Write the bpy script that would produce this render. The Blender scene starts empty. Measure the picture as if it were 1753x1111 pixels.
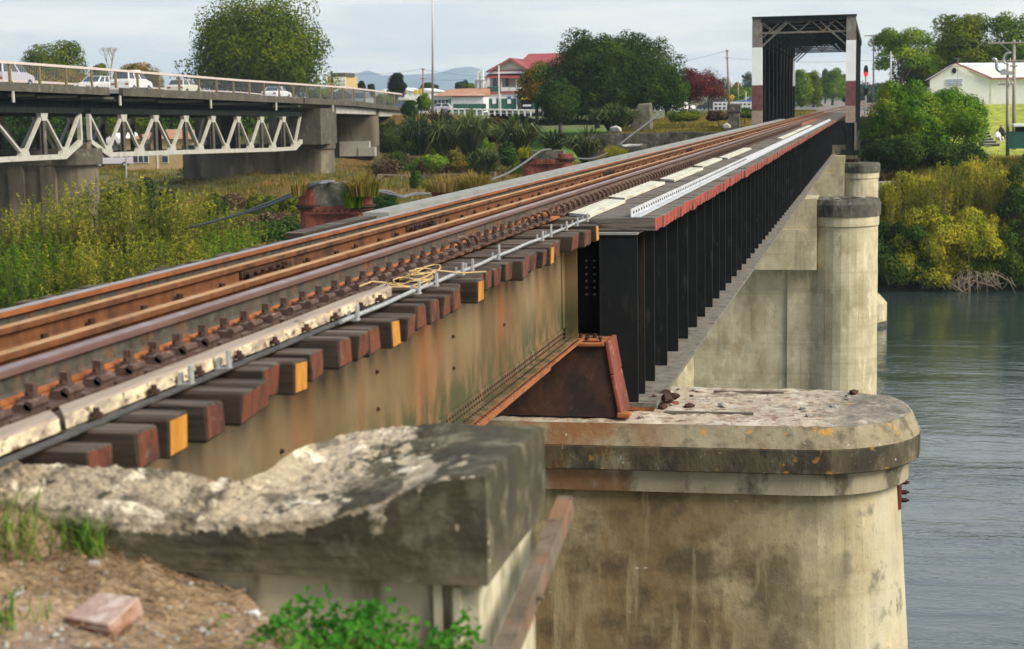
import bpy, bmesh, math, random
import numpy as np
from mathutils import Vector, Matrix, noise
random.seed(7); rng = np.random.default_rng(7)
S = bpy.context.scene
COL = S.collection

# ------------------------------------------------------------------ camera
F_PX, ROLL, EYE = 2800.0, math.radians(1.0), 1.085
_vx, _vy = 1500 - 876.5, 555.5 - 167
_x = _vx * math.cos(ROLL) + _vy * math.sin(ROLL); _y = _vy * math.cos(ROLL) - _vx * math.sin(ROLL)
PITCH = math.atan(_y / F_PX); YAW = math.atan(_x / F_PX * math.cos(PITCH))
fw = np.array([-math.sin(YAW) * math.cos(PITCH), math.cos(YAW) * math.cos(PITCH), -math.sin(PITCH)])
r0 = np.array([math.cos(YAW), math.sin(YAW), 0.0]); u0 = np.cross(r0, fw)
rt = r0 * math.cos(ROLL) - u0 * math.sin(ROLL); up = r0 * math.sin(ROLL) + u0 * math.cos(ROLL)
EYEP = np.array([0, 0, EYE])
cam = bpy.data.cameras.new('camera'); camo = bpy.data.objects.new('camera', cam); COL.objects.link(camo)
cam.sensor_width = 36; cam.sensor_fit = 'HORIZONTAL'; cam.lens = F_PX / 1753 * 36
cam.clip_start = 0.1; cam.clip_end = 12000
camo.matrix_world = Matrix(((rt[0], up[0], -fw[0], 0), (rt[1], up[1], -fw[1], 0), (rt[2], up[2], -fw[2], EYE), (0, 0, 0, 1)))
cam.dof.use_dof = True; cam.dof.focus_distance = 24; cam.dof.aperture_fstop = 3.4
S.camera = camo

def atX(px, py, X):
    d = fw * F_PX + rt * (px - 876.5) + up * (555.5 - py); return EYEP + d * (X / d[0])
def atY(px, py, Y):
    d = fw * F_PX + rt * (px - 876.5) + up * (555.5 - py); return EYEP + d * (Y / d[1])
def atZ(px, py, Z):
    d = fw * F_PX + rt * (px - 876.5) + up * (555.5 - py); return EYEP + d * ((Z - EYE) / d[2])

# ------------------------------------------------------------------ world and sun
SUN_DIR = Vector((0.85, -0.30, 0.80)).normalized()      # from the scene towards the sun
W = bpy.data.worlds.new("World"); S.world = W; W.use_nodes = True
nt = W.node_tree; nt.nodes.clear()
def N(tree, t, **k):
    n = tree.nodes.new(t)
    for a, b in k.items(): setattr(n, a, b)
    return n
L = lambda t, a, b: t.links.new(a, b)
wo = N(nt, 'ShaderNodeOutputWorld'); bg = N(nt, 'ShaderNodeBackground'); bg.inputs['Strength'].default_value = 0.1
sky = N(nt, 'ShaderNodeTexSky', sky_type='NISHITA', sun_disc=False)
sky.sun_elevation = math.asin(SUN_DIR.z); sky.sun_rotation = math.atan2(SUN_DIR.x, SUN_DIR.y)
sky.air_density = 1.0; sky.dust_density = 2.0
tc = N(nt, 'ShaderNodeTexCoord')
sep = N(nt, 'ShaderNodeSeparateXYZ'); L(nt, tc.outputs['Generated'], sep.inputs[0])
# flat cloud layers: stretch the direction so that the bands lie low over the horizon
mp = N(nt, 'ShaderNodeMapping'); mp.inputs['Scale'].default_value = (1, 1, 9); L(nt, tc.outputs['Generated'], mp.inputs[0])
n1 = N(nt, 'ShaderNodeTexNoise'); n1.inputs['Scale'].default_value = 5.0; n1.inputs['Detail'].default_value = 7; n1.inputs['Roughness'].default_value = .52
n1.inputs['Distortion'].default_value = .4
L(nt, mp.outputs[0], n1.inputs[0])
cr = N(nt, 'ShaderNodeValToRGB'); L(nt, n1.outputs[0], cr.inputs[0])
cr.color_ramp.elements[0].position = .40; cr.color_ramp.elements[0].color = (5.9, 6.5, 6.85, 1)
cr.color_ramp.elements[1].position = .60; cr.color_ramp.elements[1].color = (8.3, 8.3, 7.8, 1)
# the cloud deck is darker and bluer overhead than near the horizon
mr = N(nt, 'ShaderNodeMapRange'); L(nt, sep.outputs['Z'], mr.inputs['Value'])
mr.inputs['From Min'].default_value = .20; mr.inputs['From Max'].default_value = .80
hi = N(nt, 'ShaderNodeMix', data_type='RGBA', blend_type='MULTIPLY'); 
hi.inputs[7].default_value = (.22, .37, .68, 1)
L(nt, mr.outputs[0], hi.inputs[0]); L(nt, cr.outputs[0], hi.inputs[6])
mx = N(nt, 'ShaderNodeMix', data_type='RGBA'); mx.inputs[0].default_value = .86
L(nt, sky.outputs[0], mx.inputs[6]); L(nt, hi.outputs[2], mx.inputs[7])
L(nt, mx.outputs[2], bg.inputs[0]); L(nt, bg.outputs[0], wo.inputs[0])
sun = bpy.data.lights.new('sun', 'SUN'); suno = bpy.data.objects.new('sun', sun); COL.objects.link(suno)
sun.energy = 4.3; sun.angle = math.radians(32); sun.color = (1, .92, .78)
suno.rotation_euler = SUN_DIR.to_track_quat('Z', 'Y').to_euler()
S.view_settings.view_transform = 'Standard'; S.view_settings.look = 'None'
S.view_settings.exposure = 0.43; S.view_settings.gamma = 1.0; S.view_settings.use_curve_mapping = False
S.render.engine = 'CYCLES'
S.cycles.max_bounces = 6; S.cycles.transparent_max_bounces = 4; S.cycles.volume_bounces = 1

# ------------------------------------------------------------------ helpers
class MB:
    """collects shapes; build() links them as one mesh object"""
    def __init__(s): s.v = []; s.f = []; s.m = []; s.mi = 0
    def add(s, vs, fs, mi=None):
        o = len(s.v); s.v += [tuple(map(float, p)) for p in vs]
        for f in fs: s.f.append(tuple(o + i for i in f)); s.m.append(s.mi if mi is None else mi)
        return s
    def box(s, x0, x1, y0, y1, z0, z1, mi=None, j=0):
        vs = [(x, y, z) for z in (z0, z1) for y in (y0, y1) for x in (x0, x1)]
        if j: vs = [(a + random.uniform(-j, j), b + random.uniform(-j, j), c + random.uniform(-j, j)) for a, b, c in vs]
        return s.add(vs, [(0, 2, 3, 1), (4, 5, 7, 6), (0, 1, 5, 4), (2, 6, 7, 3), (0, 4, 6, 2), (1, 3, 7, 5)], mi)
    def hexa(s, b, t, mi=None):
        """b, t: 4 points each (ccw from above)"""
        return s.add(list(b) + list(t), [(3, 2, 1, 0), (4, 5, 6, 7), (0, 1, 5, 4), (1, 2, 6, 5), (2, 3, 7, 6), (3, 0, 4, 7)], mi)
    def bar(s, p, q, w, h=None, mi=None, upv=(0, 0, 1)):
        h = w if h is None else h
        p = Vector(p); q = Vector(q); d = (q - p).normalized(); u = Vector(upv)
        if abs(d.dot(u)) > .98: u = Vector((0, 1, 0))
        a = d.cross(u).normalized() * w / 2; b = a.cross(d).normalized() * h / 2
        vs = [p - a - b, p + a - b, p + a + b, p - a + b, q - a - b, q + a - b, q + a + b, q - a + b]
        return s.add(vs, [(0, 1, 2, 3), (7, 6, 5, 4), (0, 4, 5, 1), (1, 5, 6, 2), (2, 6, 7, 3), (3, 7, 4, 0)], mi)
    def tube(s, pts, r, n=8, mi=None, cap=True):
        pts = [Vector(p) for p in pts]; R = r if hasattr(r, '__len__') else [r] * len(pts)
        vs = []; pu = None
        for i, p in enumerate(pts):
            d = (pts[min(i + 1, len(pts) - 1)] - pts[max(i - 1, 0)]).normalized()
            if pu is None: pu = Vector((0, 0, 1)) if abs(d.z) < .9 else Vector((1, 0, 0))
            a = d.cross(pu).normalized(); b = a.cross(d).normalized(); pu = b
            for k in range(n):
                t = 2 * math.pi * k / n; vs.append(p + (a * math.cos(t) + b * math.sin(t)) * R[i])
        fs = [(i * n + k, i * n + (k + 1) % n, (i + 1) * n + (k + 1) % n, (i + 1) * n + k) for i in range(len(pts) - 1) for k in range(n)]
        if cap: fs += [tuple(range(n))[::-1], tuple((len(pts) - 1) * n + k for k in range(n))]
        return s.add(vs, fs, mi)
    def prism(s, poly, z0, z1, mi=None, poly2=None, cap=True):
        n = len(poly); q = poly2 or poly
        vs = [(x, y, z0) for x, y in poly] + [(x, y, z1) for x, y in q]
        fs = [(i, (i + 1) % n, n + (i + 1) % n, n + i) for i in range(n)]
        if cap: fs += [tuple(range(n))[::-1], tuple(range(n, 2 * n))]
        return s.add(vs, fs, mi)
    def ext(s, prof, x0, x1, axis='x', mi=None):
        """extrude a profile (list of (a,b)) along an axis: x -> (y,z), y -> (x,z)"""
        n = len(prof)
        P = (lambda c, a, b: (c, a, b)) if axis == 'x' else (lambda c, a, b: (a, c, b))
        vs = [P(x0, a, b) for a, b in prof] + [P(x1, a, b) for a, b in prof]
        fs = [(i, (i + 1) % n, n + (i + 1) % n, n + i) for i in range(n)] + [tuple(range(n))[::-1], tuple(range(n, 2 * n))]
        return s.add(vs, fs, mi)
    def build(s, name, mat, parent=None, smooth=False, bevel=0, loc=None):
        me = bpy.data.meshes.new(name); me.from_pydata(s.v, [], s.f)
        for m in (mat if isinstance(mat, (list, tuple)) else [mat]): me.materials.append(m)
        me.polygons.foreach_set('material_index', s.m)
        if smooth: me.polygons.foreach_set('use_smooth', [True] * len(s.f))
        me.update()
        o = link(name, me, parent)
        if loc: o.location = loc
        if bevel:
            b = o.modifiers.new('bevel', 'BEVEL'); b.width = bevel; b.segments = 1; b.limit_method = 'ANGLE'
        return o

def link(name, me, parent=None):
    o = bpy.data.objects.new(name, me); COL.objects.link(o)
    if parent is not None: o.parent = parent
    return o
def tag(o, label=None, cat=None, group=None, kind=None):
    if label: o['label'] = label
    if cat: o['category'] = cat
    if group: o['group'] = group
    if kind: o['kind'] = kind
    return o
def thing(name, label, cat, loc=(0, 0, 0), group=None, rz=0):
    o = bpy.data.objects.new(name, None); COL.objects.link(o); o.location = [float(c) for c in loc]; o.rotation_euler = (0, 0, rz)
    o.empty_display_size = .3
    return tag(o, label, cat, group)
def kids(o): return [c for c in bpy.data.objects if c.parent == o]
def copy_tree(o, parent=None):
    c = o.copy(); COL.objects.link(c); c.parent = parent
    for k in kids(o): copy_tree(k, c)
    return c
def at(px, py, Y):
    p = atY(px, py, Y); return (float(p[0]), float(p[1]), float(p[2]))

def fbm(x, y, z=0, o=4):
    return noise.fractal(Vector((x, y, z)), 1.0, 2.0, o)
# ------------------------------------------------------------------ materials
def ramp(t, fac, stops, interp='LINEAR'):
    r = N(t, 'ShaderNodeValToRGB'); r.color_ramp.interpolation = interp
    while len(r.color_ramp.elements) < len(stops): r.color_ramp.elements.new(.5)
    for e, (p, c) in zip(r.color_ramp.elements, stops): e.position = p; e.color = (*c, 1) if len(c) == 3 else c
    L(t, fac, r.inputs[0]); return r
def pm(name, cols, scale=(1, 1, 1), ns=4.0, rough=.85, metal=0.0, bump=.15, bs=30.0, bd=.02, layers=(), spec=.35, lo=.3, hi=.7, obj=False, det=6, emit=None, distort=0, vor=None):
    """procedural material: a noise ramp over world position plus stain layers"""
    m = bpy.data.materials.new(name); m.use_nodes = True; t = m.node_tree; b = t.nodes['Principled BSDF']
    if obj: pos = N(t, 'ShaderNodeTexCoord').outputs['Object']
    else: pos = N(t, 'ShaderNodeNewGeometry').outputs['Position']
    def noi(sc, s, d=6, ro=.6, off=0):
        mp = N(t, 'ShaderNodeMapping'); mp.inputs['Scale'].default_value = sc; mp.inputs['Location'].default_value = (off, off * 1.7, off * .6); L(t, pos, mp.inputs[0])
        n = N(t, 'ShaderNodeTexNoise'); n.inputs['Scale'].default_value = s; n.inputs['Detail'].default_value = d; n.inputs['Roughness'].default_value = ro
        n.inputs['Distortion'].default_value = distort
        L(t, mp.outputs[0], n.inputs[0]); return n.outputs[0]
    k = len(cols)
    c = ramp(t, noi(scale, ns, det), [(lo + (hi - lo) * i / max(1, k - 1), x) for i, x in enumerate(cols)]).outputs[0]
    sx = None
    for i, ly in enumerate(layers):
        f = noi(ly.get('scale', (1, 1, 1)), ly.get('ns', 5.0), ly.get('det', 5), ly.get('ro', .6), 3.1 * (i + 1))
        r = ramp(t, f, [(ly.get('lo', .5), (0, 0, 0)), (ly.get('hi', .6), (ly.get('amt', 1),) * 3)]).outputs[0]
        if 'ax' in ly:          # confine the layer along a world axis
            a, p0, p1 = ly['ax']
            if sx is None: sx = N(t, 'ShaderNodeSeparateXYZ'); L(t, pos, sx.inputs[0])
            q = N(t, 'ShaderNodeMapRange'); L(t, sx.outputs[a], q.inputs[0]); q.inputs[1].default_value = p0; q.inputs[2].default_value = p1
            mu = N(t, 'ShaderNodeMath', operation='MULTIPLY'); L(t, r, mu.inputs[0]); L(t, q.outputs[0], mu.inputs[1]); r = mu.outputs[0]
        if 'up' in ly:          # confine the layer to upward faces (or to side faces when reversed)
            g = N(t, 'ShaderNodeNewGeometry'); sn = N(t, 'ShaderNodeSeparateXYZ'); L(t, g.outputs['Normal'], sn.inputs[0])
            q = N(t, 'ShaderNodeMapRange'); L(t, sn.outputs[2], q.inputs[0]); q.inputs[1].default_value = ly['up'][0]; q.inputs[2].default_value = ly['up'][1]
            mu = N(t, 'ShaderNodeMath', operation='MULTIPLY'); L(t, r, mu.inputs[0]); L(t, q.outputs[0], mu.inputs[1]); r = mu.outputs[0]
        x = N(t, 'ShaderNodeMix', data_type='RGBA'); L(t, r, x.inputs[0]); L(t, c, x.inputs[6]); x.inputs[7].default_value = (*ly['c'], 1); c = x.outputs[2]
    if vor:
        v = N(t, 'ShaderNodeTexVoronoi'); v.inputs['Scale'].default_value = vor[0]; L(t, pos, v.inputs[0])
        x = N(t, 'ShaderNodeMix', data_type='RGBA', blend_type='MULTIPLY'); x.inputs[0].default_value = vor[1]
        hs = N(t, 'ShaderNodeSeparateColor'); L(t, v.outputs['Color'], hs.inputs[0])
        rr = ramp(t, hs.outputs[0], [(0, (.45, .42, .4)), (1, (1.5, 1.45, 1.4))]); L(t, c, x.inputs[6]); L(t, rr.outputs[0], x.inputs[7]); c = x.outputs[2]
    L(t, c, b.inputs['Base Color'])
    b.inputs['Roughness'].default_value = rough; b.inputs['Metallic'].default_value = metal
    b.inputs['Specular IOR Level'].default_value = spec
    if bump:
        bp = N(t, 'ShaderNodeBump'); bp.inputs['Strength'].default_value = min(1, bump * 3); bp.inputs['Distance'].default_value = bd
        L(t, noi(scale, bs, 6, .65), bp.inputs['Height']); L(t, bp.outputs[0], b.inputs['Normal'])
    if emit:
        b.inputs['Emission Color'].default_value = (*emit[0], 1); b.inputs['Emission Strength'].default_value = emit[1]
    return m
def plain(name, c, rough=.6, metal=0, v=.12, **k):
    d = tuple(max(0, x * (1 - v)) for x in c); e = tuple(x * (1 + v) for x in c)
    return pm(name, [d, c, e], ns=k.pop('ns', 3), rough=rough, metal=metal, bump=k.pop('bump', .04), **k)
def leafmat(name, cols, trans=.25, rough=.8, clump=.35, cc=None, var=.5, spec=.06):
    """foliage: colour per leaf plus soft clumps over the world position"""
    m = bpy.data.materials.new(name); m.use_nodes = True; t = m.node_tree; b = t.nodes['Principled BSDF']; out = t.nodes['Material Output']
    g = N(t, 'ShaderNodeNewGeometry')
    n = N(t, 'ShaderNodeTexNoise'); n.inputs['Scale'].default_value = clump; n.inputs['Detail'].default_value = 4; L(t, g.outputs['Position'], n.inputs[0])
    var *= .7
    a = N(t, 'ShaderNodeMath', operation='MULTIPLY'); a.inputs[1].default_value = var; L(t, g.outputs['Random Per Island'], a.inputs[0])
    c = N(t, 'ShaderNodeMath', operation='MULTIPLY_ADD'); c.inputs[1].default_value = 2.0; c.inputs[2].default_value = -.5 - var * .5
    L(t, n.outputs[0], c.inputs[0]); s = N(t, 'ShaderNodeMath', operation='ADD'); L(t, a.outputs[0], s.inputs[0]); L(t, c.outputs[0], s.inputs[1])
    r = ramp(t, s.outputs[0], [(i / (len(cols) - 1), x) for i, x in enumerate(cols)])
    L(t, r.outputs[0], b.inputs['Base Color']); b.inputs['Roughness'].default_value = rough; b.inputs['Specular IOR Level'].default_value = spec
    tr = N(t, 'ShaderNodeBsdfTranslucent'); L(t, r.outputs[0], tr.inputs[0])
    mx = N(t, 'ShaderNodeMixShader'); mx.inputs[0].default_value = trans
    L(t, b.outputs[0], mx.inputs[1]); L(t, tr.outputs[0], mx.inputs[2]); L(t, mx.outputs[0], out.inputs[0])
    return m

M = {}
V = dict(scale=(1, 1, .12))
def ly(c, ns, lo, hi, amt=1, scale=(1, 1, 1), **k): return dict(c=c, ns=ns, lo=lo, hi=hi, amt=amt, scale=scale, **k)
# steel and rail
M['rail_top'] = pm('rail_top', [(.30, .25, .22), (.42, .38, .36)], scale=(1, .2, 1), ns=6, rough=.32, metal=.75, bump=.03, layers=[ly((.35, .15, .07), 9, .55, .66, .7)])
M['rail_top_brown'] = pm('rail_top_brown', [(.19, .10, .085), (.30, .19, .165)], scale=(1, .2, 1), ns=8, rough=.38, metal=.5, bump=.04, layers=[ly((.36, .30, .27), 5, .48, .60, .8, up=(.5, 1))])
M['rail_side'] = pm('rail_side', [(.20, .065, .022), (.32, .11, .036)], scale=(1, .3, 1), ns=7, rough=.75, bump=.08, bs=50, bd=.004, layers=[ly((.09, .045, .03), 4, .5, .65, .7)])
M['rail_web'] = pm('rail_web', [(.045, .040, .030), (.10, .09, .07)], ns=10, rough=.9, bump=.15, bs=60, bd=.004, layers=[ly((.20, .07, .025), 5, .52, .66, .8), ly((.03, .025, .02), 18, .55, .62, .6)])
M['guard_top'] = pm('guard_top', [(.30, .15, .05), (.50, .28, .11)], scale=(1, .25, 1), ns=6, rough=.65, bump=.05, bs=60, bd=.003, layers=[ly((.42, .36, .30), 8, .55, .68, .6, up=(.6, 1)), ly((.12, .05, .02), 5, .58, .7, .7)])
M['guard_side'] = pm('guard_side', [(.10, .038, .014), (.20, .075, .026)], ns=9, rough=.85, bump=.12, bs=50, bd=.004, layers=[ly((.035, .02, .014), 3, .5, .65, .8)])
M['strip_rust'] = pm('strip_rust', [(.27, .080, .022), (.42, .145, .045)], ns=9, rough=.9, bump=.2, bs=60, bd=.004, layers=[ly((.14, .05, .022), 5, .52, .64, .8), ly((.46, .28, .16), 18, .62, .7, .5)])
M['rust'] = pm('rust', [(.17, .055, .02), (.32, .115, .04), (.24, .075, .025)], ns=8, rough=.9, bump=.2, bs=60, bd=.006, layers=[ly((.06, .03, .02), 4, .52, .66, .8), ly((.38, .19, .09), 16, .6, .7, .6)])
M['rust_dark'] = pm('rust_dark', [(.030, .016, .011), (.075, .032, .018)], ns=7, rough=.9, bump=.25, bs=50, bd=.006, layers=[ly((.16, .065, .03), 9, .60, .72, .6), ly((.02, .014, .012), 3, .5, .62, .8)])
M['clip'] = pm('clip', [(.045, .026, .02), (.12, .07, .05)], ns=30, rough=.8, bump=.15, bs=80, bd=.003, layers=[ly((.26, .18, .13), 20, .52, .64, .7, up=(.3, .9))])
# the old plate girder: tan lead paint with rust streaks running down, green algae low
M['old_paint'] = pm('old_paint', [(.12, .070, .030), (.175, .115, .053), (.205, .145, .078)], scale=(1, 1, .5), ns=.9, rough=.8, bump=.05, bs=40, bd=.003, layers=[
    ly((.24, .085, .022), 1.3, .52, .66, .7, (1, 1, .07)), ly((.10, .045, .016), .5, .42, .62, .8, (1, 1, .6), ax=('Y', 9.5, 6.5)), ly((.15, .065, .022), 4.5, .60, .74, .45, (1, 1, .03)),
    ly((.29, .235, .145), .8, .52, .70, .6, (1, 1, .3)), ly((.12, .075, .04), 2.2, .56, .72, .5), ly((.055, .055, .018), 4, .40, .56, .95, (1, 1, .5), ax=('Z', -.75, -1.15)), ly((.035, .02, .014), 26, .70, .73, .9)])
M['black_paint'] = pm('black_paint', [(.006, .0075, .0085), (.012, .014, .015)], ns=3, rough=.75, spec=.18, bump=.05, bs=30, bd=.002, layers=[ly((.05, .052, .045), 9, .60, .72, .5, (1, 1, .25)), ly((.055, .032, .02), 4, .62, .72, .35, (1, 1, .08)), ly((.10, .095, .08), 30, .68, .72, .5)])
M['flange_dust'] = pm('flange_dust', [(.12, .105, .085), (.21, .19, .155)], ns=5, rough=.95, bump=.1, bs=50, bd=.004, layers=[ly((.055, .05, .04), 7, .52, .66, .8)])
M['grey_paint'] = pm('grey_paint', [(.17, .18, .165), (.27, .28, .26)], ns=6, rough=.6, bump=.05, layers=[ly((.30, .12, .05), 8, .6, .7, .6)])
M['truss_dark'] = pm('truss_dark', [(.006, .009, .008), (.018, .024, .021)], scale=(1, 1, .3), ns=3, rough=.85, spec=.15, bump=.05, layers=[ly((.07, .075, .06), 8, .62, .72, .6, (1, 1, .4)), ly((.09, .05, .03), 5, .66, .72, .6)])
M['truss_weather'] = pm('truss_weather', [(.11, .10, .085), (.22, .20, .165)], ns=3, rough=.8, bump=.05, layers=[ly((.20, .10, .05), 3, .55, .66, .7, (1, 1, .2)), ly((.36, .34, .30), 9, .56, .64, .6)])
M['post_white'] = pm('post_white', [(.66, .67, .65), (.78, .79, .77)], ns=2, rough=.6, bump=.03, layers=[ly((.42, .30, .24), 9, .66, .74, .5)])
M['post_maroon'] = pm('post_maroon', [(.115, .04, .04), (.17, .07, .068)], ns=4, rough=.8, bump=.05, layers=[ly((.06, .03, .03), 3, .5, .65, .6), ly((.30, .18, .15), 10, .62, .7, .5)])
M['post_base'] = pm('post_base', [(.34, .28, .22), (.26, .17, .12)], ns=4, rough=.85, bump=.05, layers=[ly((.20, .09, .05), 5, .56, .68, .7)])
# timber
TL = [ly((.16, .13, .10), 9, .5, .62, .7, (.12, 1, 1)), ly((.30, .26, .21), 14, .6, .7, .55, (.06, 1, 1))]
M['sleeper'] = pm('sleeper', [(.022, .015, .010), (.050, .034, .023), (.032, .021, .014)], scale=(.10, 1, 1), ns=16, rough=.9, bump=.3, bs=26, bd=.006, layers=[ly((.17, .13, .095), 9, .44, .62, .8, (.07, 1, 1), up=(.5, 1)), ly((.02, .014, .010), 22, .57, .64, .8, (.06, 1, 1))])
M['sleeper_b'] = pm('sleeper_b', [(.065, .055, .042), (.145, .125, .10), (.085, .07, .055)], scale=(.10, 1, 1), ns=20, rough=.9, bump=.3, bs=30, bd=.006, layers=[ly((.24, .20, .15), 5, .55, .68, .75, (.07, 1, 1), up=(.5, 1)), ly((.028, .02, .015), 30, .56, .63, .8, (.06, 1, 1))])
M['end_grain'] = pm('end_grain', [(.06, .018, .009), (.15, .042, .018), (.055, .025, .014)], scale=(1, 1, .4), ns=9, rough=.85, bump=.25, bs=40, bd=.006, layers=[ly((.03, .018, .012), 6, .5, .62, .8, (1, 1, .5)), ly((.17, .11, .07), 14, .6, .68, .5)])
M['end_fresh'] = pm('end_fresh', [(.40, .155, .016), (.58, .26, .035)], scale=(1, 1, .25), ns=14, rough=.7, bump=.3, bs=30, bd=.006, layers=[ly((.22, .07, .012), 16, .50, .62, .8, (1, 1, .12)), ly((.66, .42, .14), 9, .58, .68, .6, (1, 1, .4)), ly((.05, .02, .01), 20, .63, .67, .8, (1, 1, .15))])
M['end_red'] = pm('end_red', [(.27, .028, .020), (.40, .060, .038)], ns=4, rough=.7, bump=.15, bs=40, bd=.004, layers=[ly((.085, .014, .012), 7, .5, .64, .8, (1, 1, .4)), ly((.30, .12, .08), 16, .66, .72, .5)])
M['white_plank'] = pm('white_plank', [(.46, .43, .33), (.66, .63, .51)], scale=(1, .1, 1), ns=12, rough=.8, bump=.1, bs=40, bd=.003, layers=[ly((.30, .24, .15), 8, .54, .68, .6, (1, .15, 1)), ly((.26, .17, .10), 20, .66, .72, .5)])
M['angle_white'] = pm('angle_white', [(.38, .40, .42), (.56, .57, .58)], ns=5, rough=.55, bump=.05, layers=[ly((.30, .29, .26), 7, .54, .66, .6), ly((.33, .10, .05), 5, .66, .72, .7)])
M['kerb_timber'] = pm('kerb_timber', [(.22, .165, .125), (.34, .27, .205), (.27, .21, .165)], scale=(1, .06, 1), ns=34, rough=.9, bump=.25, bs=30, bd=.004, layers=[ly((.085, .055, .035), 11, .63, .72, .75, (1, .5, 1)), ly((.74, .62, .40), 11, .40, .54, .9, (1, .45, 1), up=(.6, .2)), ly((.085, .05, .03), 26, .57, .62, .85, (1, .6, 1), up=(.7, .2)), ly((.40, .17, .06), 4, .66, .72, .8, (1, .6, 1), up=(.6, .2))])
M['left_walk'] = pm('left_walk', [(.20, .20, .175), (.32, .315, .28)], scale=(1, .3, 1), ns=7, rough=.9, bump=.1, bs=40, bd=.003, layers=[ly((.11, .10, .08), 12, .57, .68, .6)])
M['galv'] = pm('galv', [(.30, .30, .29), (.50, .50, .48)], ns=20, rough=.45, metal=.3, bump=.03, layers=[ly((.26, .25, .23), 12, .55, .66, .6)])
M['conduit'] = pm('conduit', [(.035, .034, .03), (.09, .085, .075)], ns=12, rough=.6, bump=.05, layers=[ly((.16, .15, .13), 14, .6, .7, .5)])
M['rope'] = plain('rope', (.50, .34, .16), .9, v=.25, ns=30)
# concrete
def conc(name, a, b_, **k):
    lay = [ly((a[0] * .46, a[1] * .43, a[2] * .36), 1.4, .48, .70, .6, (1, 1, .6)), ly((a[0] * .3, a[1] * .28, a[2] * .22), 1.0, .495, .505, .0, (1, 1, 1)), ly(tuple(x * 1.25 for x in b_), 3.2, .56, .68, .6, (1, 1, .4)),
           ly((a[0] * .40, a[1] * .37, a[2] * .30), 9, .58, .70, .4, (1, 1, .04)), ly((a[0] * .5, a[1] * .47, a[2] * .4), 26, .58, .66, .5), ly(tuple(x * .62 for x in a), 1.2, .55, .63, .22, (.15, .15, 5))]
    return pm(name, [a, b_], scale=(1, 1, .6), ns=1.6, rough=.92, bump=.2, bs=14, bd=.015, layers=lay + k.pop('extra', []), **k)
M['pier'] = conc('pier', (.27, .235, .165), (.40, .36, .27))
M['pier_far'] = conc('pier_far', (.36, .315, .195), (.54, .475, .325), extra=[ly((.33, .22, .05), 1.5, .62, .70, .35)])
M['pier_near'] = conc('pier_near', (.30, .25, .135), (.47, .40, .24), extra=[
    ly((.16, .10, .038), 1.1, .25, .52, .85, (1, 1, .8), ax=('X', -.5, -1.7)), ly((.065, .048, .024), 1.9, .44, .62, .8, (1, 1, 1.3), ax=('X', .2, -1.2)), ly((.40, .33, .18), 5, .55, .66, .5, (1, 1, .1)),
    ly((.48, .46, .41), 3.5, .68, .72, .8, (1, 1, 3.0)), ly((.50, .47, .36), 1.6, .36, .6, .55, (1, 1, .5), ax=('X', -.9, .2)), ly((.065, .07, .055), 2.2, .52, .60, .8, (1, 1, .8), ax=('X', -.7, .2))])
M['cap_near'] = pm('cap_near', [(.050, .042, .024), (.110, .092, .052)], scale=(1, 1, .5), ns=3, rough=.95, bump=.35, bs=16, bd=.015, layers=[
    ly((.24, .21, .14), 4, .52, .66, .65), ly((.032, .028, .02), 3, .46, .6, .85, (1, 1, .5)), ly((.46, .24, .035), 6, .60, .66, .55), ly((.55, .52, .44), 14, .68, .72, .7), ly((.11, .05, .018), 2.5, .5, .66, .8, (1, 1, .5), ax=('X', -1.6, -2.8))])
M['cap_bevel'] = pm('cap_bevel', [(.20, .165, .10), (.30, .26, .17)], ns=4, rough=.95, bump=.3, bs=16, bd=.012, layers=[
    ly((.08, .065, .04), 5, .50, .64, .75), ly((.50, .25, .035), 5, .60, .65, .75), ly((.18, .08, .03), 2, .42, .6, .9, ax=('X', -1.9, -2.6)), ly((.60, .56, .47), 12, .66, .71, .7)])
M['cap_top'] = pm('cap_top', [(.25, .20, .14), (.46, .39, .29), (.32, .26, .185)], ns=5, rough=.95, bump=.5, bs=18, bd=.02, layers=[
    ly((.56, .51, .42), 4, .54, .62, .75), ly((.20, .10, .065), 7, .53, .62, .75), ly((.46, .22, .05), 3, .64, .70, .6), ly((.16, .145, .115), 5, .30, .5, .85, ax=('X', -.65, -.2)), ly((.50, .30, .20), 13, .64, .72, .4), ly((.10, .085, .065), 3, .56, .66, .6)])
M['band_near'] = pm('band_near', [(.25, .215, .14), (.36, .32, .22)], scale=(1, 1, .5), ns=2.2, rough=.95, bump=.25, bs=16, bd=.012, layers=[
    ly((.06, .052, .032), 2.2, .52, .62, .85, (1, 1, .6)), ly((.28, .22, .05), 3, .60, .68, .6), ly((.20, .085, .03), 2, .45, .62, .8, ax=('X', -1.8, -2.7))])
M['cap_dark'] = pm('cap_dark', [(.055, .052, .040), (.12, .11, .085)], ns=2, rough=.95, bump=.25, bs=8, bd=.03, layers=[ly((.30, .27, .21), 3, .56, .66, .7), ly((.03, .028, .022), 2, .5, .62, .8, (1, 1, .4))])
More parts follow.
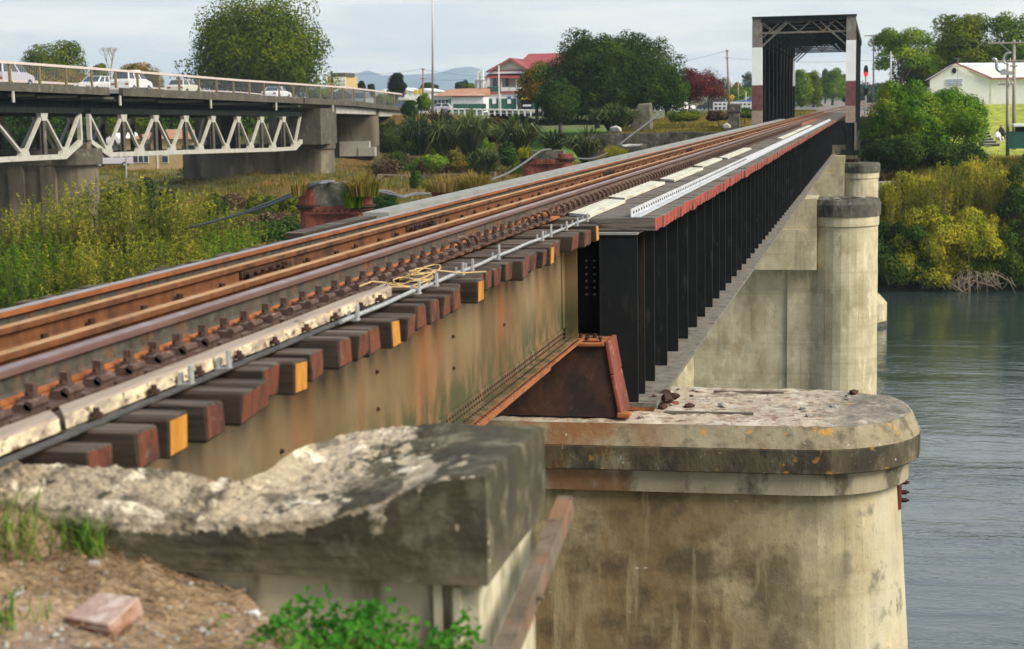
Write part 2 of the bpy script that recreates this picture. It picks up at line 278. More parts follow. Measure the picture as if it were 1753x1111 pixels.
def coping_mat():
    m = pm('coping', [(.034, .029, .015), (.072, .063, .034)], ns=3.5, rough=.95, bump=0, layers=[
        ly((.19, .165, .11), 7, .50, .66, .7), ly((.035, .031, .022), 3.2, .48, .62, .8), ly((.05, .045, .032), 30, .55, .64, .6), ly((.17, .145, .085), 2.4, .35, .62, .8, ax=('Z', -.40, -.54))])
    q = pm('broken', [(.22, .175, .115), (.46, .385, .27), (.33, .265, .18)], ns=13, rough=.95, bump=0, layers=[
        ly((.10, .085, .06), 5, .53, .61, .85), ly((.76, .68, .52), 6, .55, .62, .9), ly((.07, .055, .04), 24, .60, .65, .8), ly((.40, .18, .08), 12, .66, .70, .7)], vor=(55, .35))
    t = m.node_tree; b = t.nodes['Principled BSDF']; dark = b.inputs['Base Color'].links[0].from_socket
    # copy the second material's colour nodes into the first
    src = q.node_tree; mp_ = {}
    for n in src.nodes:
        if n.bl_idname in ('ShaderNodeBsdfPrincipled', 'ShaderNodeOutputMaterial'): continue
        c = t.nodes.new(n.bl_idname); mp_[n] = c
        for k in ('blend_type', 'data_type'):
            if hasattr(n, k): setattr(c, k, getattr(n, k))
        for a_, b_ in zip(n.inputs, c.inputs):
            if hasattr(a_, 'default_value'):
                try: b_.default_value = a_.default_value
                except Exception: pass
        if n.bl_idname == 'ShaderNodeValToRGB':
            while len(c.color_ramp.elements) < len(n.color_ramp.elements): c.color_ramp.elements.new(.5)
            for e, f in zip(n.color_ramp.elements, c.color_ramp.elements): f.position = e.position; f.color = e.color
    light = None
    for l in src.links:
        if l.to_node in mp_ and l.from_node in mp_:
            t.links.new(mp_[l.from_node].outputs[list(l.from_node.outputs).index(l.from_socket)], mp_[l.to_node].inputs[list(l.to_node.inputs).index(l.to_socket)])
        elif l.to_node.bl_idname == 'ShaderNodeBsdfPrincipled' and l.to_socket.name == 'Base Color':
            light = mp_[l.from_node].outputs[list(l.from_node.outputs).index(l.from_socket)]
    v = N(t, 'ShaderNodeVertexColor', layer_name='wear'); g = N(t, 'ShaderNodeNewGeometry'); n = N(t, 'ShaderNodeTexNoise'); n.inputs['Scale'].default_value = 16; n.inputs['Detail'].default_value = 8; n.inputs['Roughness'].default_value = .7
    L(t, g.outputs['Position'], n.inputs[0]); a = N(t, 'ShaderNodeMath', operation='ADD'); L(t, v.outputs[0], a.inputs[0]); L(t, n.outputs[0], a.inputs[1])
    r = ramp(t, a.outputs[0], [(.94, (0, 0, 0)), (1.0, (1, 1, 1))]); x = N(t, 'ShaderNodeMix', data_type='RGBA'); L(t, r.outputs[0], x.inputs[0]); L(t, dark, x.inputs[6]); L(t, light, x.inputs[7]); L(t, x.outputs[2], b.inputs['Base Color'])
    n2 = N(t, 'ShaderNodeTexNoise'); n2.inputs['Scale'].default_value = 30; n2.inputs['Detail'].default_value = 9; n2.inputs['Roughness'].default_value = .68; L(t, g.outputs['Position'], n2.inputs[0])
    bp = N(t, 'ShaderNodeBump'); bp.inputs['Distance'].default_value = .02; L(t, n2.outputs[0], bp.inputs['Height']); k = N(t, 'ShaderNodeMath', operation='MULTIPLY_ADD'); k.inputs[1].default_value = .7; k.inputs[2].default_value = .3; L(t, r.outputs[0], k.inputs[0]); L(t, k.outputs[0], bp.inputs['Strength']); L(t, bp.outputs[0], b.inputs['Normal'])
    bpy.data.materials.remove(q); return m
M['coping'] = coping_mat()
M['render_wall'] = pm('render_wall', [(.44, .39, .26), (.58, .53, .38)], scale=(1, 1, .4), ns=3, rough=.9, bump=.1, bs=30, bd=.004, layers=[ly((.16, .13, .075), 5, .53, .64, .8, (1, 1, .2)), ly((.10, .11, .075), 3, .55, .66, .7)])
M['road_conc'] = pm('road_conc', [(.10, .085, .058), (.20, .17, .12)], scale=(1, 1, .3), ns=.7, rough=.95, bump=.1, bs=5, bd=.03, layers=[ly((.06, .052, .038), .9, .50, .64, .75, (1, 1, .15)), ly((.34, .29, .19), .5, .55, .65, .5, (1, 1, .4))])
M['deck_conc'] = pm('deck_conc', [(.06, .055, .040), (.11, .10, .075)], scale=(1, 1, .5), ns=1.2, rough=.95, bump=.1, layers=[ly((.23, .21, .15), 2, .57, .68, .6)])
M['truss_cream'] = pm('truss_cream', [(.36, .35, .30), (.47, .46, .40)], ns=1.5, rough=.7, bump=.03, layers=[ly((.19, .18, .15), 2, .56, .68, .5), ly((.26, .15, .08), 5, .68, .73, .5)])
M['rail_pink'] = pm('rail_pink', [(.52, .42, .37), (.64, .55, .50)], ns=3, rough=.6, bump=.02)
M['post_rust'] = pm('post_rust', [(.13, .10, .045), (.21, .16, .08)], ns=3, rough=.8, bump=.03)
M['iron_red'] = pm('iron_red', [(.13, .035, .024), (.24, .068, .042)], scale=(1, 1, .4), ns=2.5, rough=.9, bump=.15, bs=12, bd=.02, layers=[ly((.045, .03, .024), 2, .5, .64, .8, (1, 1, .3)), ly((.36, .17, .12), 7, .60, .68, .7)])
M['moss_conc'] = pm('moss_conc', [(.085, .085, .055), (.17, .16, .115)], ns=3, rough=.95, bump=.25, bs=10, bd=.03, layers=[ly((.24, .23, .18), 4, .56, .66, .7), ly((.035, .045, .02), 2, .52, .64, .8)])
M['pole_wood'] = pm('pole_wood', [(.24, .20, .165), (.36, .31, .26)], scale=(1, 1, .1), ns=8, rough=.9, bump=.05, layers=[ly((.13, .09, .07), 5, .58, .68, .6, (1, 1, .1))])
M['pole_rusty'] = pm('pole_rusty', [(.22, .12, .08), (.33, .21, .15)], scale=(1, 1, .1), ns=6, rough=.9, bump=.05)
M['white'] = plain('white_paint', (.72, .72, .69), .6, v=.07)
M['cream'] = plain('cream_wall', (.68, .66, .55), .8, v=.06)
M['trim_red'] = plain('trim_red', (.32, .10, .09), .6)
M['red_roof'] = pm('red_roof', [(.24, .045, .04), (.33, .085, .075)], ns=.8, rough=.65, bump=.03)
M['orange_roof'] = pm('orange_roof', [(.33, .16, .09), (.45, .24, .15)], ns=1.2, rough=.8, bump=.05)
M['white_roof'] = plain('white_roof', (.76, .78, .76), .5, v=.04)
M['green_hoard'] = pm('green_hoard', [(.018, .085, .062), (.03, .12, .09)], ns=.8, rough=.6, bump=.02)
M['glass'] = pm('window_glass', [(.02, .025, .03), (.05, .06, .07)], ns=2, rough=.08, bump=0, spec=.7)
M['dark'] = plain('dark_gap', (.02, .02, .02), .9)
M['asphalt'] = pm('asphalt', [(.10, .10, .098), (.16, .16, .155)], ns=.8, rough=.9, bump=.05)
M['kerb'] = plain('kerb_concrete', (.40, .38, .33), .9)
M['tyre'] = plain('tyre', (.02, .02, .02), .85)
M['steel'] = plain('steel_grey', (.35, .36, .37), .4, metal=.5)
M['yellow'] = plain('yellow_sign', (.72, .50, .03), .5)
M['blue'] = plain('blue_sign', (.06, .12, .34), .5)
M['tan_brick'] = pm('tan_brick', [(.42, .30, .14), (.54, .40, .20)], ns=1.5, rough=.9, bump=.05)
M['bark'] = pm('bark', [(.05, .04, .03), (.11, .09, .07)], scale=(1, 1, .3), ns=5, rough=.95, bump=.3, bs=14, bd=.03)
M['twig'] = pm('twig', [(.22, .17, .115), (.34, .27, .19)], ns=4, rough=.9, bump=.05)
M['stone'] = pm('stone', [(.22, .20, .17), (.46, .42, .36)], ns=24, rough=.95, bump=.2, bs=60, bd=.004)
M['brickred'] = pm('brick_red', [(.33, .20, .155), (.48, .35, .28)], ns=22, rough=.95, bump=.4, bs=50, bd=.005, layers=[ly((.62, .53, .46), 16, .50, .62, .7, up=(.4, .8)), ly((.22, .06, .02), 9, .42, .6, .9, up=(.5, .1))])
# leaves
M['lf_plane'] = leafmat('leaf_olive', [(0.0253, 0.0529, 0.003), (0.0633, 0.1012, 0.006), (0.1207, 0.1495, 0.008), (0.207, 0.1898, 0.014)], var=.4)
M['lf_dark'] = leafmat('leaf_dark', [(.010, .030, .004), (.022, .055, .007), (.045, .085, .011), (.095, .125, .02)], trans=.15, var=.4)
M['lf_bright'] = leafmat('leaf_green', [(0.0253, 0.0715, 0.004), (0.069, 0.143, 0.01), (0.138, 0.22, 0.016), (0.253, 0.297, 0.03)])
M['lf_autumn'] = leafmat('leaf_autumn', [(.05, .065, .010), (.11, .11, .014), (.26, .15, .014), (.42, .19, .02)])
M['lf_red'] = leafmat('leaf_red', [(0.0467, 0.0119, 0.0119), (0.102, 0.0187, 0.0187), (0.1615, 0.0298, 0.0238), (0.255, 0.0765, 0.051)])
M['lf_willow'] = leafmat('leaf_willow', [(0.065, 0.102, 0.008), (0.182, 0.21, 0.014), (0.351, 0.324, 0.022), (0.572, 0.456, 0.04)], clump=.45, var=.4)
M['lf_bamboo'] = leafmat('leaf_shoot', [(0.0473, 0.0813, 0.007), (0.1283, 0.1688, 0.012), (0.27, 0.275, 0.025), (0.594, 0.4625, 0.07)], clump=.5, var=.75)
M['lf_feather'] = leafmat('leaf_feathery', [(0.0192, 0.06, 0.003), (0.06, 0.144, 0.007), (0.132, 0.24, 0.012), (0.264, 0.312, 0.02)], clump=.5)
M['lf_flax'] = leafmat('leaf_flax', [(0.0128, 0.0289, 0.008), (0.036, 0.0638, 0.0144), (0.088, 0.1148, 0.028), (0.272, 0.2805, 0.096)], clump=.4, var=.8, rough=.6, spec=.15)
M['lf_flax_brown'] = leafmat('leaf_flax_bronze', [(.035, .022, .012), (.075, .042, .022), (.12, .085, .04), (.26, .21, .10)], clump=.4, var=.8)
M['lf_grass'] = leafmat('leaf_grass', [(0.044, 0.0578, 0.008), (0.12, 0.1156, 0.016), (0.264, 0.1972, 0.04), (0.384, 0.2584, 0.104)], clump=.35, var=.7)
M['lf_lush'] = leafmat('leaf_lush', [(0.017, 0.085, 0.0102), (0.0382, 0.1615, 0.017), (0.0765, 0.238, 0.0255), (0.17, 0.306, 0.051)], clump=5, var=.7, trans=.35)
M['lf_blade'] = leafmat('leaf_blade', [(0.051, 0.119, 0.017), (0.102, 0.204, 0.0298), (0.204, 0.272, 0.051), (0.357, 0.306, 0.119)], clump=6, var=.8, trans=.35)
M['lf_conifer'] = leafmat('leaf_conifer', [(0.005, 0.0112, 0.0062), (0.0093, 0.0198, 0.0093), (0.0186, 0.031, 0.0136), (0.031, 0.0434, 0.0186)], trans=.1)
M['lf_blue'] = leafmat('leaf_bluegreen', [(0.0186, 0.0372, 0.0279), (0.031, 0.0527, 0.0372), (0.0496, 0.0744, 0.0496), (0.0744, 0.093, 0.0558)], trans=.1)
M['straw'] = leafmat('straw', [(.16, .10, .05), (.30, .20, .11), (.45, .33, .20)], trans=.1, clump=8, var=.9)
# ------------------------------------------------------------------ land and water
WATER_Z = -12.5
def shore(x): return np.interp(x, [-400, -130, -90, -57, -20, 0, 12, 30, 60, 300], [40, 70, 88, 102, 114, 117, 119, 122, 124, 130])
def ground(x, y):
    """height of the far bank"""
    x = np.asarray(x, float); y = np.asarray(y, float); t = y - shore(x)
    pl = np.interp(t, [-30, 0, 3, 12, 30, 62, 78, 92, 200, 900], [-15, -12.9, -11.5, -9.6, -7.2, -6.0, -5.6, -2.6, -1.0, -.8])
    ph = np.interp(t, [-30, 0, 3, 14, 40, 120, 150, 900], [-15, -12.9, -11.5, -9.2, -7.0, -6.3, -5.5, -1.5])
    pm_ = np.interp(t, [-30, 0, 3, 14, 24, 33, 34, 60, 100, 900], [-15, -12.9, -11.3, -9.4, -8.6, -7.8, -2.2, -1.3, -.7, -.6])
    pr = np.interp(t, [-30, 0, 2, 8, 14, 25, 45, 80, 900], [-15, -12.9, -10.5, -6.8, -5.7, -4.6, -4.0, .05, .6])
    w1 = np.clip((x + 74) / 10, 0, 1); z = ph * (1 - w1) + pl * w1
    w2 = np.clip((x + 27) / 3, 0, 1); z = z * (1 - w2) + pm_ * w2
    w3 = np.clip((x + 5) / 9, 0, 1); z = z * (1 - w3) + pr * w3
    # railway bank behind the far abutment, road approach bank behind the road bridge
    e = -.48 - .6 * np.maximum(0, np.abs(x + 4.18) - 3.4); z = np.where(y > 147.5, np.maximum(z, e), z)
    r = -.1 - .012 * np.clip(y - 200, 0, 60) - .55 * np.maximum(0, np.abs(x + 63) - 8.5) - .9 * np.maximum(0, 190 - y); z = np.where(y > 176, np.maximum(z, r), z)
    return z
LAWN = lambda x, y: ((x > -46) & (x < -24) & (y > 187) & (y < 222)) | ((x > 3) & (y > 135))
def gz(x, y): return float(ground(x, y))
def build_land():
    xs = np.concatenate([np.arange(-420, -100, 12.0), np.arange(-100, 34, 1.5), np.arange(34, 330, 12.0)])
    ys = np.concatenate([np.arange(60, 96, 3.0), np.arange(96, 156, 1.25), np.arange(156, 260, 2.5), [270, 290, 330, 400, 520, 700, 1000, 1600, 2600, 4000, 6500]])
    X, Y = np.meshgrid(xs, ys); Z = ground(X, Y)
    XX = np.where(Y > 260, X * (1 + (Y - 260) / 160.0), X)
    nz = np.array([[fbm(a * .16, b * .16) for a, b in zip(r, q)] for r, q in zip(X, Y)])
    Z = Z + nz * np.where(Y < 215, .32, .06) * np.where((np.abs(X + 4.18) < 5) & (Y > 146), .1, 1)
    n, m = X.shape
    me = bpy.data.meshes.new('ground')
    vs = np.stack([XX, Y, Z], -1).reshape(-1, 3)
    idx = np.arange(n * m).reshape(n, m); q = np.stack([idx[:-1, :-1], idx[:-1, 1:], idx[1:, 1:], idx[1:, :-1]], -1).reshape(-1, 4)
    me.from_pydata(vs.tolist(), [], q.tolist()); me.polygons.foreach_set('use_smooth', [True] * len(q))
    # surface colour of each zone: soil and straw on the bank, mown grass, ballast, sealed yard
    soil = np.array([.15, .085, .032]); weed = np.array([.085, .085, .022]); lawn = np.array([.085, .16, .022]); ball = np.array([.20, .175, .145]); tan = np.array([.38, .26, .13])
    N2 = np.array([[fbm(a * .07 + 9, b * .07) for a, b in zip(r, q)] for r, q in zip(X, Y)])
    w = np.clip(N2 * 1.6 + .5, 0, 1)[..., None]; C = soil * (1 - w) + weed * w
    C = np.where(LAWN(X, Y)[..., None], lawn * (1 + .3 * N2[..., None]), C)
    C = np.where(((X > 5) & (Y > 150) & (Y < 215))[..., None], np.array([.27, .30, .05]), C)
    C = np.where(((Y > 215) & (X < 0))[..., None], np.array([.115, .13, .05]), C)
    C = np.where(((X < -60) & (Y > 118) & (Y < 190))[..., None], np.array([.15, .15, .06]) * (1 + .4 * N2[..., None]), C)
    C = np.where(((np.abs(X + 3) < 6.5) & (Y > 147) & (Y < 900))[..., None], ball, C)
    t = Y - shore(X); C = np.where(((t > 10) & (t < 17) & (X > 1))[..., None], tan, C); C = np.where((t < 3)[..., None], np.array([.018, .02, .012]), C)
    ca = me.color_attributes.new('zone', 'FLOAT_COLOR', 'POINT'); ca.data.foreach_set('color', np.concatenate([C, np.ones((n, m, 1))], -1).reshape(-1).astype(np.float32))
    mt = bpy.data.materials.new('ground'); mt.use_nodes = True; t_ = mt.node_tree; b = t_.nodes['Principled BSDF']
    a = N(t_, 'ShaderNodeVertexColor', layer_name='zone'); g = N(t_, 'ShaderNodeNewGeometry')
    no = N(t_, 'ShaderNodeTexNoise'); no.inputs['Scale'].default_value = 1.1; no.inputs['Detail'].default_value = 9; no.inputs['Roughness'].default_value = .7; L(t_, g.outputs['Position'], no.inputs[0])
    r = ramp(t_, no.outputs[0], [(.32, (.45, .45, .42)), (.5, (1, 1, 1)), (.68, (1.7, 1.6, 1.45))])
    x = N(t_, 'ShaderNodeMix', data_type='RGBA', blend_type='MULTIPLY'); x.inputs[0].default_value = 1; L(t_, a.outputs[0], x.inputs[6]); L(t_, r.outputs[0], x.inputs[7])
    L(t_, x.outputs[2], b.inputs['Base Color']); b.inputs['Roughness'].default_value = .95; b.inputs['Specular IOR Level'].default_value = .1
    me.materials.append(mt); me.update()
    tag(link('ground', me), kind='structure')
build_land()

def build_water():
    m = bpy.data.materials.new('river_water'); m.use_nodes = True; t = m.node_tree; b = t.nodes['Principled BSDF']
    b.inputs['Base Color'].default_value = (.028, .044, .042, 1); b.inputs['Roughness'].default_value = .06; b.inputs['IOR'].default_value = 2.1; b.inputs['Specular IOR Level'].default_value = .5
    g = N(t, 'ShaderNodeNewGeometry')
    def noi(sc, s, d, ro=.6):
        mp = N(t, 'ShaderNodeMapping'); mp.inputs['Scale'].default_value = sc; L(t, g.outputs['Position'], mp.inputs[0])
        n = N(t, 'ShaderNodeTexNoise'); n.inputs['Scale'].default_value = s; n.inputs['Detail'].default_value = d; n.inputs['Roughness'].default_value = ro; n.inputs['Distortion'].default_value = .8
        L(t, mp.outputs[0], n.inputs[0]); return n.outputs[0]
    a = noi((.55, 1, 1), .9, 4); c = noi((.35, 1, 1), 3.2, 3); k = noi((.4, 1, 1), .12, 3)
    # smooth boils and rougher riffles
    rr = ramp(t, k, [(.42, (.35, .35, .35)), (.62, (1, 1, 1))])
    s1 = N(t, 'ShaderNodeMath', operation='MULTIPLY_ADD'); L(t, c, s1.inputs[0]); s1.inputs[1].default_value = .35; L(t, a, s1.inputs[2])
    s2 = N(t, 'ShaderNodeMath', operation='MULTIPLY'); L(t, s1.outputs[0], s2.inputs[0]); L(t, rr.outputs[0], s2.inputs[1])
    bp = N(t, 'ShaderNodeBump'); bp.inputs['Strength'].default_value = .8; bp.inputs['Distance'].default_value = .08; L(t, s2.outputs[0], bp.inputs['Height']); L(t, bp.outputs[0], b.inputs['Normal'])
    xs = np.linspace(-300, 300, 21); ys = np.linspace(-60, 420, 21); mb = MB()
    mb.add([(-300, -60, WATER_Z), (300, -60, WATER_Z), (300, 300, WATER_Z), (-300, 300, WATER_Z)], [(0, 1, 2, 3)])
    tag(mb.build('river_water', m), kind='structure')
build_water()

# distant ranges, five kilometres off, plus low wooded hills
def ridge(name, Y, pxs, depth, mat, base, amp, kind='structure'):
    pts = [at(px, py, Y) for px, py in pxs]; xs = np.linspace(pts[0][0], pts[-1][0], 90)
    zs = np.interp(xs, [p[0] for p in pts], [p[2] for p in pts])
    rows = 12; vs = []; fs = []
    for j in range(rows + 1):
        s = j / rows
        for i, x in enumerate(xs):
            h = base + (zs[i] - base) * math.sin(math.pi * min(1, s * 1.0) * .5) if s <= 1 else 0
            vs.append((x, Y - depth * (1 - s), h * (1) + amp * fbm(x / (depth * .5), s * 4 + 3) * s * (1 if j < rows else .4)))
    for i, x in enumerate(xs): vs.append((x, Y + depth, base))
    n = len(xs)
    for j in range(rows + 1):
        for i in range(n - 1): fs.append((j * n + i, j * n + i + 1, (j + 1) * n + i + 1, (j + 1) * n + i))
    mb = MB(); mb.add(vs, fs); return tag(mb.build(name, mat, smooth=True), kind=kind)
M['hill'] = pm('hill', [(.10, .145, .19), (.13, .18, .23)], ns=.004, rough=1, bump=0)  # mountains tinted blue: distance haze put into the base colour
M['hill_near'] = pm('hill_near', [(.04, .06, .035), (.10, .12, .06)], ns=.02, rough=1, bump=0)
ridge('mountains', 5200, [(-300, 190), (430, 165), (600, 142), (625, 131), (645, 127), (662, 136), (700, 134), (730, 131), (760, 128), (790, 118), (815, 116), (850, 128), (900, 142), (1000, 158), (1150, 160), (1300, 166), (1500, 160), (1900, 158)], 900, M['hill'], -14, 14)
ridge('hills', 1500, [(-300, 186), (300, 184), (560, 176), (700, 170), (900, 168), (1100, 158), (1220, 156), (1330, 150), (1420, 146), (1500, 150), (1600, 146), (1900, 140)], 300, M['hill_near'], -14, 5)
# ------------------------------------------------------------------ railway track over the bridge
DK = -0.17                      # top of the transoms; the rail head is z = 0
XC, XN, XF = -4.18, -3.645, -4.715
track = thing('railway_track', 'rusty single railway track with check rails running over the timber transoms of the bridge', 'railway track', (XC, 3, DK))
TO = Vector((XC, 3, DK))
def sub(o, origin):
    """place a mesh built in world coordinates under a thing standing at origin"""
    o.location = -Vector(origin); return o
# plan of the line: straight over the bridge, then swinging right
def cline(y, off=0.0):
    b = max(0, y - 190); return XC + off - .0006 * b * b * 0 + (0 if y < 190 else .00045 * b * b)
def rail_profile(s):
    """(x, z) points of a worn flat-bottom rail; s = +1 keeps orientation"""
    return [(-.035, -.002), (.035, -.002), (.036, -.012), (.035, -.034), (.010, -.046), (.008, -.112), (.030, -.124), (.063, -.132), (.063, -.142), (-.063, -.142), (-.063, -.132), (-.030, -.124), (-.008, -.112), (-.010, -.046), (-.035, -.034), (-.036, -.012)]
def rail(name, off, mats, ys, dz=0.0, label=None, wob=0.0):
    pr = rail_profile(1); n = len(pr); vs = []; fs = []; ms = []
    # 0 top, 1 side of head, 2 web, 3 foot
    seg = [0, 1, 1, 2, 2, 2, 3, 3, 3, 3, 3, 2, 2, 2, 1, 1]
    for i, y in enumerate(ys):
        w = wob * math.sin(i * 2.1) 
        for x, z in pr: vs.append((cline(y, off) + x + w, y, z + dz))
    for i in range(len(ys) - 1):
        for k in range(n): fs.append((i * n + k, i * n + (k + 1) % n, (i + 1) * n + (k + 1) % n, (i + 1) * n + k)); ms.append(seg[k])
    fs += [tuple(range(n))[::-1], tuple((len(ys) - 1) * n + k for k in range(n))]; ms += [1, 1]
    me = bpy.data.meshes.new(name); me.from_pydata(vs, [], fs)
    for m in mats: me.materials.append(m)
    me.polygons.foreach_set('material_index', ms); me.update()
    o = sub(link(name, me, track), TO)
    if label: o['label'] = label
    return o
YS = [-1, 4] + list(np.arange(8, 190, 6.0)) + list(np.arange(190, 420, 8.0))
rail('rail', XF - XC, [M['rail_top'], M['rail_side'], M['rail_web'], M['rust']], YS, label='running rail on the far side with a bright silver head')
rail('rail', XN - XC, [M['rail_top_brown'], M['rail_top_brown'], M['rail_web'], M['strip_rust']], YS, label='running rail on the near side with a worn brown head')
GY = [-1, 4] + list(np.arange(8, 150, 6.0))
rail('check_rail', -4.467 - XC, [M['guard_top'], M['guard_side'], M['guard_side'], M['guard_side']], GY, -.028)
rail('check_rail', -3.985 - XC, [M['guard_top'], M['guard_side'], M['guard_side'], M['guard_side']], GY, -.028)
# fishplates on the far check rail, bolts along its web
for y in (11.4, 15.7, 27.6, 40, 52, 64):
    mb = MB(); x = -4.467
    mb.box(x + .009, x + .030, y - .40, y + .40, -.125, -.075, 0)
    mb.box(x + .030, x + .038, y - .36, y - .05, -.118, -.082, 0)
    for k in range(5): mb.tube([(x + .03, y - .33 + k * .16, -.10), (x + .065, y - .33 + k * .16, -.10)], .016, 6)
    mb.box(x + .01, x + .075, y + .42, y + .52, -.14, -.085, 0)
    sub(mb.build('fishplate', M['rust_dark'], track), TO)
mb = MB()
for k in range(120):
    y = 4.3 + k * .62; x = -4.40 + .02 * math.sin(k * 3.3)
    mb.tube([(x, y, -.15), (x, y, -.105)], .022, 6); mb.box(x - .03, x + .03, y - .03, y + .03, -.152, -.132)
    x = -4.53; mb.tube([(x, y + .1, -.15), (x, y + .1, -.11)], .02, 6)
tag(sub(mb.build('rail_bolts', M['rust_dark'], track), TO), kind='stuff')
# rusted bearing strip under each running rail
for x0, x1 in ((XN + .02, -3.385), (XF - .20, XF - .02), (XN - .2, XN - .02), (XF + .02, XF + .2)):
    mb = MB(); mb.box(x0, x1, -1, 101, DK + .004, DK + .024); sub(mb.build('base_plate_strip', M['strip_rust'], track), TO)

# transoms: one mesh per kind, every transom an object
def transom_mesh(x0, x1, w, mats, jag=.0, seed=0, h=.15):
    random.seed(seed); mb = MB(); j = lambda a=.009: random.uniform(-a, a)
    n = 5
    for i in range(n):
        pass
    vs = [(x0, -w / 2 + j(), -h), (x1 + j(jag), -w / 2 + j(), -h + j()), (x1 + j(jag), w / 2 + j(), -h + j()), (x0, w / 2, -h), (x0, -w / 2, 0), (x1 + j(jag), -w / 2 + j(), j()), (x1 + j(jag), w / 2 + j(), j()), (x0, w / 2, 0)]
    mb.add(vs, [(3, 2, 1, 0), (4, 5, 6, 7), (0, 1, 5, 4), (2, 3, 7, 6), (3, 0, 4, 7)], 0); mb.f.append((1, 2, 6, 5)); mb.m.append(1)
    me = bpy.data.meshes.new('transom'); me.from_pydata(mb.v, [], mb.f)
    for m in mats: me.materials.append(m)
    me.polygons.foreach_set('material_index', mb.m)
    bm = bmesh.new(); bm.from_mesh(me); bmesh.ops.remove_doubles(bm, verts=bm.verts, dist=.0005)
    bmesh.ops.bevel(bm, geom=[e for e in bm.edges if max(v.co.x for v in e.verts) > x1 - .3 or abs(e.verts[0].co.z) < .02], offset=.010, segments=1, affect='EDGES')
    for v in bm.verts:
        if v.co.x > x1 - .1: v.co += Vector((random.uniform(-.006, .004), random.uniform(-.004, .004), random.uniform(-.004, .004)))
    bm.to_mesh(me); bm.free(); me.update(); return me
LEFT = -5.62
NB = [transom_mesh(LEFT, -2.83 + d, .21 + e, [M['sleeper'], M['end_grain']], .007, i) for i, (d, e) in enumerate(((0, 0), (-.05, .01), (.02, -.02), (-.03, .0), (.04, -.01)))]
NY = [transom_mesh(LEFT, -2.815, .21, [M['sleeper'], M['end_fresh']], .010, 11 + i, .16) for i in range(2)]
BB = [transom_mesh(LEFT, -2.31 + d, .312 + e * .5, [M['sleeper_b'], M['end_red']], .006, 21 + i) for i, (d, e) in enumerate(((0, 0), (-.015, .01), (.01, -.015), (-.01, .005)))]
random.seed(3)
NEAR_Y = []
y = 5.66; fresh = [6.34, 7.72, 9.5, 11.45, 14.5, 16.7]
while y < 17.2: NEAR_Y.append(y); y += .312 + random.uniform(-.03, .03)
FI = {min(range(len(NEAR_Y)), key=lambda i: abs(NEAR_Y[i] - f)) for f in fresh}
for k, y in enumerate(NEAR_Y):
    isf = k in FI
    me = random.choice(NY if isf else NB)
    o = link('transom', me, track); o.location = Vector((random.uniform(-.05, .025), y, DK + random.uniform(-.026, .0))) - TO
    o.rotation_euler = (random.uniform(-.05, .05), 0, random.uniform(-.016, .016))
    if isf: o['label'] = 'transom with a freshly sawn yellow end'
FAR_Y = []; y = 17.83
while y < 100.5:
    o = link('transom', random.choice(BB), track); o.location = Vector((random.uniform(-.005, .005), y, DK + random.uniform(-.006, 0))) - TO
    FAR_Y.append(y); y += .335 + random.uniform(-.012, .012)
for y in np.arange(101.0, 150, .9):
    o = link('transom', BB[0], track); o.location = Vector((0.0, y, DK - .004)) - TO; o.scale = (1, 1, 1)
# fastenings by the near rail: square-headed screw and cast clip, or a sprung loop clip
def clip_mesh(kind):
    mb = MB()
    if kind == 'screw':
        mb.box(-.075, .01, -.055, .055, 0, .022); mb.box(-.06, -.005, -.035, .035, .022, .034)
        mb.tube([(-.03, 0, .03), (-.03, 0, .052)], .030, 8); mb.box(-.05, -.01, -.02, .02, .052, .088)
        mb.ext([(.03, 0), (.125, 0), (.125, .03), (.10, .05), (.05, .05), (.03, .03)], .03, .15, 'y')
        mb.box(.025, .125, -.13, .03, 0, .012)
        mb.tube([(.11, .03, .042), (.11, .17, .042)], .022, 8)
    else:
        pts = [(-.02, -.10, .03), (-.01, -.095, .07), (.02, -.06, .105), (.05, -.01, .115), (.08, .045, .10), (.10, .075, .06), (.09, .085, .025), (.05, .07, .022)]
        mb.tube(pts, .019, 7); mb.box(-.03, .12, -.12, .10, 0, .014); mb.box(.0, .05, -.05, .06, .014, .045)
    me = bpy.data.meshes.new('rail_clip'); me.from_pydata(mb.v, [], mb.f); me.materials.append(M['clip']); return me
CS, CE = clip_mesh('screw'), clip_mesh('loop')
cx = -3.475
for y in NEAR_Y:
    o = link('rail_clip', CE if (13.0 < y < 13.8 or y > 16.0) else CS, track); o.location = Vector((cx, y, DK + .024)) - TO
for y in [q for q in FAR_Y if q < 78]:
    o = link('rail_clip', CE, track); o.location = Vector((cx, y, DK + .024)) - TO; o.scale = (1, 1.15, 1.1)
mb = MB()
for y in NEAR_Y + [q for q in FAR_Y if q < 70]:
    for x in (XF + .12, XN - .13):
        mb.tube([(x, y, DK + .02), (x, y, DK + .075)], .022, 6); mb.box(x - .045, x + .045, y - .04, y + .04, DK + .02, DK + .045)
tag(sub(mb.build('inner_rail_bolts', M['rust_dark'], track), TO), kind='stuff')

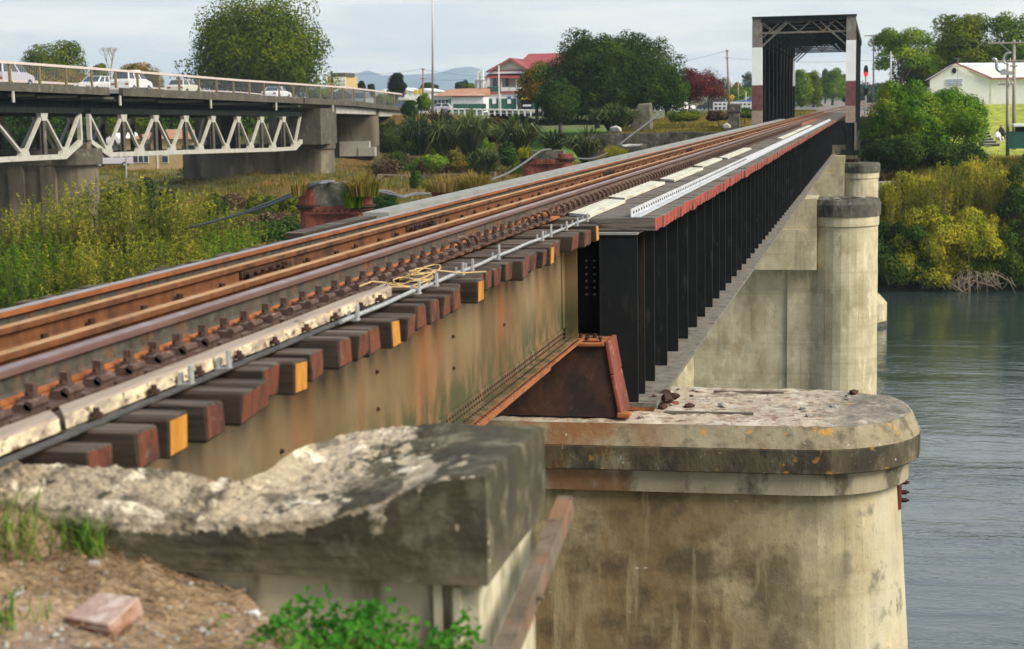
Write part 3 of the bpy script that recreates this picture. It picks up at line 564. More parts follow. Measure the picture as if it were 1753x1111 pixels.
# kerb timber along the ends of the near transoms: two lengths with a joint
def kerb(y0, y1, x0, x1, cut0, cut1, label):
    mb = MB(); n = 14; vs = []
    ys = np.linspace(y0, y1, n)
    for i, y in enumerate(ys):
        a = random.uniform(-.006, .006); b = random.uniform(-.01, .005)
        yy0 = y + (cut0 if i == 0 else 0); yy1 = y + (cut1 if i == n - 1 else 0)
        q = yy0 if i == 0 else (yy1 if i == n - 1 else y)
        vs += [(x0 + a, y, DK + .004), (x1 + a, q, DK + .004), (x1 + a + b, q, DK + .062 + b), (x1 - .012 + a, q, DK + .071 + b), (x0 + a, y, DK + .071)]
    fs = [(i * 5 + k, i * 5 + (k + 1) % 5, (i + 1) * 5 + (k + 1) % 5, (i + 1) * 5 + k) for i in range(n - 1) for k in range(5)] + [(4, 3, 2, 1, 0), tuple((n - 1) * 5 + k for k in range(5))]
    mb.add(vs, fs); return tag(mb.build('kerb_timber', M['kerb_timber']), label, 'timber')
kerb(3.6, 5.90, -3.225, -3.13, 0, -.10, 'weathered kerb timber nearest the camera, its end broken at the joint')
kerb(5.98, 10.55, -3.218, -3.125, -.12, -.18, 'long pale lichen-covered kerb timber lying along the sawn transom ends')
mb = MB(); mb.box(-3.085, -3.035, 3.6, 10.4, DK + .002, DK + .010)
tag(mb.build('metal_strip', M['conduit']), 'dark flat metal strip lying beside the pale kerb timber', 'metal strip')
mb = MB(); mb.tube([(-3.0 + .005 * math.sin(y * 2.2), y, DK + .026 + .003 * math.sin(y * 5)) for y in np.arange(8.9, 17.65, .25)], .013, 8)
pp = mb.build('pipe_run', M['galv']); cond = thing('conduit_pipe', 'galvanised conduit pipe clipped along the transom ends beyond the kerb timber', 'pipe', (-3.0, 13, DK))
pp.parent = cond; pp.location = -Vector(cond.location)
mb = MB()
for y in (6.9, 7.35, 9.15, 10.5, 10.95, 11.7, 12.0, 12.9, 14.7, 15.1, 15.9, 16.5, 17.1):
    x = -3.0 if y > 9 else -3.075
    b = MB(); b.box(x - .035, x + .035, y - .03, y + .03, DK + .004, DK + .012); b.box(x + .02, x + .032, y - .02, y + .02, DK + .01, DK + .095 + .03 * (y in (12.9, 15.1))); b.box(x - .032, x - .02, y - .02, y + .02, DK + .01, DK + .06)
    o = b.build('bracket', M['galv'], cond); o.location = -Vector(cond.location)
mb = MB(); random.seed(5)
pts = []
for k in range(90):
    a = k * .42; r = .16 + .05 * math.sin(k * .9); pts.append((-3.13 + r * .6 * math.cos(a), 10.75 + k * .006 + r * 1.5 * math.sin(a), DK + .02 + .03 * abs(math.sin(k * .5)) + .0006 * k))
pts = [(-3.2, 9.9, DK + .12), (-3.18, 10.1, DK + .13), (-3.14, 10.3, DK + .1), (-3.2, 10.5, DK + .05)] + pts + [(-2.95, 11.6, DK + .03), (-2.85, 11.9, DK + .01)]
mb.tube(pts, .0055, 6)
tag(mb.build('rope', M['rope'], smooth=True), 'loose coil of yellowish rope lying where the kerb timber ends', 'rope')
# loose bolts beside the kerb timber
for i, y in enumerate((4.9, 6.05, 6.6, 7.1, 7.6, 8.1, 8.6, 9.1, 9.6, 10.0)):
    b = MB(); b.tube([(-3.095, y, DK + .018), (-3.095, y, DK + .035)], .028, 8); b.tube([(-3.095, y, DK + .035), (-3.095, y, DK + .055)], .014, 6)
    o = b.build('kerb_bolt', M['rust_dark'], cond); o.location = -Vector(cond.location)

# walkway over the steel spans
walk = thing('walkway', 'timber walkway with pale boards and a white steel kerb angle above the red transom ends', 'walkway', (-2.8, 18, DK)); WO = Vector((-2.8, 18, DK))
def plank(y0, y1, x0, x1, sk=.0, th=.04, mat='white_plank', lab=None):
    b = MB(); b.hexa([(x0, y0, DK + .002), (x1, y0 - sk, DK + .002), (x1, y1 - sk, DK + .002), (x0, y1, DK + .002)], [(x0, y0, DK + th), (x1, y0 - sk, DK + th), (x1, y1 - sk, DK + th + .004), (x0, y1, DK + th)])
    o = b.build('board', M[mat], walk, bevel=.004); o.location = -WO
    if lab: o['label'] = lab
for y0, y1, x0, x1 in ((18.0, 20.6, -3.34, -3.04), (21.1, 25.2, -3.40, -3.12), (25.9, 30.3, -3.34, -3.06), (31.2, 35.2, -3.38, -3.16), (35.6, 42.5, -3.30, -3.08), (52.5, 63.0, -3.05, -2.86), (64.0, 78.0, -3.08, -2.9)):
    plank(y0, y1, x0, x1, .35)
# dark decking boards between the pale boards and the angle, every board singly
for i in range(5):
    pass
def angle(y0, y1):
    b = MB(); b.box(-2.60, -2.50, y0, y1, DK + .003, DK + .011); b.box(-2.605, -2.595, y0, y1, DK + .003, DK + .095)
    for y in np.arange(y0 + .1, min(y1, 34), .21): b.tube([(-2.55, y, DK + .011), (-2.55, y, DK + .022)], .014, 6); b.tube([(-2.595, y + .05, DK + .05), (-2.586, y + .05, DK + .05)], .016, 6, 1)
    o = b.build('kerb_angle', [M['angle_white'], M['rust_dark']], walk); o.location = -WO
angle(17.72, 30.0); angle(30.02, 52.0); angle(52.03, 75.0); angle(75.03, 97.0)
b = MB(); b.box(-5.62, -5.32, 17.6, 100, DK + .002, DK + .075); 
tag(b.build('side_board', M['left_walk']), 'long grey board walkway edge on the far side of the track', 'walkway')
b = MB(); b.box(-5.60, -5.40, 15.0, 17.4, DK + .002, DK + .05); tag(b.build('timber_offcut', M['sleeper']), 'short brown timber lying at the near end of the grey side board', 'timber')

# ------------------------------------------------------------------ old brown plate girder (near span)
def rivet(mb, x, y, z, ax, r=.016):
    if ax == 'x': mb.tube([(x, y, z), (x + .012, y, z)], [r, r * .55], 6)
    else: mb.tube([(x, y, z), (x, y, z + .012)], [r, r * .55], 6)
def old_span():
    t = thing('plate_girder_span', 'old riveted plate girder span with rust-streaked tan paint under the near transoms', 'girder', (XC, 10, -1.42)); O = Vector((XC, 10, -1.42))
    for s, xw in ((1, -3.20), (-1, 2 * XC + 3.20)):
        b = MB(); b.box(min(xw, xw - s * .014), max(xw, xw - s * .014), 1.5, 16.97, -1.40, -.36); sub(b.build('web', M['old_paint'], t), O)
        b = MB(); xs = sorted((xw - s * .18, xw + s * .16)); b.box(xs[0], xs[1], 1.5, 16.98, -.358, -.325); sub(b.build('top_flange', M['old_paint'], t), O)
        xs = sorted((xw - s * .19, xw + s * .185)); b = MB(); b.box(xs[0], xs[1], 1.5, 17.0, -1.425, -1.401); b.box(*sorted((xw + s * .002, xw + s * .185)), 1.5, 15.2, -1.45, -1.427); sub(b.build('bottom_flange', M['rust'], t), O)
        xs = sorted((xw + s * .002, xw + s * .016)); b = MB(); b.box(xs[0], xs[1], 1.5, 16.9, -1.399, -1.27); xs = sorted((xw + s * .018, xw + s * .125)); b.box(xs[0], xs[1], 1.5, 16.9, -1.399, -1.386); sub(b.build('angle', M['rust_dark'] if s < 0 else M['old_paint'], t), O)
        if s > 0:
            b = MB()
            for y in np.arange(8, 16.9, .085):
                rivet(b, xw + .016, y, -1.31, 'x'); rivet(b, xw + .016, y + .04, -1.355, 'x')
                rivet(b, xw + .075, y + .02, -1.386, 'z'); rivet(b, xw + .160, y, -1.401, 'z')
            tag(sub(b.build('rivets', M['rust_dark'], t, smooth=False), O), kind='stuff')
        for y in ((16.86,) if s > 0 else (8, 12, 16.86)):
            b = MB(); b.box(*sorted((xw + s * .002, xw + s * .15)), y, y + .014, -1.385, -.36); b.box(*sorted((xw + s * .002, xw + s * .016)), y - .12, y, -1.385, -.36); sub(b.build('stiffener', M['old_paint'], t), O)
    for y in (5, 9, 13, 16.8):
        b = MB(); b.box(-5.15, -3.22, y, y + .02, -1.3, -.5); sub(b.build('cross_frame', M['rust_dark'], t), O)
    for y, z in ((7.0, -.95), (8.4, -.8), (8.4, -1.05), (10.2, -.65), (10.2, -.9), (12.2, -.7), (12.2, -.95), (14.0, -.85)):
        b = MB(); b.tube([(-3.198, y, z), (-3.18, y, z)], [.016, .01], 7); sub(b.build('bolt', M['rust_dark'], t), O)
old_span()

# cast bearing pedestal under its end
def pedestal():
    t = thing('bearing_pedestal', 'rusty tapered cast-iron bearing pedestal standing on the near pier cap', 'pedestal', (-3.2, 17.3, -2.27)); O = Vector((-3.2, 17.3, -2.27))
    y0, y1 = 17.02, 17.78
    b = MB(); b.hexa([(-4.05, y0, -2.255), (-2.64, y0, -2.255), (-2.64, y1, -2.255), (-4.05, y1, -2.255)], [(-3.85, y0 + .06, -1.50), (-2.80, y0 + .06, -1.50), (-2.80, y1 - .06, -1.50), (-3.85, y1 - .06, -1.50)])
    sub(b.build('body', M['rust_dark'], t), O)
    # raised rim down the right side, in two pieces, and a lip over the top
    b = MB(); P = lambda z: np.interp(z, [-2.255, -1.50], [-2.64, -2.80]); F = lambda z: np.interp(z, [-2.255, -1.50], [y0, y0 + .06])
    def rimpiece(za, zb, w):
        b = MB(); b.hexa([(P(za) - .0, F(za) - .03, za), (P(za) + w, F(za) - .03, za), (P(za) + w, y1 + .02, za), (P(za), y1 + .02, za)], [(P(zb) - .0, F(zb) - .03, zb), (P(zb) + w, F(zb) - .03, zb), (P(zb) + w, y1 + .02, zb), (P(zb), y1 + .02, zb)])
        return b
    sub(rimpiece(-2.252, -1.80, .045).build('rim', M['iron_red'], t, bevel=.01), O)
    sub(rimpiece(-1.795, -1.44, .050).build('rim', M['iron_red'], t, bevel=.01), O)
    b = MB(); b.box(-3.87, -2.80, y0 + .0, y1, -1.497, -1.455); b.box(-3.2, -2.86, y0 + .06, y0 + .3, -1.454, -1.425); sub(b.build('top_plate', M['rust'], t, bevel=.012), O)
    for i, (x, y) in enumerate(((-3.0, 17.1), (-2.93, 17.2), (-2.86, 17.12), (-3.08, 17.16), (-3.02, 17.24))):
        b = MB(); b.tube([(x, y, -1.45), (x + .01, y, -1.40 + .02 * (i % 2))], .022, 7); sub(b.build('bolt', M['rust_dark'], t), O)
    b = MB(); b.box(-2.66, -2.52, y0 - .05, y0 + .10, -2.252, -2.20); sub(b.build('foot', M['rust'], t, bevel=.01), O)
pedestal()

# ------------------------------------------------------------------ black plate girder spans
def black_span(y0, y1, near, label):
    t = thing('plate_girder_span', label, 'girder', (XC, (y0 + y1) / 2, -2.2)); O = Vector((XC, (y0 + y1) / 2, -2.2))
    zt, zb = -.345, -2.185
    for s in (1, -1):
        xw = XC + s * 1.27; X = lambda a, b_: sorted((xw + s * a, xw + s * b_))
        b = MB(); b.box(*X(-.02, 0), y0, y1, zb, zt); sub(b.build('web', M['black_paint'], t), O)
        b = MB(); b.box(*X(-.22, .40), y0 - .02, y1, zt + .002, zt + .024); sub(b.build('top_flange', M['grey_paint'] if near else M['black_paint'], t), O)
        b = MB(); b.box(*X(-.3, .605), y0 - .02, y1, zb - .05, zb - .002); sub(b.build('bottom_flange', M['flange_dust'], t), O)
        if s > 0:
            ys = [y0 + .02, y0 + .55] + list(np.arange(y0 + 1.4, y1 - .3, 1.17)) + [y1 - .05]
            for i, y in enumerate(ys):
                b = MB(); b.box(xw + .001, xw + .40, -.012, .012, zb, zt); b.box(xw + .385, xw + .40, .012, .03, zb + .03, zt - .03)
                o = b.build('stiffener', M['black_paint'], t); o.location = Vector((0, y, 0)) - O
    for i, y in enumerate([y0 + .35] + list(np.arange(y0 + 4, y1, 4.7)) + [y1 - .4]):
        b = MB(); b.box(XC - 1.24, XC + 1.24, y, y + .02, -1.95, -.5)
        if i == 0:
            for x in (-3.13, -3.04):
                for k in range(6): b.tube([(x, y, -.66 - k * .075), (x, y - .022, -.66 - k * .075)], .014, 6, 1)
        sub(b.build('cross_frame', [M['black_paint'], M['grey_paint']], t), O)
    b = MB(); b.box(XC + .9, XC + 1.85, y0 - .03, y0 + .5, zb - .086, zb - .052); sub(b.build('bearing_plate', M['rust'], t), O)
    b = MB(); b.box(XC + .9, XC + 1.85, y1 - .5, y1, zb - .086, zb - .052); sub(b.build('bearing_plate', M['rust'], t), O)
black_span(17.55, 57.35, True, 'black plate girder span with close stiffeners nearest the camera')
black_span(57.5, 99.6, False, 'black plate girder span between the second round pier and the truss')
b = MB(); b.box(-2.535, -2.52, 57.38, 57.47, -2.1, -.36); tag(b.build('joint_cover', M['rail_pink']), 'pale vertical strip at the joint between the two black girders', 'joint')

# ------------------------------------------------------------------ piers
def stadium(xr, yc, r, xl, n=16):
    """plan of a pier: long towards the left, rounded nose on the right at xr"""
    pts = [(xl, yc - r)]
    for k in range(n + 1):
        a = -math.pi / 2 + math.pi * k / n; pts.append((xr - r + r * math.cos(a), yc + r * math.sin(a)))
    pts += [(xl, yc + r)]; return pts
def poly_nose(xr, yc, r, xl):
    c = .42
    return [(xl, yc - r), (xr - r * .95, yc - r), (xr - r * .36, yc - r * .72), (xr - r * .06, yc - r * .28), (xr, yc + r * .1), (xr - r * .1, yc + r * .45), (xr - r * .5, yc + r * .85), (xr - r, yc + r), (xl, yc + r)]
def ringloft(mb, rings, mi=None, cap=True):
    n = len(rings[0][0]); o = []
    vs = []
    for poly, z in rings: vs += [(x, y, z) for x, y in poly]
    fs = [(j * n + i, j * n + (i + 1) % n, (j + 1) * n + (i + 1) % n, (j + 1) * n + i) for j in range(len(rings) - 1) for i in range(n)]
    if cap: fs += [tuple(range(n))[::-1], tuple((len(rings) - 1) * n + i for i in range(n))]
    mb.add(vs, fs, mi)
def near_pier():
    YC = 18.0; t = thing('bridge_pier', 'big stained concrete pier with a lichen-covered cap and rounded nose, closest to the camera', 'bridge pier', (XC, YC, WATER_Z), rz=math.radians(1.6)); O = Vector((XC, YC, WATER_Z))
    XL = -9.2
    def add(name, b, mat, **k): o = b.build(name, mat, t, **k); o.location = -O; return o
    b = MB(); ringloft(b, [(stadium(.30, YC, 1.04, XL, 20), -3.04), (stadium(.95, YC, 1.62, XL - .4, 20), WATER_Z - 1.0)][::-1]); add('shaft', b, M['pier_near'])
    b = MB(); ringloft(b, [(stadium(.40, YC, 1.13, XL, 20), -3.03), (stadium(.41, YC, 1.14, XL, 20), -2.80)]); add('string_course', b, M['band_near'])
    b = MB(); ringloft(b, [(stadium(.52, YC, 1.23, XL, 14), -2.785), (stadium(.525, YC, 1.24, XL, 14), -2.52)]); add('cap', b, M['cap_near'], bevel=.012)
    b = MB(); ringloft(b, [(stadium(.52, YC, 1.235, XL, 14), -2.518), (stadium(.42, YC, 1.13, XL, 14), -2.30)]); add('cap_bevel', b, M['cap_bevel'])
    # rough worn top surface
    b = MB(); nx, ny = 90, 26; vs = []; fs = []
    for i in range(nx + 1):
        for j in range(ny + 1):
            x = -5.5 + (5.5 + .40) * i / nx; y = YC - 1.12 + 2.24 * j / ny
            r = 1.12; cxn = .41 - r
            if x > cxn: hw = math.sqrt(max(0.0004, r * r - (x - cxn) ** 2)); y = YC + (y - YC) / 1.12 * hw
            e = min(1, (1.12 - abs(-1.12 + 2.24 * j / ny)) / .12) * min(1, (.41 - x) / .1 + .0)
            z = -2.298 + e * (.022 + .028 * fbm(x * 2.6, y * 2.6) + .018 * fbm(x * 11, y * 11, 2))
            vs.append((x, y, z))
    fs = [(i * (ny + 1) + j, (i + 1) * (ny + 1) + j, (i + 1) * (ny + 1) + j + 1, i * (ny + 1) + j + 1) for i in range(nx) for j in range(ny)]
    b.add(vs, fs); add('cap_top', b, M['cap_top'], smooth=True)
    # rusty bolt plate on the nose
    b = MB(); b.box(.28, .315, YC - .28, YC - .05, -3.36, -3.05); pl = add('bolt_plate', b, M['iron_red'])
    for z in (-3.08, -3.19, -3.28):
        b = MB(); b.tube([(.315, YC - .17, z), (.375, YC - .17, z)], .026, 6); b.tube([(.375, YC - .17, z), (.40, YC - .17, z)], .014, 6); o = b.build('bolt', M['rust_dark'], pl)
    return t
near_pier()
def chunk(rad, fl=.6, seed=0, name='stone'):
    rs = random.Random(seed); b = bpy.data.meshes.new(name); import bmesh
    bm = bmesh.new(); bmesh.ops.create_icosphere(bm, subdivisions=1, radius=rad)
    for v in bm.verts: v.co *= rs.uniform(.7, 1.2); v.co.z *= fl; v.co.x *= 1.25
    bm.to_mesh(b); bm.free(); return b
# debris on the pier cap
random.seed(11)
cm = [chunk(.05, .55, i) for i in range(5)]
for c in cm: c.materials.append(M['stone'])
cr_ = [chunk(.055, .5, 20 + i) for i in range(3)]
for c in cr_: c.materials.append(M['rust_dark'])
for i in range(26):
    x = random.uniform(-2.45, -.2) if i > 8 else random.uniform(-2.5, -2.0); y = random.uniform(17.1, 18.9)
    o = link('rubble_piece', (cr_ if i % 3 == 0 else cm)[i % 3], None); o.location = (x, y, -2.258); s = random.uniform(.35, 1.15); o.scale = (s, s, s); o.rotation_euler = (0, 0, random.random() * 6)
    tag(o, 'small piece of concrete or rust rubble lying loose on the near pier cap', 'rubble', 'rubble on the near pier cap')
for x0, x1, y, w, lab in ((-2.2, -1.25, 17.42, .05, 'thin rotted timber strip lying along the front of the near pier cap'), (-2.5, -2.12, 17.95, .12, 'rusty flat bar lying on the pier cap by the girder end'), (-1.8, -1.0, 18.75, .04, 'thin timber strip along the back edge of the near pier cap')):
    b = MB(); b.bar((x0, y, -2.262), (x1, y + .06, -2.268), w, .025); tag(b.build('timber_strip', M['sleeper_b'] if 'rusty' not in lab else M['rust']), lab, 'debris')
for i in range(9):
    o = link('rust_lump', cr_[i % 3]); o.location = (-2.27 + random.uniform(-.13, .13), 18.05 + random.uniform(-.15, .15), -2.245 + .02 * (i % 3)); s_ = random.uniform(.8, 1.7); o.scale = (s_, s_, s_ * 1.2); o.rotation_euler = (random.random() * 3, random.random(), random.random() * 6)
    tag(o, 'lump of dark rusted debris heaped at the foot of the black girder flange', 'debris', 'rust lumps by the girder flange')

def round_pier(YC, xr, r, ztop, label, mat, base=False, seat=True, capmat='cap_dark', capr=.10, wallbot=0):
    t = thing('bridge_pier', label, 'bridge pier', (XC, YC, WATER_Z)); O = Vector((XC, YC, WATER_Z))
    circ = lambda cx, rr, n=28: [(cx + rr * math.cos(2 * math.pi * k / n), YC + rr * math.sin(2 * math.pi * k / n)) for k in range(n)]
    for s in (1, -1):
        cx = xr - r if s > 0 else 2 * XC - (xr - r)
        def add(name, b, m, **k): o = b.build(name, m, t, **k); o.location = -O; return o
        b = MB(); ringloft(b, [(circ(cx, r * 1.05), WATER_Z - 1), (circ(cx, r), ztop - .92)]); add('column', b, mat, smooth=False)
        b = MB(); ringloft(b, [(circ(cx, r + .05), ztop - .905), (circ(cx, r + .055), ztop - .58)]); add('string_course', b, mat)
        b = MB(); ringloft(b, [(circ(cx, r + capr), ztop - .57), (circ(cx, r + capr + .02), ztop - .16), (circ(cx, r + capr - .05), ztop)]); add('cap', b, M[capmat])
        if base:
            b = MB(); ringloft(b, [(circ(cx, r + .62), WATER_Z - 1), (circ(cx, r + .60), -11.15), (circ(cx, r + .15), -10.65)]); add('footing', b, mat)
            b = MB(); ringloft(b, [(circ(cx, r + .625), WATER_Z - .5), (circ(cx, r + .625), WATER_Z + .28)]); add('tide_mark', b, M['cap_dark'])
    xa, xb = 2 * XC - (xr - r) + r * .7, (xr - r) - r * .7
    b = MB(); b.box(xa, xb, YC - .62, YC + .62, WATER_Z - 1, -4.75); add('wall', b, mat)
    b = MB(); b.box(xb - 1.0, xb + .02, YC - .72, YC - .622, WATER_Z, -4.76); add('wall_pilaster', b, mat)
    b = MB(); b.box(xa, xb, YC - 1.25, YC + 1.25, -4.74, -3.35); add('crosshead', b, mat)
    b = MB(); b.box(xa, xb, YC - 1.1, YC + 1.1, -3.345, -2.31); add('bearing_shelf', b, mat)
    return t
round_pier(58.0, .10, 1.20, -2.36, 'round-nosed concrete pier with a dark cap, second along the bridge', M['pier_far'])
round_pier(100.4, .18, 1.15, -2.75, 'round-nosed concrete pier standing in the river under the near end of the truss', M['pier_far'], base=True)
round_pier(145.5, .78, 1.2, -2.75, 'concrete pier on the far bank under the far end of the truss', M['pier_far'])
random.seed(9)
for i in range(16):
    a = random.random() * 6.28; rr = random.uniform(.3, 1.1); o = link('rubble_piece', (cr_ if i % 3 else cm)[i % 3]); o.location = (-1.1 + rr * math.cos(a), 58 + rr * math.sin(a), -2.36); s = random.uniform(.8, 2); o.scale = (s * 2, s, s * .8)
    tag(o, 'small piece of rubble lying on the cap of the second pier', 'rubble', 'rubble on the second pier cap')

# ------------------------------------------------------------------ through truss
def truss():
    y0, y1 = 101.0, 145.0; t = thing('truss_span', 'dark steel through truss with red and white painted portal posts over the river', 'truss bridge', (XC, 123, -2)); O = Vector((XC, 123, -2))
    XL, XR = -7.05, -1.50; zt, zb = 5.72, -1.2
    add = lambda nm, b, m, **k: sub(b.build(nm, m, t, **k), O)
    for X, s in ((XL, -1), (XR, 1)):
        # portal end post in painted lengths: weathered, white, maroon, weathered foot
        zs = [5.92, 4.20, 1.95, .42, -.38] if s < 0 else [5.92, 4.50, 2.10, .62, -.38]
        for (a, c), m in zip(zip(zs[:-1], zs[1:]), ('truss_weather', 'post_white', 'post_maroon', 'post_base')):
            b = MB(); w0 = .285 + .02 * (s < 0) * (5.9 - a) * .25; w1 = .285 + .02 * (s < 0) * (5.9 - c) * .25
            b.hexa([(X - w1, y0 - .25, c + .003), (X + w1, y0 - .25, c + .003), (X + w1, y0 + .25, c + .003), (X - w1, y0 + .25, c + .003)], [(X - w0, y0 - .25, a), (X + w0, y0 - .25, a), (X + w0, y0 + .25, a), (X - w0, y0 + .25, a)])
            add('end_post', b, M[m])
        b = MB(); b.box(X - .24, X + .24, y0 - .2, y0 + .2, -2.0, -.385); add('end_post', b, M['truss_dark'])
        b = MB(); b.box(X + .26, X + .36, y0 - .3, y0 + .1, -2.0, -.39); add('gusset', b, M['truss_weather'])
        for za, zb_, m in ((5.75, 4.6, 'truss_dark'), (4.6, 2.2, 'post_white'), (2.2, .3, 'truss_dark'), (.3, -2, 'truss_dark')):
            b = MB(); b.box(X - .17, X + .17, y1 - .2, y1 + .2, zb_ + .003, za); add('end_post', b, M[m])
        b = MB(); b.box(X - .24, X + .24, y0 + .26, y1 + .2, zt - .22, zt + .2); add('top_chord', b, M['truss_dark'])
        b = MB(); b.box(X - .22, X + .22, y0 + .26, y1 + .2, -1.9, -1.45); add('bottom_chord', b, M['truss_dark'])
        n = 10; P = (y1 - y0) / n
        for k in range(1, n):
            y = y0 + k * P; b = MB()
            b.box(X - .19, X - .11, y - .28, y + .28, -1.44, zt - .23); b.box(X + .11, X + .19, y - .28, y + .28, -1.44, zt - .23)
            b.box(X - .109, X + .109, y - .03, y + .03, -1.44, zt - .23)
            add('vertical', b, M['truss_dark'])
        for k in range(n):
            ya, yb = y0 + k * P + .2, y0 + (k + 1) * P - .2; b = MB()
            if k < n / 2: b.bar((X, ya, zt - .25), (X, yb, -1.44), .12, .26)
            else: b.bar((X, ya, -1.44), (X, yb, zt - .25), .12, .26)
            add('diagonal', b, M['truss_dark'])
        b = MB(); b.box(X - .55, X + .55, y0 - .45, y0 + .35, -2.32, -2.0); add('shoe', b, M['truss_dark'])
        for k in range(5):
            b = MB(); b.box(X - .42 + k * .19, X - .37 + k * .19, y0 - .5, y0 + .3, -2.56, -2.325); add('rocker_rib', b, M['truss_weather'])
        b = MB(); b.tube([(X - .5, y0, -2.66), (X + .5, y0, -2.66)], .10, 10); b.box(X - .5, X + .5, y0 - .35, y0 + .3, -2.74, -2.565); add('rocker', b, M['rust_dark'])
    n = 10; P = 44 / 10
    for k in range(n + 1):
        y = 101 + k * P; e = k in (0,)
        m = M['truss_dark']
        b = MB(); b.box(XL + .26, XR - .26, y - .30, y + .30, zt + .0, zt + .2); add('top_strut', b, M['truss_dark'])
        if e: b = MB(); b.box(XL - .3, XR + .32, y - .34, y + .3, 5.925, 6.02); add('portal_cover', b, M['truss_dark'])
        b = MB(); b.box(XL + .26, XR - .26, y - .06, y + .06, zt - .72, zt - .62)
        x = XL + .3; i = 0
        while x < XR - .8:
            b.bar((x, y, zt - .62 if i % 2 else zt), (x + .72, y, zt if i % 2 else zt - .62), .07, .07); x += .72; i += 1
        add('lattice_strut', b, M['truss_weather'] if e else m)
        for s, X in ((1, XL + .28), (-1, XR - .28)):
            b = MB(); b.bar((X, y, 4.25), (X + s * 1.55, y, zt - .05), .10, .10); b.bar((X, y, 4.75), (X + s * 1.0, y, zt - .1), .06, .06); add('knee_brace', b, M['truss_weather'] if e else m)
        b = MB(); b.box(XL + .26, XR - .26, y - .16, y + .16, -1.7, -.85); add('floor_beam', b, m)
        if k < n:
            b = MB(); b.bar((XL + .3, y + .2, zt + .05), (XR - .3, y + P - .2, zt + .05), .24, .16); b.bar((XR - .3, y + .2, zt - .05), (XL + .3, y + P - .2, zt - .05), .24, .14); add('top_bracing', b, m)
            b = MB()
            for X in (-4.9, -3.46): b.box(X - .12, X + .12, y + .17, y + P - .17, -1.0, -.33)
            add('stringer', b, m)
truss()
def far_abutment():
    t = thing('bridge_abutment', 'low grey concrete abutment wall below the grassy terrace left of the truss', 'abutment wall', (-15, 148, -7)); O = Vector((-15, 148, -7))
    xs = np.linspace(-25.5, -6.2, 9)
    for a, c in zip(xs[:-1], xs[1:]):
        b = MB(); b.box(a + .01, c - .01, 147.2 + random.uniform(-.02, .02), 148.6, -10, -1.72 + random.uniform(-.06, .05)); sub(b.build('wall_panel', M['cap_dark'], t), O)
    b = MB(); b.box(-9.2, .5, 147.0, 150, -10, -.55); sub(b.build('bearing_wall', M['road_conc'], t), O)
far_abutment()
# ------------------------------------------------------------------ foreground: abutment, coping, soil
ab = thing('near_abutment', 'near abutment with a thick broken concrete coping, its left half smashed to bright rubble', 'abutment wall', (-2.0, 5.7, -1.4)); AO = Vector((-2.0, 5.7, -1.4))
BX = [-5, -3.22, -2.86, -2.63, -2.46, -2.35, -2.21, -2.165, -2.06, -1.72, -1.25]; BZ = [-.235, -.234, -.227, -.237, -.247, -.288, -.274, -.22, -.215, -.175, -.17]
YBX = [-5, -2.26, -2.165, -2.06, -1.25]; YBY = [5.5, 5.5, 5.88, 6.2, 6.2]
FX = [-5, -3.05, -2.5, -2.1, -1.85, -1.65, -1.5, -1.4, -1.27]; FZ = [-.29, -.285, -.325, -.34, -.31, -.25, -.19, -.155, -.14]
def ctop(x, s):
    z = np.interp(x, FX, FZ) * (1 - s) + np.interp(x, BX, BZ) * s
    rough = np.interp(x, [-2.2, -1.75, -1.5, -1.27], [1, .75, .22, .0])
    e = 1 - .5 * (s < .02)
    z += rough * (.020 * fbm(x * 4, s * 4, 1, 3) + .022 * abs(fbm(x * 11, s * 9, 2, 4)) + .008 * fbm(x * 45, s * 45, 4, 3))
    z -= .035 * rough * math.exp(-((s - .45) / .25) ** 2) * (1 if x < -2.3 else .3)
    return z + .004 * fbm(x * 20, s * 20, 7)
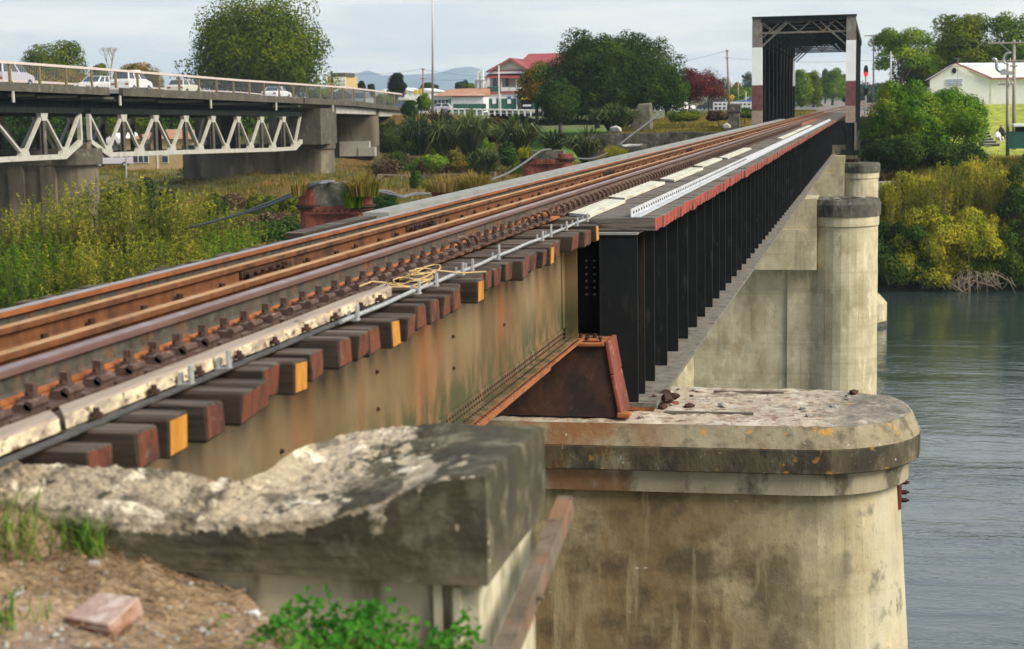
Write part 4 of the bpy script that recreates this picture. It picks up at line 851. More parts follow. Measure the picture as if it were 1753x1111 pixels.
def coping():
    nx, ny = 250, 76; XS = np.linspace(-5, -1.26, 60).tolist(); XS = sorted(set([x for x in XS if x < -3.4] + np.linspace(-3.4, -1.26, nx).tolist())); nx = len(XS); vs = []; fs = []; wear = []
    def yy(x, s):
        fy = 5.2 + .010 * fbm(x * 1.6, 3); return fy + (float(np.interp(x, YBX, YBY)) - fy) * s
    for i, x in enumerate(XS):
        for j in range(ny):
            s = j / (ny - 1); z = ctop(x, s); e = max(0, 1 - s / .02, 1 - (1 - s) / .02); e2 = max(0, 1 - (-1.26 - x) / .02)
            vs.append((x, yy(x, s), z - .008 * max(e, e2)))
            w = .5 + (-1.92 + .08 * s - x) * 1.5 + .45 * fbm(x * 4, s * 4, 5); w = min(w, .66 + .30 * fbm(x * 7, s * 7, 2) + .25 * max(0, 1 - s * 4))
            w = max(w, .62 + .5 * fbm(x * 8, s * 6, 3) - 2.6 * abs(x + 1.42 + .45 * s - .0) if s < .75 else 0)      # white scar over the top
            wear.append(min(1, max(0, w)))
    for i in range(nx - 1):
        for j in range(ny - 1): fs.append((i * ny + j, (i + 1) * ny + j, (i + 1) * ny + j + 1, i * ny + j + 1))
    nz = 22
    def wall(top, zb, flip, k_):
        o = len(vs); n = len(top)
        for i, (x, y, z) in enumerate(top):
            for k in range(nz + 1):
                f = (k / nz) ** 1.4; bul = .003 * fbm(x * 8 + y * 5, zb * 3 + f * 8, 6); zz = z + (zb - z) * f
                vs.append((x, y + (bul if not flip else 0), zz)); d = z - zz
                w = 0
                if k_: w = .75 - d / (.075 if x < -1.9 else .03) * .5 + (.1 if x < -2.3 else 0); w = w if x < -1.6 else w - (x + 1.6) * 3
                if k_ and not flip: w = max(w, .66 - abs(x + 1.64) * 6 - d * 1.6, .6 - abs(x + 1.49) * 14 - d * 2.2, .58 - abs(x + 1.36) * 16 - abs(d - .16) * 3.5)
                if not k_: w = .45 - abs(y - 5.23) * 8
                wear.append(min(1, max(0, w)))
        for i in range(n - 1):
            for k in range(nz): a = o + i * (nz + 1) + k; q = (a, a + 1, a + nz + 2, a + nz + 1); fs.append(q if not flip else q[::-1])
    wall([vs[i * ny] for i in range(nx)], -.525, False, 1)
    wall([vs[i * ny + ny - 1] for i in range(nx)], -.50, True, 1)
    wall([vs[(nx - 1) * ny + j] for j in range(ny)], -.515, False, 0)
    o0 = len(vs); vs += [(-5, 5.2, -.525), (-1.26, 5.2, -.525), (-1.26, 6.2, -.50), (-2.0, 6.2, -.50), (-2.3, 5.5, -.5), (-5, 5.5, -.50)]; wear += [0] * 6; fs.append(tuple(range(o0, o0 + 6)))
    me = bpy.data.meshes.new('coping'); me.from_pydata([tuple(map(float, v)) for v in vs], [], fs); me.materials.append(M['coping'])
    ca = me.color_attributes.new('wear', 'FLOAT_COLOR', 'POINT'); w = np.array(wear, np.float32); ca.data.foreach_set('color', np.stack([w, w, w, np.ones_like(w)], -1).reshape(-1)); me.update()
    o = link('coping', me, ab); o.location = -AO
coping()
b = MB(); b.box(-9, -1.40, 5.27, 6.12, -14, -.53); o = b.build('stem_wall', M['render_wall'], ab); o.location = -AO
b = MB(); b.box(-1.398, -1.30, 5.24, 6.16, -14, -.53); b.box(-1.46, -1.43, 5.235, 5.268, -14, -.54); b.box(-1.385, -1.36, 5.215, 5.238, -14, -.54); o = b.build('pilaster', M['render_wall'], ab); o.location = -AO
# rusty angle iron leaning along the side of the abutment
b = MB(); p, q = Vector((-1.195, 4.2, -.83)), Vector((-1.225, 6.28, -.475))
d = (q - p).normalized(); sd = Vector((1, 0, 0)); n_ = d.cross(sd).normalized() * -1
w = .085; th = .008
def strip(a0, a1, b0, b1):
    return [p + sd * a0 + n_ * b0, p + sd * a1 + n_ * b0, p + sd * a1 + n_ * b1, p + sd * a0 + n_ * b1, q + sd * a0 + n_ * b0, q + sd * a1 + n_ * b0, q + sd * a1 + n_ * b1, q + sd * a0 + n_ * b1]
F6 = [(0, 1, 2, 3), (7, 6, 5, 4), (0, 4, 5, 1), (1, 5, 6, 2), (2, 6, 7, 3), (3, 7, 4, 0)]
M['angle_iron'] = pm('angle_iron', [(.10, .075, .05), (.20, .155, .105)], ns=7, rough=.8, bump=.1, layers=[ly((.24, .11, .05), 5, .5, .62, .7), ly((.06, .05, .04), 11, .55, .65, .7)])
b.add(strip(0, w * .62, -.004, .004), F6); b.add(strip(w * .62 + .001, w * .62 + th, -.085, .004), F6); b.tube([tuple(p + (q - p) * .62 + sd * .085 - n_ * .04), tuple(p + (q - p) * .62 + sd * .063 - n_ * .04)], .011, 8)
tag(b.build('angle_iron', M['angle_iron']), 'rusty steel angle leaning against the right side of the broken abutment', 'steel angle')

def nz_(x, y):
    line = -2.16 + (5.26 - y) * .56
    z = -.60 + .26 * np.clip((-2.2 - x) / .8, 0, 1) * np.clip((y - 4.2) / 1.0, .15, 1) - 1.15 * max(0, x - line) - .10 * max(0, 4.6 - y) * (x < line) * .5
    return max(-16, z) + .028 * fbm(x * 3, y * 3, 0, 3) + .010 * fbm(x * 14, y * 14, 3, 3)
b = MB(); xs = np.concatenate([[-14, -9, -6.5], np.arange(-5, -1.0, .035), np.arange(-1, 3, .35), [5, 9, 16]]); ys = np.concatenate([[-14, -6, 0, 2, 3.2], np.arange(3.9, 5.29, .035)])
b.add([(x, y, nz_(x, y)) for x in xs for y in ys], [(i * len(ys) + j, (i + 1) * len(ys) + j, (i + 1) * len(ys) + j + 1, i * len(ys) + j + 1) for i in range(len(xs) - 1) for j in range(len(ys) - 1)])
M['soil'] = pm('soil', [(.20, .125, .07), (.38, .27, .165), (.27, .18, .11)], ns=9, rough=.98, bump=.7, bs=45, bd=.012, layers=[ly((.40, .34, .27), 26, .60, .66, .8), ly((.10, .065, .04), 5, .52, .64, .7), ly((.20, .185, .17), 3, .52, .62, .8, ax=('Y', 4.75, 4.3))], vor=(70, .5))
tag(b.build('soil', M['soil'], smooth=True), kind='structure')
# gravel and dry stalks scattered over the soil
random.seed(21); b = MB()
def blob(b, x, y, z, r):
    vs = []; 
    for dx, dy, dz in ((1, 0, 0), (-1, 0, 0), (0, 1, 0), (0, -1, 0), (0, 0, 1), (0, 0, -1), (.7, .7, .3), (-.7, .6, .4)): k = random.uniform(.7, 1.2) * r; vs.append((x + dx * k, y + dy * k, z + dz * k * .7))
    b.add(vs, [(0, 6, 4), (6, 2, 4), (2, 7, 4), (7, 1, 4), (1, 3, 4), (3, 0, 4), (0, 5, 6), (6, 5, 2), (2, 5, 7), (7, 5, 1), (1, 5, 3), (3, 5, 0)])
for i in range(1500):
    x = random.uniform(-4, -1.5); y = random.uniform(3.9, 5.25)
    if i % 3 == 0: y = random.uniform(3.9, 4.8)
    blob(b, x, y, nz_(x, y) + .003, random.choice((.005, .007, .009, .013)) * random.uniform(.7, 1.4))
tag(b.build('gravel', M['stone']), kind='stuff')
for i, (px, py, r) in enumerate(((515 // 1, 0, 0),)): pass
for (x, y, r, lab) in ((-2.02, 5.0, .020, 'small white stone on the soil under the coping'), (-2.62, 5.05, .024, 'pale angular stone beside the dry stalks'), (-2.95, 4.62, .028, 'grey pebble on gravel at the left'), (-3.0, 4.35, .022, 'white pebble at the lower left corner')):
    me = chunk(r, .7, int(-x * 100)); me.materials.append(M['white'] if 'white' in lab else M['stone']); o = link('stone', me); o.location = (x, y, nz_(x, y) + r * .4); tag(o, lab, 'stone')
random.seed(22); b = MB()
for i in range(3600):
    cx, cy, sp = random.choice(((-2.55, 5.0, .22), (-2.45, 5.1, .25), (-2.75, 4.95, .2), (-2.2, 4.75, .3), (-1.95, 4.6, .22)))
    x = random.gauss(cx, sp); y = min(5.18, random.gauss(cy, sp * .5)); a = random.random() * 6.28; l = random.uniform(.02, .085); z = nz_(x, y) + random.uniform(.004, .03)
    if x > -1.6: continue
    dx, dy, dz = math.cos(a) * l, math.sin(a) * l * .6, random.uniform(-.02, .03); w_ = random.uniform(.0012, .0035)
    b.add([(x - dy * w_ / l, y + dx * w_ / l, z), (x + dy * w_ / l, y - dx * w_ / l, z + w_), (x + dx, y + min(dy, 5.19 - y), z + dz)], [(0, 1, 2)])
tag(b.build('dry_stalks', M['straw']), kind='stuff')
def tuft(b, x, y, z, n, h, sp, wd, droop=.5):
    for i in range(n):
        a = random.random() * 6.28; l = h * random.uniform(.2, 1.15) ** 1.2; bx = x + random.gauss(0, sp); by = y + random.gauss(0, sp)
        if by > 5.16: by = 5.16
        dx, dy = math.cos(a), math.sin(a); o = random.uniform(.35, 1.25) * l
        P = [(bx, by, z), (bx + dx * o * .35, by + dy * o * .35, z + l * .6), (bx + dx * o, by + dy * o, z + l * (1 - droop * random.random() * .6))]
        nx, ny = -dy * wd, dx * wd
        b.add([(P[0][0] - nx, P[0][1] - ny, P[0][2]), (P[0][0] + nx, P[0][1] + ny, P[0][2]), (P[1][0] + nx, P[1][1] + ny, P[1][2]), (P[1][0] - nx, P[1][1] - ny, P[1][2]), P[2]], [(0, 1, 2, 3), (3, 2, 4)])
random.seed(23)
def tufts(pts, label, name='grass_tuft'):
    x0, y0, _ = pts[0][:3]; b = MB()
    for (x, y, n, h, sp) in pts: tuft(b, x - x0, y - y0, nz_(x, y) - nz_(x0, y0), n, h, sp, .0035)
    o = b.build(name, M['lf_blade']); o.location = (x0, y0, nz_(x0, y0)); tag(o, label, 'grass')
tufts([(-3.10, 5.02, 170, .16, .12)], 'green grass tuft growing at the left end against the broken coping')
tufts([(-2.90, 5.04, 120, .14, .09)], 'sparser grass tuft between the left tuft and the bright weed')
tufts([(-2.69, 5.13, 90, .17, .045)], 'bright green weed with long pointed leaves under the broken coping')
tufts([(-2.76, 4.56, 150, .085, .075)], 'small pale green grass clump above the brick fragment')
tufts([(-3.12, 4.78, 150, .09, .13)], 'thin grass on the soil at the left edge')
# leafy weed in the lower middle
def weed():
    b = MB(); random.seed(31); c = Vector((-1.62, 4.86, -.80)); s = MB()
    for i in range(2600):
        x = random.gauss(-1.62, .23); y = random.gauss(4.86, .14); top = -.535 - .20 * abs(x + 1.74) + .04 * math.sin(x * 23); z = random.uniform(-1.15, top) if i % 3 else random.uniform(top - .06, top)
        if not -2.10 < x < -1.16 or y > 5.16: continue
        r = random.uniform(.008, .020); n = Vector((random.gauss(0, .5), random.gauss(-.4, .4), 1)).normalized(); u = n.orthogonal().normalized(); u.rotate(Matrix.Rotation(random.random() * 6.28, 3, n)); v = n.cross(u)
        o = Vector((x, y, z)); P = [o - u * r, o - u * r * .3 + v * r * .62, o + u * r * .5 + v * r * .45, o + u * r * 1.15, o + u * r * .5 - v * r * .45, o - u * r * .3 - v * r * .62]
        q = o + n * (-r * .18); b.add([q] + [k_ + n * r * .12 for k_ in P], [(0, 1, 2), (0, 2, 3), (0, 3, 4), (0, 4, 5), (0, 5, 6), (0, 6, 1)])
        if i % 5 == 0: s.tube([(x, y, z), (x * .6 - 1.66 * .4, y * .7 + 4.9 * .3, z - .15)], .002, 4)
    t = thing('leafy_weed', 'bright green leafy weed growing at the foot of the abutment wall', 'plant', (-1.66, 4.95, -1.2))
    for nm, m_, k_ in (('leaves', 'lf_lush', b), ('stems', 'lf_blade', s)):
        o = k_.build(nm, M[m_], t); o.location = -Vector(t.location)
weed()
b = MB(); b.box(-.105, .105, -.075, .075, -.028, .028, j=.008); b.box(-.02, .12, -.085, -.07, -.03, .01, j=.004)
o = b.build('brick_fragment', M['brickred'], bevel=.006); o.location = (-2.42, 4.72, nz_(-2.42, 4.72) + .035); o.rotation_euler = (.30, -.05, -.38); o.scale = (.92, 1, 1)
tag(o, 'broken piece of pinkish brick lying on the soil at the lower left', 'brick')
# ------------------------------------------------------------------ road bridge on the left
XB = -56.5
def prof(pxs): 
    p = [atX(a, c, XB) for a, c in pxs]; ys = [float(q[1]) for q in p]; zs = [float(q[2]) for q in p]
    def f(y):
        if y < ys[0]: return zs[0] + (zs[1] - zs[0]) / (ys[1] - ys[0]) * (y - ys[0]) * .3
        return float(np.interp(y, ys, zs))
    return f
RTOP = prof([(9, 103.5), (202, 118), (405, 135), (600, 148.5), (700, 161)])
PTOP = prof([(0, 142), (270, 153), (600, 172), (690, 183)])
PBOT = prof([(0, 155), (270, 166.5), (600, 181), (690, 190)])
CH = prof([(0, 275), (100, 270), (292, 262), (503, 256)])
TT = prof([(0, 190), (72, 192.5), (300, 197), (484, 200)])
rb = thing('road_bridge', 'road bridge with cream zigzag deck trusses and a pale pink handrail on the left', 'road bridge', (XB - 6, 140, PTOP(140))); RO = Vector(rb.location)
radd = lambda nm, b, m, par=None, **k: sub(b.build(nm, m, rb, **k), RO)
def ribbon(x0, x1, ft, fb, y0, y1, st=3.0, mat='deck_conc', name='fascia'):
    ys = np.arange(y0, y1 + .01, st); b = MB(); vs = []
    for y in ys: vs += [(x0, y, fb(y)), (x1, y, fb(y)), (x1, y, ft(y)), (x0, y, ft(y))]
    fs = [(i * 4 + k, i * 4 + (k + 1) % 4, (i + 1) * 4 + (k + 1) % 4, (i + 1) * 4 + k) for i in range(len(ys) - 1) for k in range(4)] + [(3, 2, 1, 0), tuple((len(ys) - 1) * 4 + k for k in range(4))]
    b.add(vs, fs); return radd(name, b, M[mat])
Y0, Y1 = 86.0, 197.0
for a, c in ((86, 117.2), (117.3, 158.4), (158.5, 197)):
    ribbon(XB - .25, XB + .10, PTOP, PBOT, a, c - .03, 2.9, name='fascia')
    ribbon(XB - 13.1, XB - 12.75, PTOP, PBOT, a, c - .03, 2.9, name='fascia')
ribbon(XB - 12.74, XB - .26, lambda y: PTOP(y) - .12, lambda y: PTOP(y) - .42, Y0, Y1, 3, 'asphalt', 'carriageway')
ribbon(XB - 2.6, XB - 2.35, lambda y: PTOP(y) + .10, lambda y: PTOP(y) - .115, Y0, Y1, 3, 'kerb', 'kerb')
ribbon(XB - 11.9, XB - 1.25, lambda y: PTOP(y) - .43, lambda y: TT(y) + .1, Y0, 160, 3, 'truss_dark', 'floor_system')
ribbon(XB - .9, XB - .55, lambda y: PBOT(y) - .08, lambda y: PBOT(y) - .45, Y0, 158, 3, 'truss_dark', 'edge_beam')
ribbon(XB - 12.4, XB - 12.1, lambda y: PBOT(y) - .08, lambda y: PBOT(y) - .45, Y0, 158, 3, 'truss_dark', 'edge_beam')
ribbon(XB - .40, XB - .20, lambda y: RTOP(y), lambda y: RTOP(y) - .17, 99, Y1, 2.9, 'rail_pink', 'handrail')
ribbon(XB - 13.0, XB - 12.85, lambda y: RTOP(y) - .3, lambda y: RTOP(y) - .42, 86, Y1, 2.9, 'rail_pink', 'handrail')
ribbon(XB - 3.1, XB - 3.02, lambda y: PTOP(y) + .40, lambda y: PTOP(y) + .26, 103, 118, 3, 'rail_pink', 'inner_rail')
POSTY = [atX(p, 150, XB)[1] for p in (24.8, 75.6, 120.6, 164, 204.8, 242, 279, 313, 346.6, 376.3, 405, 432, 457, 482.5, 507, 529, 552, 572, 591, 610, 628, 645, 662, 678)]
for y in POSTY:
    b = MB(); b.box(XB - .36, XB - .24, -.11, .11, 0, RTOP(y) - .17 - PTOP(y)); o = b.build('rail_post', M['post_rust'], rb); o.location = Vector((0, y, PTOP(y))) - RO
b = MB(); y = 99.2
while y < 196: b.box(XB - .31, XB - .295, y - .008, y + .008, PTOP(y), RTOP(y) - .17); y += .24
tag(radd('balusters', b, M['steel']), kind='stuff')
b = MB(); y = 99.2
# trusses below the deck
def deck_truss(X, y0, y1, nodes, ends):
    wdt = .34
    top = [y0] + nodes[0] + [y1]
    # bottom chord lifting to the bearings
    b = MB(); pts = []
    if ends[0]: pts.append((y0, CH(y0) + 1.15))
    pts += [(q, CH(q) + .12) for q in nodes[1]]
    if ends[1]: pts.append((y1, CH(y1) + (1.15 if ends[1] == 2 else .8)))
    for (ya, za), (yb, zb) in zip(pts[:-1], pts[1:]):
        b = MB(); b.hexa([(X - .18, ya, za - .26), (X + .18, ya, za - .26), (X + .18, yb - .004, zb - .26), (X - .18, yb - .004, zb - .26)], [(X - .18, ya, za + .10), (X + .18, ya, za + .10), (X + .18, yb - .004, zb + .10), (X - .18, yb - .004, zb + .10)])
        radd('bottom_chord', b, M['truss_cream'])
    b = MB(); ya, yb = y0, y1; b.hexa([(X - .2, ya, TT(ya)), (X + .2, ya, TT(ya)), (X + .2, yb, TT(yb)), (X - .2, yb, TT(yb))], [(X - .2, ya, TT(ya) + .4), (X + .2, ya, TT(ya) + .4), (X + .2, yb, TT(yb) + .4), (X - .2, yb, TT(yb) + .4)]); radd('top_chord', b, M['truss_dark'])
    seq = sorted([(q, 1) for q in top] + [(q, 0) for q in nodes[1]])
    for (ya, ta), (yb, tb) in zip(seq[:-1], seq[1:]):
        if ta == tb: continue
        za = TT(ya) if ta else CH(ya) + .2; zb = TT(yb) if tb else CH(yb) + .2
        b = MB(); b.bar((X + .0, ya, za), (X + .0, yb, zb), .24, .18); radd('diagonal', b, M['truss_cream'])
    for q in nodes[0]:
        b = MB(); b.box(X - .14, X - .10, q - .22, q + .22, CH(q) + .22, TT(q)); b.box(X + .10, X + .14, q - .22, q + .22, CH(q) + .22, TT(q)); radd('post', b, M['deck_conc'])
        b = MB(); b.hexa([(X - .175, q - .32, TT(q) - .55), (X + .175, q - .32, TT(q) - .55), (X + .175, q + .32, TT(q) - .55), (X - .175, q + .32, TT(q) - .55)], [(X - .175, q - .55, TT(q) - .01), (X + .175, q - .55, TT(q) - .01), (X + .175, q + .55, TT(q) - .01), (X - .175, q + .55, TT(q) - .01)]); radd('gusset', b, M['truss_cream'])
    for q in nodes[1]:
        b = MB(); z = CH(q) + .225; b.hexa([(X - .185, q - .6, z), (X + .185, q - .6, z), (X + .185, q + .6, z), (X - .185, q + .6, z)], [(X - .185, q - .35, z + .5), (X + .185, q - .35, z + .5), (X + .185, q + .35, z + .5), (X - .185, q + .35, z + .5)]); radd('gusset', b, M['truss_cream'])
XT = XB - 1.0
gy = lambda px, py=230: float(atX(px, py, XT)[1])
b1 = [gy(p) for p in (182.3, 237.6, 292.6, 340.7, 385.7, 427.6, 465.9, 503.2)]; t1 = [(a + c) / 2 for a, c in zip(b1[:-1], b1[1:])]
b0 = [gy(p) for p in (-62, 38, 108)]; t0 = [gy(p) for p in (-20, 74)]
for X in (XT, XB - 11.5):
    deck_truss(X, gy(153), gy(515), (t1, b1), (True, 1)); deck_truss(X, gy(-130), gy(137), (t0, b0), (False, 2))
    for q in (gy(153), gy(137)):
        b = MB(); b.box(X - .15, X + .15, q - .13, q + .13, CH(q) + 1.2, TT(q)); radd('post', b, M['truss_cream'])
    q = gy(145); b = MB(); b.box(X - .3, X + .3, q - .35, q + .35, CH(q) + .55, CH(q) + 1.0); radd('bearing', b, M['road_conc'])
for q in t0 + b0 + t1 + b1:
    b = MB(); b.bar((XT - .2, q, CH(q) + .1), (XB - 11.3, q, CH(q) + .1), .16, .2); radd('cross_beam', b, M['truss_dark'])
for q in (gy(2), gy(187), gy(344), gy(457), gy(555)):
    b = MB(); b.box(XB + .0, XB + .1, q - .12, q + .12, PBOT(q) - .75, PBOT(q) - .002); radd('downpipe', b, M['truss_cream'])
for (a, c) in ((gy(5), gy(52)), (gy(56), gy(124)), (gy(130), gy(186)), (gy(205), gy(258)), (gy(262), gy(340)), (gy(350), gy(450)), (gy(460), gy(550))):
    b = MB(); b.box(XB - .52, XB - .45, a, c, PBOT((a + c) / 2) - .32, PBOT((a + c) / 2) - .15); radd('service_duct', b, M['deck_conc'])
# approach girders
for a, c in ((gy(562), gy(636)), (gy(642), gy(700))):
    for X in (XB - .6, XB - 4, XB - 8, XB - 12):
        b = MB(); zt = lambda y: PBOT(y) - .06
        b.hexa([(X - .2, a, zt(a) - .8), (X + .2, a, zt(a) - .8), (X + .2, c, zt(c) - .62), (X - .2, c, zt(c) - .62)], [(X - .2, a, zt(a)), (X + .2, a, zt(a)), (X + .2, c, zt(c)), (X - .2, c, zt(c))]); radd('approach_girder', b, M['truss_cream'])
# piers
def road_pier(y0, y1, x0, x1, zt, zb, label, capz=None, cols=(), mat='road_conc', capw=.35):
    t = thing('road_bridge_pier', label, 'bridge pier', ((x0 + x1) / 2, (y0 + y1) / 2, zb)); O = Vector(t.location)
    b = MB(); r = (y1 - y0) / 2; yc = (y0 + y1) / 2
    pl = [(x0, yc - r)] + [(x1 - r + r * math.cos(a), yc + r * math.sin(a)) for a in np.linspace(-math.pi / 2, math.pi / 2, 9)] + [(x0, yc + r)]
    b.prism(pl, zb, zt - (capz or 0)); sub(b.build('wall', M[mat], t), O)
    if capz:
        b = MB(); r2 = r + capw; pl = [(x0, yc - r2)] + [(x1 + capw - r2 + r2 * math.cos(a), yc + r2 * math.sin(a)) for a in np.linspace(-math.pi / 2, math.pi / 2, 9)] + [(x0, yc + r2)]
        b.prism(pl, zt - capz + .003, zt); sub(b.build('cap', M['deck_conc'], t), O)
    for cx in cols:
        b = MB(); b.box(cx - .6, cx + .6, y0 - .3, y0 - .003, zb, zt - (capz or 0) - .004); sub(b.build('pilaster', M[mat], t), O)
    return t, O
q = gy(145); road_pier(q - 1.4, q + 1.4, XB - 14, XB - .2, CH(q) + .55, -10.8, 'road bridge pier with a rounded end and dark cap, leftmost in the view', 1.15, (XB - 3.3, XB - 5.9, XB - 8.4))
ty, O = road_pier(165.5, 168.6, XB - 16.5, XB + .1, CH(160) + .28, -8.6, 'wide road bridge pier wall covered in pale graffiti', .55, (), capw=.15)
# pillar above the graffiti pier carrying the deck
b = MB(); b.box(XB - 3.4, XB + .05, 163.2, 168.4, CH(160) + .285, PBOT(166) - .35); sub(b.build('pillar', M['deck_conc'], ty), O)
b = MB(); b.box(XB - 14, XB - 11, 163.2, 168.4, CH(160) + .285, PBOT(166) - .35); sub(b.build('pillar', M['deck_conc'], ty), O)
tz, O2 = road_pier(182.5, 184, XB - 13, XB + .2, PBOT(183) - .85, -7.5, 'tall plain concrete pier wall at the land end of the road bridge', .0, ())
b = MB(); b.box(XB - 4.2, XB - .6, 181.9, 182.45, -4.6, -2.9); b.box(XB - 1.9, XB + .1, 181.8, 182.45, -4.6, -3.6); sub(b.build('pale_block', M['kerb'], tz), O2)
b = MB(); b.box(XB - 14, XB + .6, 196.5, 199, -6, PBOT(196)); radd('abutment', b, M['deck_conc'])
# sprayed scribbles on the pier wall: flat paint
def graffiti():
    random.seed(77); b = MB(); y = 165.48
    def stroke(pts, w):
        for (x0, z0), (x1, z1) in zip(pts[:-1], pts[1:]):
            d = math.hypot(x1 - x0, z1 - z0) or 1; nx, nz = -(z1 - z0) / d * w, (x1 - x0) / d * w
            b.add([(x0 - nx, y, z0 - nz), (x1 - nx, y, z1 - nz), (x1 + nx, y, z1 + nz), (x0 + nx, y, z0 + nz)], [(0, 1, 2, 3)])
    def word(px0, px1, py0, py1, n, w):
        for k in range(n):
            a = at(px0 + (px1 - px0) * (k + .05) / n, py1, 165.4); c = at(px0 + (px1 - px0) * (k + .9) / n, py0, 165.4)
            X = lambda u: a[0] + (c[0] - a[0]) * u; Z = lambda v: a[2] + (c[2] - a[2]) * v
            g = random.choice(([(0, 0), (0, 1), (.8, .9), (.8, .5), (0, .5), (.9, 0)], [(.9, .9), (.3, 1), (0, .5), (.3, 0), (.9, .1)], [(0, 1), (.1, 0), (.5, .5), (.9, 0), (1, 1)], [(0, 0), (0, 1), (.9, 0), (.9, 1)], [(.1, .1), (.9, .2), (.8, .9), (.2, 1), (.1, .1)], [(0, 0), (.5, 1), (1, 0), (.8, .4), (.2, .4)]))
            stroke([(X(u), Z(v)) for u, v in g], w)
    word(402, 452, 316, 338, 5, .10); word(402, 448, 322, 333, 7, .07); word(508, 542, 298, 307, 5, .05); word(455, 480, 318, 334, 3, .05); return b, word
g1, _ = graffiti(); M['spray'] = plain('spray_paint', (.50, .53, .50), .8); M['spray_dark'] = plain('spray_dark', (.07, .06, .06), .8)
sub(g1.build('graffiti', M['spray'], ty), O)

# ------------------------------------------------------------------ cars
def wheel_mb(r=.31, w=.2):
    b = MB(); b.tube([(-w / 2, 0, 0), (w / 2, 0, 0)], r, 16, 0); return b
def car(kind, paint, loc, rz, label, cat='car', group=None, name='car'):
    """side profile extruded with a narrower cabin; x is the width, y the length (front at +y)"""
    t = thing(name, label, cat, loc, group, rz)
    P = dict(
        sedan=dict(l=4.4, w=1.7, body=[(-2.2, .35), (-2.2, .72), (-2.1, .88), (-1.3, .93), (1.0, .90), (2.0, .76), (2.2, .62), (2.2, .35)], cab=[(-1.55, .92), (-1.05, 1.36), (.15, 1.38), (.95, .91)]),
        hatch=dict(l=3.9, w=1.62, body=[(-1.95, .35), (-1.95, .75), (-1.88, .92), (.9, .92), (1.75, .78), (1.95, .60), (1.95, .35)], cab=[(-1.85, .91), (-1.45, 1.38), (.1, 1.41), (.85, .91)]),
        wagon=dict(l=4.5, w=1.7, body=[(-2.25, .35), (-2.25, .8), (-2.2, .95), (1.0, .93), (2.05, .78), (2.25, .60), (2.25, .35)], cab=[(-2.15, .94), (-1.8, 1.42), (.1, 1.44), (.95, .92)]),
        van=dict(l=4.5, w=1.72, body=[(-2.25, .38), (-2.25, .9), (-2.2, 1.1), (1.1, 1.08), (2.0, .9), (2.2, .7), (2.25, .38)], cab=[(-2.18, 1.09), (-1.95, 1.82), (.3, 1.86), (1.25, 1.07)]),
        jeep=dict(l=4.2, w=1.75, body=[(-2.1, .45), (-2.1, 1.05), (.9, 1.08), (1.95, 1.02), (2.1, .9), (2.1, .45)], cab=[(-2.05, 1.06), (-1.9, 1.8), (.3, 1.82), (.85, 1.07)]))[kind]
    w = P['w'] / 2; tw = .13
    b = MB(); prof_ = P['body']; n = len(prof_)
    vs = [(-w, a, z) for a, z in prof_] + [(w, a, z) for a, z in prof_]
    b.add(vs, [(i, (i + 1) % n, n + (i + 1) % n, n + i) for i in range(n)] + [tuple(range(n))[::-1], tuple(range(n, 2 * n))]); body = b.build('body', paint, t, bevel=.05)
    c = P['cab']; b = MB(); ct = MB()
    (ya, za), (yb, zb), (yc, zc), (yd, zd) = c; s = w - .05; r = w - tw - .05
    b.hexa([(-s, ya, za), (s, ya, za), (s, yd, zd), (-s, yd, zd)], [(-r, yb, zb), (r, yb, zb), (r, yc, zc), (-r, yc, zc)]); b.build('cabin', paint, t, bevel=.03)
    # glass: windscreen, rear screen, side panes, each a pane standing just proud
    def pane(p, off):
        b = MB(); c0 = sum((Vector(q) for q in p), Vector()) / 4; q = [c0 + (Vector(v) - c0) * .86 for v in p]; nrm = (q[1] - q[0]).cross(q[3] - q[0]).normalized(); o_ = Vector(off)
        if nrm.dot(o_) < 0: nrm = -nrm
        b.hexa([tuple(v - nrm * .01) for v in q], [tuple(v + nrm * .012) for v in q]); b.build('window', M['glass'], t)
    pane([(-s, yd, zd), (s, yd, zd), (r, yc, zc), (-r, yc, zc)], (0, 1, 0)); pane([(-s, ya, za), (s, ya, za), (r, yb, zb), (-r, yb, zb)], (0, -1, 0))
    for sg in (1, -1):
        L3 = [(0, .33), (.35, .64), (.67, 1)] if kind in ('van', 'wagon', 'jeep') else [(0, .5), (.53, 1)]
        for u0, u1 in L3:
            f = lambda u, a_, d_: a_ + (d_ - a_) * u
            pane([(sg * s, f(u0, ya, yd), f(u0, za, zd)), (sg * s, f(u1, ya, yd), f(u1, za, zd)), (sg * r, f(u1, yb, yc), zb), (sg * r, f(u0, yb, yc), zb)], (sg, 0, 0))
        for yy in (P['l'] * .31, -P['l'] * .31):
            b = MB(); b.tube([(-.1, 0, 0), (.1, 0, 0)], .31, 14); o = b.build('wheel', M['tyre'], t); o.location = (sg * (w - .07), yy, .31)
            b = MB(); b.tube([(sg * .101, 0, 0), (sg * .112, 0, 0)], .17, 10); b.build('hub_cap', M['steel'], o)
        b = MB(); b.box(sg * (w - .38) - .16, sg * (w - .38) + .16, P['l'] / 2 - .01, P['l'] / 2 + .012, .56, .70); b.build('headlight', M['steel'], t)
        b = MB(); b.box(sg * (w - .24) - .15, sg * (w - .24) + .15, -P['l'] / 2 - .012, -P['l'] / 2 + .01, .62, .78); b.build('tail_light', M['tail'], t)
    b = MB(); b.box(-w + .03, w - .03, P['l'] / 2 + .001, P['l'] / 2 + .06, .36, .50); b.build('bumper', M['tyre'] if kind == 'jeep' else paint, t)
    b = MB(); b.box(-w + .03, w - .03, -P['l'] / 2 - .06, -P['l'] / 2 - .001, .36, .50); b.build('bumper', M['tyre'] if kind == 'jeep' else paint, t)
    return t
M['tail'] = plain('tail_lamp', (.35, .03, .03), .3)
